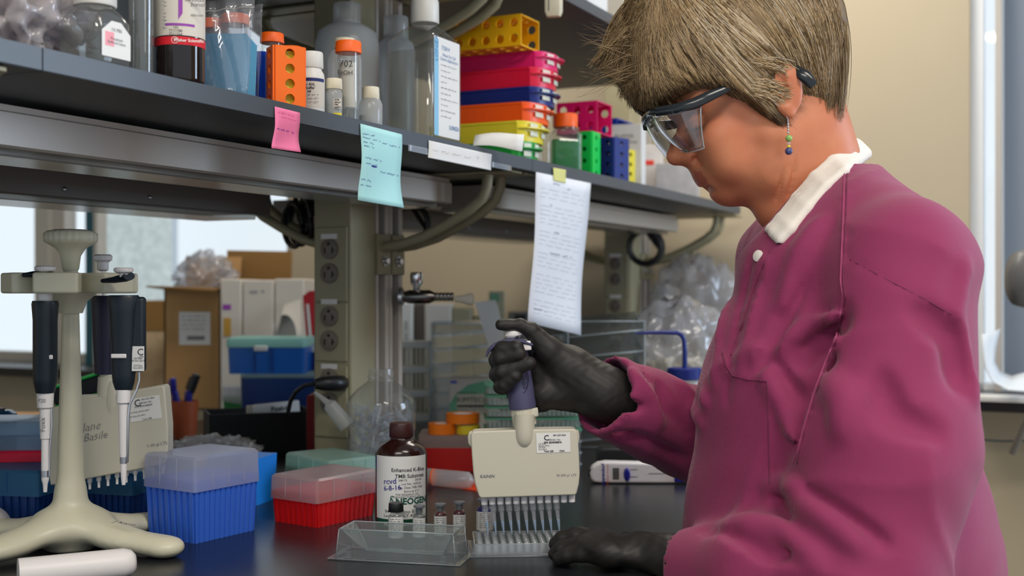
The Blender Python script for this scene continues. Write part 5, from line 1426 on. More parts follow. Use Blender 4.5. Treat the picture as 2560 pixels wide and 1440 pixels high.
# teal lidded tote, stacked on a dark blue one
r, hw, h, s = carton('storage_tote', 'blue plastic tote with pale teal lid and white latch', 568, 762, 850, 935, 2.62, .2, None, 'tote')
zt_ = r.location.z - BZ
O('tote_body', MB().loft([rr(hw * .97, .07, .008, 0, 3, 0, .07), rr(hw, .072, .008, h - .012, 3, 0, .07)]), mat('tote_blue', S(8, 96, 184), .3), r, smooth=40)
for x_ in (-.3, .15): O('divider', MB().box(hw * x_, hw * x_ + .002, -.0035, -.001, .003, h - .02), M['navy'], r)
O('lid', MB().loft([rr(hw * 1.02, .075, .008, h - .016, 3, 0, .07), rr(hw * 1.02, .075, .008, h, 3, 0, .07), rr(hw, .072, .008, h + .004, 3, 0, .07)]), mat('pale_teal', S(132, 186, 176), .4), r, smooth=40)
O('latch', MB().box(-.025, .005, -.009, -.005, h - .024, h - .012), M['white'], r, bev=.002)
r, hw, h, s = carton('storage_tote', 'dark blue tote under the teal lidded one', 600, 792, 940, 1060, 2.60, .2, None, 'tote', z=BZ)
O('tote_body', MB().loft([rr(hw * .97, .07, .008, 0, 3, 0, .07), rr(hw, .072, .008, h, 3, 0, .07)]), M['rack_dark'], r, smooth=40)
O('lid', MB().loft([rr(hw * 1.01, .073, .008, h - .004, 3, 0, .07), rr(hw * 1.01, .073, .008, h + .003, 3, 0, .07)]), M['lid_green'], r, smooth=40)
r, hw, h, s = carton('storage_tote', 'navy tote with white lid against the bench upright', 766, 800, 868, 935, 2.72, .1, None, 'tote', z=None)
O('tote_body', MB().box(-hw, hw, 0, .1, BZ - r.location.z, h * .8), M['navy'], r, bev=.002)
O('lid', MB().box(-hw, hw, -.002, .1, h * .8, h), M['white'], r, bev=.002)
o = O('red_binder', MB().box(-.024, .006, 0, .1, 0, .115), mat('dark_red_board', S(128, 14, 20), .6), loc=(W(800, 0, 2.12)[0], 2.12, BZ), label='dark red board standing behind the plug and black file box', cat='binder', bev=.002)
# power plug
pg = W(818, 958, 1.90)
r = T('power_plug', 'black power plug with curved cord in the lowest outlet', 'plug', pg)
O('plug_body', MB().tube([(-.018, -.012, 0), (-.005, -.008, 0), (.012, -.002, 0), (.02, .012, -.001), (.022, .03, -.001)], [.008, .0115, .0125, .0125, .010], 18), M['black'], r)
O('cord', MB().tube([(-.018, -.012, 0), (-.035, -.01, -.003), (-.05, 0, -.014), (-.06, .01, -.030), (-.066, .02, -.05)], .0035, 10), M['black'], r)
# ================================================================ middle of the bench
loc = Vector((W(953, 0, 1.855)[0], 1.855, BZ)); s, yb = base(loc); zz = lambda y: (yb - y) * s
r = T('media_bottle', 'large clear bottle without a cap, full of small clear tips', 'bottle', loc)
pr = [(78, 1250), (84, 1180), (84, 1095), (82, 1085), (85, 1075), (86, 1010), (82, 996), (60, 972), (38, 955), (32, 950), (32, 945), (35, 942), (32, 938), (31, 922)]
O('bottle_body', MB().lathe(prof(loc, pr), seg=48, cap1=False), M['pet'], r, smooth=60)
mb = MB(); q = random.Random(9)
for i in range(260):
    a_, rr_, z_ = q.uniform(0, 2 * PI), .045 * math.sqrt(q.random()), q.uniform(.008, .118)
    c_ = Vector((rr_ * math.cos(a_), rr_ * math.sin(a_), z_)); v_ = Vector((q.uniform(-1, 1), q.uniform(-1, 1), q.uniform(-1, 1))).normalized() * .014
    if (c_ + v_).to_2d().length > .050 or (c_ - v_).to_2d().length > .050: v_ *= .3
    if c_.z - abs(v_.z) < .004: continue
    mb.tube([c_ - v_, c_ + v_], [.0028, .0010], 6)
o = O('tip_filling', mb, M['tipclear'], r, smooth=60); o['kind'] = 'stuff'
r = T('transfer_pipette', 'cloudy plastic syringe tip leaning on the clear bottle', 'pipette', W(862, 1060, 1.84))
O('barrel', MB().tube([W(868, 1066, 1.84) - r.location, W(824, 1012, 1.84) - r.location, W(818, 1006, 1.84) - r.location, W(786, 980, 1.84) - r.location], [.013, .0105, .005, .002], 20), M['hdpe2'], r)
O('weigh_dish', MB().lathe([(.022, 0), (.026, .014), (.0245, .014), (.021, .002)], seg=32), mat('grey_dish', S(128, 124, 116), .4), loc=(W(828, 0, 1.86)[0], 1.86, BZ + .0), label='small grey round dish beside the black file box', cat='dish')
O('yellow_marker', MB().lathe([(.006, 0), (.006, .05), (.004, .056)], seg=20), M['yellow'], loc=(W(856, 0, 1.92)[0] , 1.97, BZ + .0), label='yellow marker standing behind the small grey dish', cat='marker')
# white rack tower behind
def white_tower():
    d = 2.75; s = d / F; X = lambda px: (px - 1040) * s
    r = T('rack_tower', 'white tower of tube racks behind the big clear bottle', 'rack', (W(1040, 0, d)[0], d, BZ)); Z = lambda y: zat(y, d) - BZ
    for y in (862, 925, 985, 1045): O('shelf_bar', MB().box(X(1002), X(1078), 0, .05, Z(y + 9), Z(y - 9)), M['white'], r, bev=.002)
    O('side_post', MB().box(X(998), X(1004), 0, .05, 0, Z(852)), M['white'], r)
    O('side_post', MB().box(X(1074), X(1080), 0, .05, 0, Z(852)), M['white'], r)
    for i in range(7): O('tube_column', MB().box(X(1008 + i * 10), X(1013 + i * 10), .004, .03, .0, Z(856)), M['cream'], r)
white_tower()
r, hw, h, s = carton('instrument', 'white slim instrument standing behind the bench upright', 1000, 1032, 757, 1040, 3.0, .1, None, 'instrument', z=BZ)
O('housing', MB().box(-hw, hw, 0, .2, 0, h), M['white'], r, bev=.004); O('grey_side', MB().box(hw, hw + .032, .03, .2, 0, h), M['greymetal'], r, bev=.003)
mb = MB(); write(mb, 'AIR 2000', (0, -.001, h - .07), (0, 0, 1), (-1, 0, 0), .013); O('printed_text', mb, M['greyink'], r, smooth=0)
r, hw, h, s = carton('instrument', 'boxy cream instrument behind the clear acrylic drawers', 1062, 1178, 760, 1040, 3.0, .2, None, 'instrument', z=BZ)
O('housing', MB().box(-hw, hw - .05, 0, .2, 0, h), M['labelbeige'], r, bev=.004); O('side_housing', MB().box(hw - .05, hw, .02, .2, 0, h - .01), M['tan'], r, bev=.004)
r, hw, h, s = carton('thermostat', 'grey green wall device with a small green screen', 1222, 1262, 728, 790, 3.05, .03, None, 'device')
O('housing', MB().box(-hw, hw, 0, .03, 0, h), M['tan'], r, bev=.003); O('screen', MB().box(-hw + .004, hw - .014, -.001, 0, h - .026, h - .006), mat('lcd_green', S(96, 140, 110), .3), r, smooth=0)
O('foot', MB().box(-.008, .008, .005, .02, BZ - r.location.z, 0), M['tan'], r)
for i, (a_, b_, y_, lb_, m_) in enumerate([(1180, 1262, 790, 'low beige machine in the blurred background below the wall device', 'tan'), (1270, 1335, 780, 'small grey machine in the blurred background', 'greymetal')]):
    r, hw, h, s = carton('instrument', lb_, a_, b_, y_, 1040, 3.1 + i * .02 + .02, .1, None, 'instrument', z=BZ)
    O('housing', MB().box(-hw, hw, 0, .1, 0, h), M[m_], r, bev=.005)
    O('dark_window', MB().box(-hw * .5, hw * .4, -.001, 0, h - .02, h - .006), M['darkhole'], r, smooth=0)
# gas valve on the upright
v0 = W(1003, 742, 2.03)
r = T('gas_valve', 'chrome gas valve with ribbed hose nozzle on the bench upright', 'valve', v0)
s = 2.03 / F
O('flange', MB().lathe([(.016, -.004), (.016, .002), (.010, .006)], (0, 0, 0), 24, (1, 0, 0)), M['steel'], r)
O('valve_body', MB().lathe([(.008, 0), (.0115, .01), (.0115, .045), (.006, .056)], (.003, 0, 0), 24, (1, 0, 0)), mat('dark_chrome', (.18, .17, .16), .25, metal=1), r)
O('hose_nozzle', MB().lathe([(.0062 + (.0014 if i % 2 else 0), .054 + i * .0032) for i in range(11)], (.003, 0, 0), 20, (1, 0, 0)), mat('brushed_dark', (.3, .29, .28), .3, metal=1), r, smooth=20)
O('nozzle_tip', MB().lathe([(.005, .088), (.0065, .10), (.0105, .112), (.0105, .118), (.004, .12)], (.003, 0, -.001), 20, (1, 0, -.03)), M['hdpe2'], r)
O('handle', MB().lathe([(.005, .0), (.0065, .012), (.0105, .017), (.0115, .030), (.0105, .034)], (.026, 0, .006), 20), M['chrome'], r)
O('handle_disc', MB().lathe([(.0095, 0), (.0095, .0015)], (.026, 0, .0402), 20), mat('olive_disc', S(120, 112, 40), .5), r)
# rolled paper funnel
r = O('paper_roll', MB().loft([[W(x, y, 2.35 + dd) for x, y, dd in ring] for ring in ([(1248, 955, 0), (1285, 955, 0), (1285, 955, .03), (1248, 955, .03)], [(1192, 770, 0), (1245, 765, 0), (1245, 765, .03), (1192, 770, .03)], [(1184, 756, 0), (1238, 750, 0), (1238, 750, .02), (1184, 756, .02)])]), mat('soft_paper', S(206, 202, 196), .8), label='loosely folded white paper standing behind the gloved hand', cat='paper', smooth=30)
# box of wipes
d = 2.45; r, hw, h, s = carton('tissue_box', 'green and white box of laboratory wipes', 1124, 1244, 948, 1093, d, .1, None, 'tissue box', z=BZ)
bz = O('carton', MB().box(-hw, hw, 0, .1, 0, h), M['labelbeige'], r, bev=.001)
X = lambda px: (px - 1184) * s; Z = lambda y: zat(y, d) - BZ
gp = [(X(1124), Z(1010)), (X(1140), Z(985)), (X(1170), Z(962)), (X(1210), Z(952)), (X(1244), Z(950)), (X(1244), Z(1090)), (X(1124), Z(1090))]
O('green_print', MB().prism(gp, -.0006, -.0002), mat('mint_green', S(112, 178, 142), .6), r, smooth=0)
O('white_panel', MB().prism([(X(1142), Z(985)), (X(1244), Z(985)), (X(1244), Z(1088)), (X(1142), Z(1088))], -.0009, -.0007), mat('panel_paper', S(206, 200, 180), .7), r, smooth=0)
O('black_bar', MB().prism([(X(1143), Z(1012)), (X(1244), Z(1012)), (X(1244), Z(1018)), (X(1143), Z(1018))], -.0012, -.0010), M['ink'], r, smooth=0)
O('blue_oval', MB().prism([(X(1126), Z(952)), (X(1142), Z(952)), (X(1142), Z(958)), (X(1126), Z(958))], -.0012, -.0008), M['blue'], r, smooth=0)
txt(r, [('KIMTECH', (X(1142), -.0012, Z(1000)), (1, 0, 0), ez, .0225, dict(align='LEFT', fit=76 * s)), ('Kimberly-Clark', (X(1142), -.0012, Z(982)), (1, 0, 0), ez, .0065, dict(align='LEFT')), ('SCIENCE', (X(1180), -.0013, Z(1015)), (1, 0, 0), ez, .006, dict(align='LEFT')),
        ('Delicate Task Wipers\nEssuie-tout pour taches\ndelicates', (X(1142), -.0012, Z(1032)), (1, 0, 0), ez, .0075, dict(align='LEFT'))], M['ink'])
# red slide box with tapes
r, hw, h, s = carton('red_box', 'red tray with cloudy lid carrying the orange tape rolls', 1042, 1225, 1120, 1178, 2.0, .11, None, 'box', z=BZ)
O('tray', MB().loft([rr(hw * .98, .05, .005, 0, 3, 0, .05), rr(hw, .05, .005, h, 3, 0, .05)]), M['redplastic'], r, smooth=40)
O('lid', MB().loft([rr(hw * .97, .049, .004, h, 3, 0, .05), rr(hw * .97, .049, .004, h + .020, 3, 0, .05)]), clear('pinkish_cloudy', (.8, .66, .62), (.70, .56, .52), .7, .2, .5), r, smooth=40)
zt_ = BZ + h + .0202
def tape(label, px, d, R0, hh, z, m, tilt=0):
    o = O('tape_roll', MB().lathe([(R0, 0), (R0, hh), (R0 * .62, hh), (R0 * .62, 0), (R0, 0)], seg=48, cap0=False, cap1=False), M[m], loc=(W(px, 0, d)[0], d, z), label=label, cat='tape roll', group='tape rolls on the red tray')
    O('core', MB().lathe([(R0 * .62, .0004), (R0 * .62, hh - .0004), (R0 * .56, hh - .0004), (R0 * .56, .0004), (R0 * .62, .0004)], seg=40, cap0=False, cap1=False), M['whitep'], o)
    return o
tape('orange tape roll, lower one beside the brown bottle cap', 1105, 2.035, .0235, .0175, zt_, 'tapeorange')
tape('yellow tape roll under the upper orange one', 1170, 2.035, .0200, .0150, zt_, 'yellow')
tape('orange tape roll, upper one resting on the other two', 1157, 2.04, .0285, .0160, zt_ + .0178, 'tapeorange')
# syringe, blue bits, orange card
r = T('cloudy_tube', 'cloudy plastic tube with orange ring lying before the red tray', 'tube', W(1068, 1176, 1.84), 0)
a_, b_ = Vector((0, 0, 0)), Vector((.068, -.02, -.004)); r.location.z = BZ + .016; u_ = b_ - a_
O('tube_body', MB().tube([a_, a_ + u_ * .7, a_ + u_ * .93, b_, b_ + u_ * .05, b_ + u_ * .35], [.0125, .0135, .0135, .0095, .0035, .0028], 24), M['hdpe2'], r)
O('orange_ring', MB().tube([a_ + u_ * .12, a_ + u_ * .15], [.0131, .0131], 24), M['orange'], r)
O('blue_wrapper', MB().loft([rr(.03, .008, .004, 0, 3), rr(.028, .007, .004, .010, 3)]), mat('blue_foil', S(26, 56, 130), .3), loc=(W(1118, 0, 1.93)[0], 1.91, BZ), label='blue wrapper between the cloudy tube and the red tray', cat='wrapper', smooth=40)
a_ = [on(1093, 1215), on(1215, 1200), on(1240, 1218), on(1190, 1228)]
O('orange_card', MB().add([p - a_[0] + Vector((0, 0, .0008)) for p in a_] , [(0, 3, 2, 1)]), M['orangecard'], loc=a_[0], label='flat orange red card on the bench behind the pipette manifold', cat='card', smooth=0, solid=.0014)

# ---------------------------------------------------------------- clear acrylic organisers
def acrylic(label, px0, px1, ytop, d, dep, n, slopes, yaw=0):
    s = d / F; hw = (px1 - px0) / 2 * s; H = zat(ytop, d) - BZ
    r = T('acrylic_organizer', label, 'organizer', (W((px0 + px1) / 2, 0, d)[0], d, BZ), yaw, 'clear acrylic organizers')
    t = .003
    O('shell', MB().box(-hw, -hw + t, 0, dep, 0, H).box(hw - t, hw, 0, dep, 0, H).box(-hw, hw, dep - t, dep, 0, H).box(-hw, hw, 0, dep, H - t, H).box(-hw, hw, 0, dep, 0, t), M['acryl'], r, smooth=0)
    e = MB()
    for x_ in (-hw, hw):
        for y_ in (0, dep): e.tube([(x_, y_, 0), (x_, y_, H)], .0011, 6)
    for z_ in (0, H):
        e.tube([(-hw, 0, z_), (hw, 0, z_), (hw, dep, z_), (-hw, dep, z_), (-hw, 0, z_)], .0013, 6)
    O('bright_edges', e, M['acryl2'], r, smooth=180)
    for i in range(n):
        z0 = H * (i + .25) / n
        b = MB().add([(-hw + t, 0, z0), (hw - t, 0, z0 + slopes * .3), (hw - t, dep, z0 + slopes), (-hw + t, dep, z0 + slopes * .7)], [(0, 1, 2, 3)])
        sh_ = O('sloped_shelf', b, M['acryl'], r, smooth=0, solid=.0025)
        O('shelf_edges', MB().tube([(-hw + t, 0, z0), (hw - t, 0, z0 + slopes * .3), (hw - t, dep, z0 + slopes)], .0014, 6).tube([(-hw, -.001, z0 + .003), (-hw, dep, z0 + slopes * .8)], .0012, 6), M['acryl2'], r, smooth=180)
    return r
acrylic('clear acrylic shelf unit with shiny sloped shelves behind the cuff', 1420, 1612, 803, 2.30, .16, 6, .045)
acrylic('clear acrylic unit right behind the long hanging paper and gloved hand', 1325, 1412, 812, 2.42, .12, 6, .03)
acrylic('clear acrylic drawer unit behind the box of wipes', 1078, 1230, 808, 2.62, .12, 7, .03)
# stack of clear green-edged plates
r = T('plate_stack', 'stack of clear culture plates with green edged lids behind the manifold', 'plates', (W(1330, 0, 1.98)[0], 2.0, BZ), .05)
s = 2.0 / F; hw = 118 * s; M['greenedge'] = clear('green_edge', (.4, .8, .6), (.25, .72, .48), .7, .2, .6)
for i in range(8):
    z0 = .003 + i * .0185
    O('plate', MB().loft([rr(hw * .97, .043, .004, z0, 3), rr(hw, .045, .004, z0 + .014, 3)]), M['well'], r, smooth=40)
    O('plate_rim', MB().loft([rr(hw * 1.01, .046, .004, z0 + .0135, 3), rr(hw * 1.01, .046, .004, z0 + .0158, 3)]), M['greenedge'] if i > 2 else M['acryl2'], r, smooth=40)
    ws = MB()
    for k in range(20): ws.box(-hw * .92 + k * hw * .095, -hw * .92 + k * hw * .095 + .003, -.0435, -.042, z0 + .002, z0 + .012)
    O('well_row', ws, M['lid_green'] if i > 2 else M['acryl2'], r, smooth=0)
# wash bottle
loc = Vector((W(1712, 0, 2.15)[0], 2.15, BZ)); s, yb = base(loc); zz = lambda y: (yb - y) * s
r = T('wash_bottle', 'wash bottle with navy cap and bent navy spout', 'bottle', loc)
O('bottle_body', MB().lathe([(48 * s, 0), (50 * s, .003), (50 * s, zz(1000)), (46 * s, zz(975)), (40 * s, zz(958)), (40 * s, zz(948))], seg=40), M['hdpe2'], r)
cap(r, 44 * s, zz(948), zz(919), M['navy'], n=60, depth=.0005)
tp_ = [(0, 0, zz(921)), (0, 0, zz(880)), (-2 * s, 0, zz(850)), (-8 * s, 0, zz(838)), (-20 * s, 0, zz(832)), (-60 * s, 0, zz(831)), (-100 * s, 0, zz(832)), (-126 * s, 0, zz(834))]
O('spout', MB().tube(tp_, [6.5 * s, 6 * s, 5.5 * s, 5.5 * s, 5.5 * s, 5 * s, 4 * s, 1.4 * s], 16), M['navy'], r)
# bags of beads
o = crumple('plastic_bag', Vector((W(1700, 0, 2.75)[0], 2.75, BZ + .12)), (.13, .09, .14), M['film'], 21, 'big clear plastic bag of white bits behind the wash bottle', 'bag', .22, 2.0, 80)
mb = MB(); q = random.Random(3)
for i in range(420):
    a_, ph = q.uniform(0, 2 * PI), q.random(); rr_ = .10 * math.sqrt(q.random())
    mb.sphere((rr_ * 1.05 * math.cos(a_), rr_ * .7 * math.sin(a_), -.10 + q.random() * .12), q.uniform(.006, .011), 6, 4)
f_ = O('white_bits', mb, M['cream'], o, smooth=180); f_['kind'] = 'stuff'
crumple('plastic_bag', Vector((W(1603, 0, 2.95)[0], 2.95, BZ + .085)), (.055, .045, .10), mat('mottled_bag', S(196, 184, 158), .5, mix=(S(150, 132, 100), 26, 1)), 23, 'mottled pale bag in the blurred background by the far upright', 'bag', .2, 2.2, 56)
crumple('plastic_bag', Vector((W(1742, 0, 3.1)[0], 3.1, BZ + .26)), (.10, .06, .11), M['film'], 27, 'limp clear bag draped against the wall behind the sleeve', 'bag', .3, 2.2, 56)
# lying electronic pipette on black rest
r = T('rest_block', 'black block behind the lying electronic pipette', 'block', Vector((W(1560, 0, 1.98)[0], 1.98, BZ)))
O('block', MB().prism([(-.045, 0), (.08, 0), (.08, .040), (-.038, .040), (-.042, .030)], 0, .05), M['black'], r, bev=.003)
c_ = on(1476, 1196); c_.y = 1.88; s = c_.y / F; c_ = Vector((W(1476, 0, 1.88)[0], 1.88, BZ))
r = T('electronic_pipette', 'white electronic pipette with blue buttons lying on the bench behind the wrist', 'pipette', c_)
X = lambda px: (px - 1476) * s; yb = 720 + (CZ - BZ) / s; Z = lambda y: (yb - y) * s
O('case', MB().prism([(X(1476), Z(1195)), (X(1474), Z(1180)), (X(1480), Z(1165)), (X(1495), Z(1156)), (X(1515), Z(1153)), (X(1790), Z(1160)), (X(1790), Z(1206)), (X(1500), Z(1205)), (X(1484), Z(1203))], -.012, .016), M['pipwhite'], r, bev=.004, seg=3)
O('screen', MB().box(X(1530), X(1546), -.0126, -.012, Z(1196), Z(1167)), mat('lcd_grey', S(96, 96, 90), .3), r, smooth=0)
O('blue_button', MB().lathe([(8 * s, 0), (8 * s, .004), (6 * s, .006)], (X(1565), -.012, Z(1183)), 20, (0, -1, 0), sy=2.0), M['penblue'], r)
O('blue_slider', MB().box(X(1683), X(1730), -.016, -.010, Z(1202), Z(1178)), M['penblue'], r, bev=.002)
O('groove', MB().box(X(1573), X(1592), -.0126, -.012, Z(1172), Z(1170)).box(X(1573), X(1592), -.0126, -.012, Z(1190), Z(1188)).box(X(1620), X(1680), -.0126, -.012, Z(1182), Z(1180)), M['greyink'], r, smooth=0)
O('black_tip', MB().box(X(1471), X(1480), -.005, .005, Z(1192), Z(1172)), M['black'], r, bev=.001)
txt(r, [('eppendorf', (X(1506), -.0126, Z(1182)), (0, 0, 1), (-1, 0, 0), .0078, dict(bold=.03))], M['penblue']); txt(r, [('Repeater Xstream', (X(1517), -.0126, Z(1182)), (0, 0, 1), (-1, 0, 0), .0042)], M['red'])
# ================================================================ beyond the person
P_ = lambda px, py, d: W(px, py, d)
d = 2.72
sh = []
for i in range(12):
    t_ = i / 11
    sh.append([P_(2452 + 22 * math.sin(t_ * 2.2) + t_ * 110 * t_, 826 + 150 * (1 - (1 - t_) ** 2) - 24 * t_ * t_, d + k_ * .03) for k_ in (0, 1, 2, 3)])
sh = []
Lc = [(2455, 835), (2457, 880), (2463, 920), (2482, 955), (2520, 975), (2565, 978)]; Rc = [(2500, 822), (2490, 868), (2486, 905), (2500, 930), (2530, 940), (2570, 930)]
for (x0, y0), (x1, y1) in zip(Lc, Rc): sh.append([P_(x0 + (x1 - x0) * t_, y0 + (y1 - y0) * t_ + 5 * math.sin(PI * t_), 2.50 + .14 * t_) for t_ in (0, .33, .66, 1)])
o = O('curled_papers', MB().grid(sh), M['whitep'], label='curled white papers on the black sill behind the shoulder', cat='paper', smooth=180, solid=.002)
O('paper_sheets', MB().box(-.07, .12, -.05, .05, 0, .008), M['whitep'], loc=(P_(2530, 0, 2.58)[0], 2.62, zs + .0202), yaw=-TH, label='flat paper sheets lying on the black sill under the curled ones', cat='paper')
r = T('desk_lamp', 'dark grey rounded lamp head at the far frame edge before the shade', 'lamp', P_(2562, 697, 2.3), 0)
O('lamp_head', MB().lathe([(.010, -.03), (.034, -.02), (.038, 0), (.034, .02), (.010, .032)], (0, 0, 0), 30, (1, .3, 0), sy=1.5), mat('lamp_grey', S(104, 104, 104), .4), r, smooth=60)
O('lamp_arm', MB().tube([(.02, 0, -.04), (.06, .05, -.2), (.06, .2, -.36)], .008, 10), M['greymetal'], r)
O('cable', MB().tube([P_(2436, 1096, 2.5) - P_(2436, 1096, 2.5)] + [P_(x, y, 2.5) - P_(2436, 1096, 2.5) for x, y in ((2470, 1101), (2510, 1103), (2560, 1102), (2640, 1095))], .0022, 8), M['black'], loc=P_(2436, 1096, 2.5), label='thin black cable sagging across the beige wall under the sill', cat='cable')
# ================================================================ the person
HD = 1.38
pc = Vector((.47, 1.39, 0))
person = T('person', 'person in a magenta lab gown, safety glasses and black gloves, bending over the bench', 'person', pc)
def pk(o): o.parent = person; o.matrix_parent_inverse = Matrix.Translation(-pc); return o
def pO(name, mb, m, **k): return pk(O(name, mb, m, **k))
M['skin'] = mat('skin', S(204, 132, 96), .46, spec=.35, sss=.10, mix=(S(190, 110, 80), 22, .6), bump=(420, .12))
M['lips'] = mat('lips', S(176, 98, 78), .42)
M['gown'] = mat('magenta_gown', S(143, 50, 90), .72, spec=.25, bump=(210, .35, 'weave'), sheen=.15, mix=(S(138, 48, 88), 5, .5))
M['knit'] = mat('white_knit', S(232, 224, 214), .85, bump=(260, .3, 'weave'))
M['glove'] = mat('black_nitrile', (.020, .018, .016), .52, spec=.42, bump=(380, .10))
hairs = [mat('hair_tone_%d' % i, c, .5, spec=.45) for i, c in enumerate([S(150, 124, 86), S(124, 100, 68), S(176, 150, 112), S(98, 80, 56), S(190, 174, 150)])]
M['hairbase'] = mat('hair_underlayer', S(126, 103, 72), .65, mix=(S(96, 76, 50), 60, 1), bump=(300, .5))
M['trousers'] = mat('dark_trousers', (.02, .022, .03), .8)
def w3(px, py, d): return tuple(W(px, py, d))
def surf(g, px, py, d0=1.0, d1=1.7, st=.0012):
    ds = np.arange(d0, d1, st); k = (px - 1280) / F; q = (py - 720) / F
    P = np.stack([k * ds, ds, CZ - q * ds], 1); I = (P - g.lo) / g.step
    ok = np.all((I >= 0) & (I < np.array(g.n) - 1.001), 1)
    if not ok.any(): return None
    I = I[ok]; dd = ds[ok]; i = np.floor(I).astype(int); f = I - i; v = 0
    for a in (0, 1):
        for b in (0, 1):
            for c in (0, 1):
                v = v + g.d[i[:, 0] + a, i[:, 1] + b, i[:, 2] + c] * (f[:, 0] if a else 1 - f[:, 0]) * (f[:, 1] if b else 1 - f[:, 1]) * (f[:, 2] if c else 1 - f[:, 2])
    h = np.nonzero(v < 0)[0]
    return None if len(h) == 0 else float(dd[h[0]])

# ---- gown
g = SDF((.03, 1.0, .42), (.64, 1.72, 1.34), .0045)
K = .04
for dd, xo in ((1.31, 0), (1.46, -6)):
    g.u(g.cone(w3(2085 + xo, 740, dd), w3(2080 + xo, 1000, dd), .108, .135), K)
    g.u(g.cone(w3(2080 + xo, 1000, dd), w3(2075 + xo, 1330, dd), .135, .160), K)
g.u(g.cone((.375, 1.33, .93), (.47, 1.35, .48), .15, .17), K)
g.u(g.cone((.375, 1.45, .93), (.47, 1.44, .48), .15, .17), K)
g.u(g.cone(w3(2085, 560, 1.38), w3(2130, 700, 1.38), .060, .11), K)          # neck base to upper back
g.u(g.cone(w3(2120, 540, 1.34), w3(2262, 668, 1.215), .060, .068), K)        # near shoulder
g.u(g.cone(w3(2060, 560, 1.42), w3(1990, 660, 1.53), .050, .070), K)         # far shoulder
g.u(g.cone(w3(1985, 660, 1.535), w3(1925, 1110, 1.53), .070, .070), .02)
fa = g.cone(w3(1925, 1110, 1.53), w3(1735, 1082, 1.47), .068, .056)
g.u(fa, .02)
c0, c1 = Vector(w3(1512, 985, 1.385)), Vector(w3(1735, 1082, 1.47)); nn = (c0 - c1).normalized()
def cut(f, c, n): return np.maximum(f, (g.X - c[0]) * n[0] + (g.Y - c[1]) * n[1] + (g.Z - c[2]) * n[2])
nc = Vector((-.86, 0, .50 * .9)).normalized() * 1.0
fa = cut(g.cone(c1, c0 + nn * .03, .056, .046), c0, nn)
g.u(fa, .012)
fo = cut(cut(g.cone(c0 - nn * .05, c0 + nn * .05, .043, .0405), c0 + nn * .02, nn), c0 - nn * .03, -nn)
g.sub(fo, .003)
# near arm
ua0, ua1, el = w3(2258, 680, 1.20), w3(2215, 1120, 1.165), w3(2150, 1440, 1.145)
g.u(g.cone(ua0, ua1, .072, .082), .016)
g.u(g.cone(ua1, el, .082, .078), .03)
f0, f1 = Vector(w3(1915, 1436, 1.18)), Vector(w3(1722, 1420, 1.258)); n2 = (f1 - f0).normalized()
g.u(g.cone(el, f0, .076, .060), .02)
g.u(cut(g.cone(f0, f1 + n2 * .03, .060, .036), f1, n2), .012)
g.sub(cut(cut(g.cone(f1 - n2 * .05, f1 + n2 * .05, .039, .032), f1 + n2 * .02, n2), f1 - n2 * .03, -n2), .003)
# wrinkles: ridges (+) and grooves (-) drawn as photo-space polylines laid on the cloth
def crease(pts, rpx, sign, kk=.008, depth=0.0, d0=1.0):
    P = []
    for px, py in pts:
        dd = surf(g, px, py, d0)
        if dd is None: continue
        P.append((px, py, dd))
    for i in range(len(P) - 1):
        a, b = P[i], P[i + 1]
        m = 4; prev = None
        for j in range(m + 1):
            t = j / m; px, py = a[0] + (b[0] - a[0]) * t, a[1] + (b[1] - a[1]) * t
            dd = surf0(px, py, d0) or (a[2] + (b[2] - a[2]) * t)
            r_ = rpx * dd / F; off = (depth * r_)
            c_ = W(px, py, dd - (off if sign < 0 else -off))
            if prev is not None:
                f = g.cone(prev, tuple(c_), r_, r_)
                if sign > 0: g.u(f, kk)
                else: g.sub(f, kk)
            prev = tuple(c_)
base_d = g.d.copy()
class _B: pass
gb = _B(); gb.lo, gb.step, gb.n, gb.d = g.lo, g.step, g.n, base_d
def surf0(px, py, d0=1.0): return surf(gb, px, py, d0)
# hollow between chest and sleeve
for px, py, rp in ((2045, 838, 56), (2005, 872, 46), (2085, 805, 36), (2050, 905, 46), (2015, 985, 38), (1985, 1080, 32)):
    dd = surf0(px, py)
    if dd: g.sub(g.ell(w3(px, py, dd - .004), (rp * dd / F, rp * dd / F * .8, rp * dd / F * 1.2)), .016)
crease([(1960, 850), (2020, 815), (2098, 785)], 9, +1, .012, .3)
crease([(1935, 905), (1965, 950), (2010, 1010)], 9, -1, .012, .1)
crease([(1890, 870), (1915, 940), (1950, 1000), (1985, 1100)], 8, +1, .012, .4)
crease([(1820, 760), (1800, 850), (1790, 960)], 6, +1, .01, .4)
crease([(1880, 640), (1850, 760), (1828, 900), (1815, 1000)], 5, -1, .008, .2)
crease([(1915, 650), (1880, 800), (1855, 930)], 6, +1, .01, .5)
crease([(2000, 700), (1960, 800), (1900, 920)], 9, -1, .014, .2)
crease([(2050, 560), (2000, 640), (1960, 760)], 9, +1, .016, .6)
crease([(1935, 1200), (1955, 1270), (1990, 1340), (1960, 1380)], 11, -1, .012, .0)
crease([(1985, 1205), (2060, 1260), (2140, 1310), (2215, 1360)], 10, -1, .012, .0)
crease([(2000, 1250), (2080, 1310), (2150, 1370)], 12, +1, .014, .3)
crease([(1925, 1215), (1975, 1200), (2000, 1230)], 11, +1, .012, .3)
crease([(1760, 1320), (1840, 1340), (1930, 1400)], 10, -1, .014, .2)
crease([(1850, 1300), (1960, 1330), (2050, 1400)], 12, +1, .014, .4)
crease([(2385, 780), (2410, 880), (2432, 1000)], 7, +1, .012, .3)
crease([(2415, 660), (2395, 770)], 8, +1, .012, .2)
crease([(2300, 780), (2380, 840), (2400, 960)], 10, -1, .02, .4)
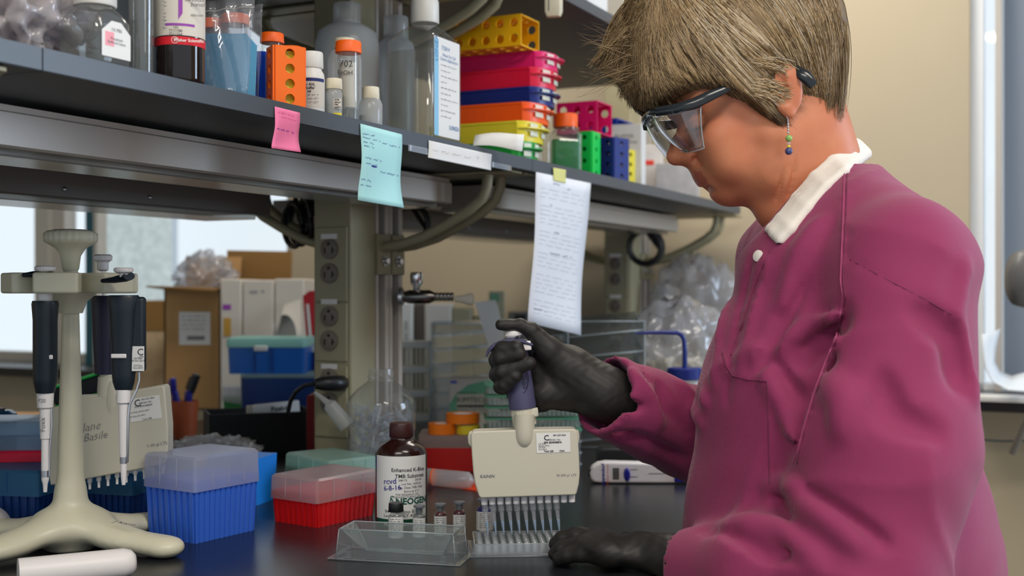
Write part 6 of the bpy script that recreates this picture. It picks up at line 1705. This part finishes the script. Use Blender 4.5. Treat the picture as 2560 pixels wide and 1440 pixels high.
crease([(2200, 950), (2230, 1040), (2330, 1080)], 12, -1, .02, .5)
crease([(2080, 960), (2120, 1010), (2110, 1080)], 10, +1, .02, .5)
# far sleeve folds
crease([(1560, 905), (1600, 960), (1640, 1010), (1650, 1060)], 8, +1, .010, .2)
crease([(1520, 960), (1560, 1010), (1600, 1020)], 7, -1, .010, .1)
crease([(1700, 960), (1730, 1000), (1760, 1060)], 9, +1, .010, .2)
crease([(1650, 965), (1665, 1010), (1720, 1080)], 8, -1, .010, .1)
crease([(1540, 1090), (1620, 1100), (1700, 1150)], 9, -1, .012, .2)
crease([(1745, 955), (1765, 985), (1770, 1010)], 10, +1, .008, .2)
# seams
crease([(2116, 425), (2112, 560), (2106, 700), (2112, 745)], 3.2, +1, .005, -.1)
crease([(2122, 430), (2119, 560), (2113, 700)], 2.6, -1, .004, .1)
crease([(2112, 745), (2095, 840), (2070, 900), (2040, 980), (2010, 1080), (1988, 1170)], 3.6, +1, .005, -.1)
crease([(2118, 750), (2101, 840), (2076, 900), (2047, 980), (2018, 1080)], 2.6, -1, .004, .1)
crease([(2125, 650), (2220, 700), (2320, 750), (2380, 785)], 2.2, -1, .003, .1)
# pocket and placket
crease([(1918, 952), (1921, 1080), (1925, 1225)], 3, +1, .004, -.1)
crease([(1806, 880), (1816, 925), (1850, 948), (1918, 954)], 3.5, +1, .004, -.1)
crease([(1925, 625), (1890, 720), (1850, 850), (1800, 960)], 2.4, -1, .004, .1)
GX, GY, GZ = g.X, g.Y, g.Z
g.d = (g.d + .0016 * np.sin(GX * 46 + np.sin(GZ * 31) * 1.6 + GY * 17) * np.sin(GZ * 37 + np.sin(GY * 40) + 1)).astype(np.float32)
# cloth pressed against the worktop edge
av = (GX - OX) * CU - (GY - OY) * SU
g.sub(np.maximum(av - .700, GZ - (BZ + .006)), .008)
# sharper crumple ridges of the stiff non-woven cloth
u1 = GX * 21 + GZ * 13 + 1.3 * np.sin(GZ * 17 + GY * 9) + .8 * np.sin(GY * 23)
u2 = GZ * 19 - GX * 12 + GY * 11 + 1.4 * np.sin(GX * 15 + 2)
rg = (1 - np.abs(np.sin(u1))) ** 3 * (.5 + .5 * np.sin(GZ * 14 + 1)) + .8 * (1 - np.abs(np.sin(u2))) ** 4 * (.5 + .5 * np.sin(GX * 16 + GZ * 9))
g.d = (g.d - .0046 * rg).astype(np.float32)
# neck opening
g.sub(g.cone(w3(1990, 330, 1.38), w3(2052, 520, 1.38), .058, .058), .004)
gown, gp_, gf_ = sdf_obj('gown', g, M['gown'], None, 1); pk(gown)
gown['label'] = 'magenta non-woven lab gown'
gg = g
def on_cloth(pts, r, m, name, off=.0004, n=10):
    P = []
    for i in range(len(pts) - 1):
        for j in range(n):
            t = j / n; px, py = pts[i][0] + (pts[i + 1][0] - pts[i][0]) * t, pts[i][1] + (pts[i + 1][1] - pts[i][1]) * t
            dd = surf(g, px, py)
            if dd: P.append(W(px, py, dd - off))
    if len(P) > 2:
        o = O(name, MB().tube(P, r, 6), m, smooth=180); o.parent = gown; o.matrix_parent_inverse = Matrix.Identity(4)
        return o
seam_m = mat('seam_thread', S(112, 38, 70), .7); seam_l = mat('seam_fold', S(160, 66, 108), .7)
on_cloth([(2118, 430), (2114, 560), (2108, 700), (2114, 745), (2098, 840), (2072, 900), (2042, 980), (2013, 1080), (1990, 1170)], .0008, seam_m, 'armhole_seam')
on_cloth([(2111, 430), (2107, 560), (2101, 700), (2107, 745), (2091, 840), (2065, 900), (2035, 980), (2006, 1080), (1983, 1170)], .0010, seam_l, 'armhole_fold')
on_cloth([(2125, 648), (2220, 700), (2320, 752), (2385, 790)], .0006, seam_m, 'stitch_line')
on_cloth([(1806, 880), (1814, 915), (1832, 940), (1870, 950), (1918, 954), (1921, 1080), (1925, 1225)], .0009, seam_m, 'pocket_edge')
on_cloth([(1928, 620), (1893, 700), (1860, 800), (1822, 900)], .0008, seam_m, 'placket_edge')
# snaps
for px, py in ((1896, 640),):
    dd = surf(g, px, py)
    n_ = Vector((-.75, -.62, .2)).normalized()
    pO('snap_button', MB().lathe([(.0062, 0), (.0062, .0015), (.004, .0024)], W(px, py, dd - .001), 24, n_), M['knit'])
# ---- collar
c = SDF((.24, 1.18, 1.25), (.44, 1.50, 1.40), .002)
near = [(2152, 372, 1.385), (2128, 392, 1.345), (2095, 415, 1.322), (2050, 455, 1.312), (2005, 508, 1.315), (1965, 560, 1.335), (1938, 588, 1.362)]
far = [(1925, 560, 1.40), (1940, 510, 1.43), (1990, 450, 1.45), (2060, 400, 1.448), (2120, 372, 1.42), (2152, 372, 1.385)]
for off in (-20, -12, -4, 4, 12, 20):
    for ch in (near, far):
        for i in range(len(ch) - 1):
            a, b = [(p[0] + off * .72, p[1] + off * .70, p[2]) for p in (ch[i], ch[i + 1])]
            if ch is near: a, b = [(p[0], p[1], min(p[2], (surf(gg, p[0], p[1]) or 9) - .0015)) for p in (a, b)]
            c.u(c.cone(w3(*a), w3(*b), .0056, .0056), .004)
co, _, _ = sdf_obj('knit_collar', c, M['knit'], None, 6); pk(co)

# ---- head and neck
h = SDF((.16, 1.28, 1.20), (.43, 1.48, 1.545), .002)
s_ = HD / F
def hx_(px, py, o=0):
    q_ = (HD - abs(o)) / F
    return ((px - 1280) * q_, HD + o, CZ - (py - 720) * q_)
tilt = math.radians(34)
RM = Matrix.Rotation(-tilt, 4, 'Y')            # tips the head forward (towards -x)
h.u(h.ell(hx_(1872, 110), (.102, .073, .090), RM), 0)
h.u(h.ell(hx_(1845, 300), (.060, .060, .088), RM), .02)
for o in (-1, 1):
    h.u(h.cone(hx_(1935, 345, o * .047), hx_(1925, 425, o * .036), .026, .026), .02)
    h.u(h.cone(hx_(1925, 425, o * .036), hx_(1826, 468, o * .010), .027, .0165), .016)
    h.u(h.cone(hx_(1800, 352, o * .034), hx_(1825, 400, o * .034), .027, .026), .02)
    h.u(h.cone(hx_(1700, 262, o * .010), hx_(1760, 240, o * .042), .015, .017), .014)
    h.sub(h.ell(hx_(1722, 312, o * .034), (.015, .016, .014)), .012)
    h.u(h.ell(hx_(1745, 312, o * .031), (.0125, .013, .012)), .005)
    h.u(h.cone(hx_(1716, 394, o * .009), hx_(1724, 390, o * .013), .0075, .0070), .006)
    h.sub(h.ell(hx_(1714, 408, o * .0065), (.0055, .0035, .003)), .002)
h.u(h.cone(hx_(1722, 300), hx_(1697, 360), .0075, .0085), .010)
h.u(h.cone(hx_(1697, 360), hx_(1688, 390), .0085, .0098), .006)
h.u(h.cone(hx_(1690, 392), hx_(1730, 392), .0085, .011), .006)
h.u(h.ell(hx_(1800, 415), (.034, .036, .034)), .012)
h.u(h.cone(hx_(1756, 432, -.009), hx_(1756, 432, .009), .0058, .0058), .004)
h.u(h.cone(hx_(1766, 453, -.008), hx_(1766, 453, .008), .0062, .0062), .004)
h.u(h.cone(hx_(1756, 433), hx_(1782, 431, -.017), .0054, .003), .005); h.u(h.cone(hx_(1756, 433), hx_(1782, 431, .017), .0054, .003), .005)
h.sub(h.cone(hx_(1744, 442, 0), hx_(1786, 436, -.020), .0018, .0010), .002); h.sub(h.cone(hx_(1744, 442, 0), hx_(1786, 436, .020), .0018, .0010), .002)
h.sub(h.cone(hx_(1772, 474, -.012), hx_(1772, 474, .012), .005, .005), .008)
h.u(h.ell(hx_(1822, 476), (.0185, .020, .0165)), .010)
h.u(h.ell(hx_(1880, 462), (.032, .034, .0225)), .014)
h.u(h.ell(hx_(1896, 466), (.026, .030, .0205)), .010)

h.sub(h.cone(hx_(1738, 398, -.017), hx_(1790, 428, -.032), .0018, .0012), .007)
h.u(h.cone(hx_(1985, 270), hx_(2052, 520), .056, .060), .022)
h.u(h.cone(hx_(1985, 330, -.02), hx_(1950, 520, -.02), .036, .028), .02)
# neck tendon lines
for a, b in (((1962, 420), (1940, 500)), ((1990, 400), (1972, 490))):
    da, db = surf(h, *a), surf(h, *b)
    if da and db: h.sub(h.cone(W(a[0], a[1], da - .0012), W(b[0], b[1], db - .0012), .0016, .0016), .003)
# ear (near) and ear (far)
for o in (-1, 1):
    e = o * .0765
    h.u(h.ell(hx_(1968, 222, e), (.017, .0065, .029), Matrix.Rotation(math.radians(-6), 4, 'Y')), .005)
    h.u(h.cone(hx_(1962, 270, e), hx_(1972, 284, e), .0075, .0060), .005)
    h.sub(h.ell(hx_(1958, 215, e + o * .0065), (.0105, .0055, .020), Matrix.Rotation(math.radians(-6), 4, 'Y')), .003)
    h.u(h.cone(hx_(1948, 245, e), hx_(1942, 225, e), .0045, .004), .004)
    h.u(h.cone(hx_(1968, 190, e + o * .003), hx_(1975, 245, e + o * .002), .0030, .0030), .003)
hp, hf = h.mesh()
# the covered core of the body: torso, legs and arms, one surface with the head
b = SDF((.10, 1.06, .02), (.62, 1.66, 1.34), .006)
for dd in (1.33, 1.44):
    b.u(b.cone(w3(2095, 760, dd), w3(2085, 1250, dd), .085, .095), .04)
    b.u(b.cone((.40, dd, .92), (.45, dd, .80), .095, .095), .04)
b.u(b.cone(w3(2052, 500, 1.38), w3(2100, 700, 1.38), .050, .08), .03)
b.u(b.cone(w3(2110, 680, 1.36), w3(2255, 690, 1.215), .055, .045), .03)
b.u(b.cone(w3(2060, 680, 1.40), w3(1990, 680, 1.53), .050, .045), .03)
b.u(b.cone(w3(2255, 690, 1.215), w3(2205, 1150, 1.165), .045, .040), .02); b.u(b.cone(w3(2205, 1150, 1.165), w3(2130, 1440, 1.15), .040, .036), .02)
b.u(b.cone(w3(2130, 1440, 1.15), w3(1915, 1442, 1.18), .036, .034), .02); b.u(b.cone(w3(1915, 1442, 1.18), w3(1745, 1428, 1.25), .030, .016), .01)
b.u(b.cone(w3(1985, 680, 1.535), w3(1925, 1110, 1.53), .045, .038), .02); b.u(b.cone(w3(1925, 1110, 1.53), w3(1735, 1082, 1.47), .036, .034), .02)
b.u(b.cone(w3(1735, 1082, 1.47), w3(1500, 975, 1.39), .034, .018), .01)
for dy in (-.09, .09):
    b.u(b.cone((.455, 1.39 + dy, .80), (.47, 1.39 + dy, .46), .080, .052), .03)
    b.u(b.cone((.47, 1.39 + dy, .46), (.50, 1.39 + dy, .09), .052, .036), .02)
    b.u(b.cone((.50, 1.39 + dy, .06), (.37, 1.39 + dy, .045), .034, .026), .02)
bp, bf = b.mesh()
class _J:
    def mesh(s): return np.concatenate([hp, bp]), np.concatenate([hf, bf + len(hp)])
body, P_b, F_b = sdf_obj('body', _J(), [M['skin'], M['lips']], None, 2); pk(body)
cen = P_b[F_b].mean(1); pxs = cen[:, 0] / cen[:, 1] * F + 1280; pys = 720 - (cen[:, 2] - CZ) / cen[:, 1] * F
dx_ = (pxs - 1742)
lipm = (pxs < 1790) & (pxs > 1735) & (pys > 428 + .02 * dx_) & (pys < 461 - .42 * np.clip(dx_ - 14, 0, 99)) & (np.abs(cen[:, 1] - HD) < .024) & (cen[:, 2] > 1.28)
body.data.polygons.foreach_set('material_index', lipm.astype(np.int32))
# trousers and shoes
t = SDF((.28, 1.2, -.005), (.62, 1.58, .90), .006)
for dy in (-.09, .09):
    t.u(t.cone((.455, 1.39 + dy, .82), (.47, 1.39 + dy, .46), .092, .070), .02)
    t.u(t.cone((.47, 1.39 + dy, .46), (.50, 1.39 + dy, .10), .070, .058), .02)
tr, _, _ = sdf_obj('trousers', t, M['trousers'], None, 1); pk(tr)
for dy in (-.09, .09):
    t = SDF((.28, 1.39 + dy - .06, -.004), (.58, 1.39 + dy + .06, .14), .005)
    t.u(t.cone((.50, 1.39 + dy, .052), (.36, 1.39 + dy, .040), .048, .040), 0); t.d = np.maximum(t.d, -(t.Z - .001))
    o, _, _ = sdf_obj('shoe', t, M['black'], None, 1); pk(o)

# eyelashes, brow
da = surf(h, 1745, 316) or 1.35
lash = MB()
for i in range(16):
    t = i / 15; px, py = 1716 + 40 * t, 320 + 6 * math.sin(PI * t) - 8 * t
    dd = surf(h, px, py) or da
    lash.tube([W(px, py, dd - .0005), W(px - 3, py + 6, dd - .004), W(px - 8, py + 9, dd - .006)], [.0004, .0003, .0001], 4)
pO('eyelashes', lash, hairs[3])
bw = MB(); q = random.Random(5)
for i in range(60):
    t = i / 59; px, py = 1696 + 70 * t, 268 - 22 * t + q.uniform(-3, 3)
    dd = surf(h, px, py) or 1.34
    bw.tube([W(px, py, dd - .0003), W(px + 10, py - 3 + q.uniform(-2, 2), (surf(h, px + 10, py - 3) or dd) - .0012)], [.0004, .0001], 4)
pO('eyebrow', bw, hairs[1])

# ---- hair
k = SDF((.10, 1.26, 1.375), (.415, 1.50, 1.625), .0025)
k.u(k.ell(hx_(1856, 100), (.114, .086, .104), RM), 0)
k.u(k.cone(hx_(1650, 40), hx_(1622, 205), .045, .026), .03)
for o in (-1, 1):
    k.u(k.cone(hx_(1690, 130, o * .030), hx_(1665, 215, o * .036), .036, .028), .03)
    k.u(k.ell(hx_(1860, 240, o * .052), (.060, .030, .045), Matrix.Rotation(math.radians(38), 4, 'Y')), .02)
    k.u(k.cone(hx_(2022, 60, o * .035), hx_(2034, 215, o * .030), .040, .027), .02)
k.u(k.cone(hx_(2026, 40), hx_(2038, 225), .036, .028), .02)
cy_ = np.sqrt((k.X - hx_(1738, 430)[0]) ** 2 + (k.Z - hx_(1738, 430)[2]) ** 2) - .0880
k.d = smax(k.d, -cy_, .004)
cy2 = np.sqrt(((k.X - hx_(1950, 345)[0])) ** 2 + (k.Z - hx_(1950, 345)[2]) ** 2) - .026
k.d = smax(k.d, -cy2, .006)
for o in (-1, 1): k.d = smax(k.d, -k.ell(hx_(1972, 232, o * .090), (.016, .026, .034)), .006)
hb, _, _ = sdf_obj('hair', k, M['hairbase'], None, 1); pk(hb)
TB = [(0, (1500, 170), (1560, 20), (1660, -40)), (.08, (1562, 225), (1562, 70), (1655, -40)), (.18, (1600, 276), (1590, 140), (1650, -30)), (.28, (1680, 270), (1606, 190), (1650, -30)), (.37, (1780, 254), (1640, 190), (1645, -30)),
      (.46, (1868, 318), (1672, 170), (1645, -40)), (.56, (1932, 336), (1730, 160), (1650, -50)), (.63, (1956, 290), (1785, 120), (1670, -70)), (.68, (1998, 178), (1838, 70), (1680, -90)), (.72, (2006, 190), (1885, 45), (1700, -105)), (.78, (2034, 290), (1965, 40), (1740, -130)),
      (.85, (2060, 304), (2072, 0), (1790, -160)), (.92, (2078, 302), (2130, -50), (1830, -190)), (1, (2090, 285), (2165, -110), (1880, -200))]
def tab(t, c):
    for i in range(len(TB) - 1):
        if TB[i][0] <= t <= TB[i + 1][0]:
            f = (t - TB[i][0]) / (TB[i + 1][0] - TB[i][0])
            return [TB[i][c][j] * (1 - f) + TB[i + 1][c][j] * f for j in (0, 1)]
q = random.Random(11)
# depth lookup table for the hair surface
NX, NY = 140, 130
gx = np.linspace(1480, 2180, NX); gy = np.linspace(-330, 360, NY)
tabd = np.zeros((NX, NY))
for i in range(NX):
    for j in range(NY):
        tabd[i, j] = surf(k, gx[i], gy[j], 1.24, 1.44, .003) or 0
def hd(px, py):
    i = int(round((px - 1480) / 700 * (NX - 1))); j = int(round((py + 330) / 690 * (NY - 1)))
    if not (0 <= i < NX and 0 <= j < NY): return None
    v = tabd[i, j]; return v or None
V, Fc, MI = [], [], []
def strand(P, w, mi):
    n0 = len(V)
    for i, p in enumerate(P):
        t = i / (len(P) - 1); r_ = w * (1 - .75 * t ** 3)
        V.append((p[0] - r_ * .5, p[1], p[2] - r_ * .5)); V.append((p[0] + r_ * .5, p[1], p[2] - r_ * .5)); V.append((p[0], p[1] + (r_ if p[1] > HD else -r_), p[2] + r_ * .6))
    for i in range(len(P) - 1):
        a = n0 + 3 * i
        for e in range(3):
            f = (e + 1) % 3; Fc.append((a + e, a + f, a + 3 + f, a + 3 + e)); MI.append(mi)
def hair_curve(t, j1, j2, lift, fly=0):
    e = tab(t, 1); c = tab(t, 2); sx, sy = tab(t, 3)
    u0 = q.random() ** 1.6 * .55            # strands start anywhere along the sweep
    P = []; last = None; n = 12
    for i in range(n):
        u = u0 + (1 - u0) * i / (n - 1)
        x = (1 - u) ** 2 * (sx + j1 * .6) + 2 * u * (1 - u) * (c[0] + j1) + u * u * (e[0] + j2)
        y = (1 - u) ** 2 * (sy) + 2 * u * (1 - u) * (c[1] + j1 * .5) + u * u * (e[1] + j2 * .5 * (1 if t > .3 else .8))
        d_ = hd(x, y)
        if d_ is None: d_ = (last + .002) if last else HD - .01
        if last is not None: d_ = .5 * d_ + .5 * last if abs(d_ - last) > .012 else d_
        last = d_
        lf = .0011 + lift * (.3 + u * u) + fly * u ** 3
        P.append(((x - 1280) * s_ * (d_ - lf * .6) / HD, d_ - lf * .6, CZ - (y - 720) * s_ * (d_ - lf * .6) / HD))
    return P
LK = [(q.random(), q.gauss(0, 20), q.gauss(0, 11), q.uniform(0, .003), q.choice([0, 0, 1, 1, 2, 3])) for _ in range(420)]
for n_ in range(12800):
    lk = q.choice(LK); t = min(1, max(0, lk[0] + q.gauss(0, .007)))
    if n_ > 11000: t = q.uniform(.60, .80)
    cl = math.sin(t * 70) * .5 + math.sin(t * 173 + 1) * .5
    P = hair_curve(t, lk[1] + q.gauss(0, 9), lk[2] + q.gauss(0, 4), max(.0003, lk[3] + q.gauss(.0012, .0008)))
    tone = lk[4] if q.random() < .55 else q.choice([0, 1, 2, 3, 1])
    if t > .80: tone = q.choice([0, 1, 4, 2, 3])
    if .60 < t < .72 and q.random() < .5: tone = q.choice([2, 4])
    strand(P, q.uniform(.0004, .0009), tone)
    if n_ % 2 == 0: strand([(a, 2 * HD - b_, c_) for a, b_, c_ in P], .0009, tone)
# wisps flying off the fringe, wisps over the ear
for n_ in range(70):
    y0 = q.uniform(60, 200); x0 = 1600; L_ = q.uniform(60, 165); dy = q.uniform(-30, 60)
    P = []
    for i in range(9):
        u = i / 8; x = x0 - L_ * u; y = y0 + dy * u + 25 * math.sin(u * 2.4 + n_) * u - 14 * u * u * (1 if y0 < 120 else 0)
        P.append(hx_(x, y, -.02 + .05 * q.random() * 0 + (n_ % 7 - 3) * .006))
    strand(P, .00042, q.choice([0, 2, 1]))
for n_ in range(260):
    y0 = q.uniform(150, 250); P = []; x0 = 1900 + q.uniform(-30, 20); L_ = q.uniform(60, 105); dy = q.uniform(10, 60)
    for i in range(8):
        u = i / 7; x = x0 + L_ * u; y = y0 - 10 + dy * u * u
        P.append(hx_(x, y, -.082 - .008 * math.sin(u * PI * .8) + .02 * u ** 3 + (n_ % 5) * .0006))
    if y0 < 178 or y0 > 205: strand(P, .0007, q.choice([2, 4, 2, 0]))
for n_ in range(240):
    x0, y0 = q.uniform(2000, 2100), q.uniform(150, 270); P = []
    for i in range(7):
        u = i / 6; x = x0 + q.uniform(-1, 1) + 10 * u * u; y = y0 + 46 * u
        d_ = hd(min(x, 2100), min(y, 285)) or HD - .03
        P.append(hx_(x, y, -abs(d_ - HD) - .003))
    strand(P, .0008, q.choice([4, 2, 0, 1]))
mb = MB(); mb.v = V; mb.f = Fc
hs = O('hair_strands', mb, hairs, mats=MI, smooth=180); hs.parent = hb

# ---- safety glasses
gl = MB()
def G_(px, py, o): return Vector(hx_(px, py, o))
frm = mat('dark_glasses_frame', (.012, .016, .02), .2, spec=.6)
gls = T('safety_glasses', 'clear safety glasses with dark brow bar and temples worn by the person', 'glasses', hx_(1640, 280))
def gk(o): o.parent = gls; o.matrix_parent_inverse = Matrix.Translation(-gls.location); return o
bar = []
for i in range(25):
    t = -1 + 2 * i / 24; a = abs(t)
    px = 1624 + 10 * a * a + 118 * a ** 4; py = 282 - 6 * a * a - 18 * a ** 5
    bar.append(G_(px, py, t * .079 * (1 - .04 * a)))
gk(O('brow_bar', MB().tube(bar, [.0048] * 25, 14), frm, smooth=60))
for o in (-1, 1):
    P = [G_(1640, 279, o * .060), G_(1690, 272, o * .074), G_(1735, 259, o * .080), G_(1775, 240, o * .082), G_(1830, 215, o * .074), G_(1950, 172, o * .068), G_(1992, 176, o * .076), G_(2012, 190, o * .085), G_(2034, 214, o * .083)]
    gk(O('temple', MB().tube(P, [.0024, .0028, .0030, .0028, .002, .002, .0028, .0034, .0026], 14, flat=2.1), frm, smooth=60))
rows = []
for i in range(13):
    u = i / 12; row = []
    tx, ty = 1628 + 24 * u * u + 100 * u ** 3.2, 287 - 8 * u - 22 * u ** 4
    bx_, by_ = 1678 + 46 * u + 36 * u ** 3, 352 + 30 * math.sin(u * 2.2) - 6 * u ** 3
    for j in range(9):
        v = j / 8; bul = 7 * math.sin(PI * v)
        row.append(G_(tx + (bx_ - tx) * v - bul * (1 - u * .6), ty + (by_ - ty) * v + bul * .5, 0))
    rows.append([Vector(((p.x) * (1 - o_ / HD), HD - o_, CZ + (p.z - CZ) * (1 - o_ / HD))) for j, p in enumerate(row) for o_ in (.080 * math.sin(u * PI / 2) - .006 * (j / 8),)])
lensm = clear('lens_plastic', (.93, .94, .95), (.85, .88, .9), .02, .03, 2.0)
mirr = [[Vector((p.x, 2 * HD - p.y, p.z)) for p in r_] for r_ in rows]
gk(O('lens', MB().grid(rows), lensm, smooth=180, solid=.0016)); gk(O('lens', MB().grid([r_[::-1] for r_ in mirr]), lensm, smooth=180, solid=.0016))
gk(O('lens_rim', MB().tube([r_[-1] for r_ in rows] + [p for p in rows[-1][::-1]], .0009, 6), M['acryl2']))
# ---- earring 
er = T('earring', 'dangling silver earring with green and dark blue beads', 'earring', hx_(1970, 296, -.083))
def ek(n_, mb, m): o = O(n_, mb, m); o.parent = er; o.matrix_parent_inverse = Matrix.Translation(-er.location); return o
E = lambda px, py: Vector(hx_(px, py, -.084))
ek('hook', MB().tube([E(1966, 292), E(1970, 298), E(1970, 310), E(1971, 334)], .0006, 6), M['steel'])
for i in range(4): ek('chain_link', MB().sphere(E(1970.5, 311 + i * 7), .0013, 8, 6), M['steel'])
ek('green_bead', MB().sphere(E(1972, 346), .0038, 16, 12), mat('green_pearl', S(140, 178, 96), .25))
ek('clear_bead', MB().sphere(E(1972, 359), .0022, 12, 8), M['tipclear']); ek('pale_bead', MB().sphere(E(1972, 366), .0018, 12, 8), M['lemon'])
ek('blue_bead', MB().sphere(E(1972, 378), .0042, 16, 12), mat('dark_blue_bead', S(70, 76, 120), .15))

# ---- gloves
def glove(name, lo, hi, palm, fingers, extra, label, subs=()):
    s = SDF(lo, hi, .0017)
    for f in palm:
        if f[0] == 'c': s.u(s.cone(w3(*f[1]), w3(*f[2]), f[3], f[4]), f[5] if len(f) > 5 else .012)
        else: s.u(s.ell(w3(*f[1]), f[2], Matrix.Rotation(f[3], 4, 'Y')), .012)
    pd = s.d.copy()
    tot = None
    for fg in fingers:
        s.d = np.full(s.n, 1e3, np.float32)
        for i in range(len(fg) - 1):
            a, b_ = fg[i], fg[i + 1]
            s.u(s.cone(w3(*a[:3]), w3(*b_[:3]), a[3], b_[3]), .003)
        tot = s.d if tot is None else smin(tot, s.d, .0022)
    s.d = smin(pd, tot, .007)
    for f in subs: s.sub(s.cone(w3(*f[0]), w3(*f[1]), f[2], f[2]), .004)
    s.d = (s.d + .00035 * np.sin(s.X * 420 + 3 * np.sin(s.Z * 160)) * np.sin(s.Z * 260 + s.Y * 200)).astype(np.float32)
    av_ = (s.X - OX) * CU - (s.Y - OY) * SU
    s.d = np.maximum(s.d, -np.maximum(av_ - .695, s.Z - (BZ + .0012)))
    o, _, _ = sdf_obj(name, s, M['glove'], None, 1); pk(o); o['label'] = label; return o
glove('glove', (-.04, 1.30, .985), (.175, 1.50, 1.175),
      [('e', (1405, 938, 1.392), (.046, .020, .034), .42), ('c', (1362, 985, 1.380), (1440, 975, 1.395), .0165, .026),
       ('c', (1430, 925, 1.385), (1505, 980, 1.388), .026, .030), ('c', (1505, 980, 1.388), (1575, 1012, 1.41), .030, .036), ('c', (1352, 905, 1.398), (1352, 980, 1.395), .013, .015),
       ('c', (1290, 985, 1.398), (1345, 1000, 1.395), .011, .014)],
      [[(1253, 812, 1.364, .0068), (1300, 812, 1.366, .0072), (1328, 826, 1.368, .0092), (1372, 876, 1.374, .0155), (1425, 925, 1.386, .024)],
       [(1350, 872, 1.404, .0115), (1268, 866, 1.402, .0092), (1247, 874, 1.378, .0088), (1256, 872, 1.354, .0085), (1292, 868, 1.3465, .0078)],
       [(1350, 900, 1.406, .0115), (1262, 890, 1.404, .0095), (1242, 900, 1.380, .0092), (1252, 896, 1.353, .0090), (1299, 885, 1.3455, .0082)],
       [(1350, 935, 1.404, .0115), (1262, 925, 1.402, .0095), (1243, 936, 1.380, .0092), (1256, 930, 1.353, .0090), (1324, 908, 1.3460, .0078)],
       [(1352, 965, 1.400, .011), (1272, 958, 1.399, .0092), (1253, 966, 1.378, .0088), (1262, 962, 1.354, .0086), (1288, 940, 1.3480, .0078)]],
      None, 'black nitrile glove gripping the pipette')
glove('glove', (.035, 1.18, .870), (.23, 1.42, .985),
      [('e', (1545, 1372, 1.305), (.046, .036, .0150), .20), ('c', (1600, 1374, 1.295), (1670, 1392, 1.278), .020, .0215), ('c', (1670, 1392, 1.278), (1735, 1414, 1.258), .022, .028),
       ('c', (1500, 1352, 1.33), (1520, 1385, 1.285), .0135, .0135)],
      [[(1500, 1346, 1.345, .0105), (1450, 1338, 1.362, .0092), (1415, 1348, 1.368, .0085), (1395, 1365, 1.370, .0075)],
       [(1495, 1352, 1.330, .0110), (1440, 1340, 1.340, .0100), (1408, 1347, 1.345, .0092), (1390, 1360, 1.348, .0082)],
       [(1500, 1368, 1.308, .0110), (1440, 1366, 1.316, .0100), (1405, 1372, 1.322, .0092), (1388, 1384, 1.326, .0080)],
       [(1512, 1388, 1.288, .0105), (1455, 1384, 1.296, .0092), (1420, 1388, 1.303, .0085), (1398, 1396, 1.308, .0076)],
       [(1570, 1360, 1.335, .014), (1520, 1368, 1.375, .0110), (1475, 1372, 1.385, .0092)]],
      None, 'black nitrile glove steadying the well plate')
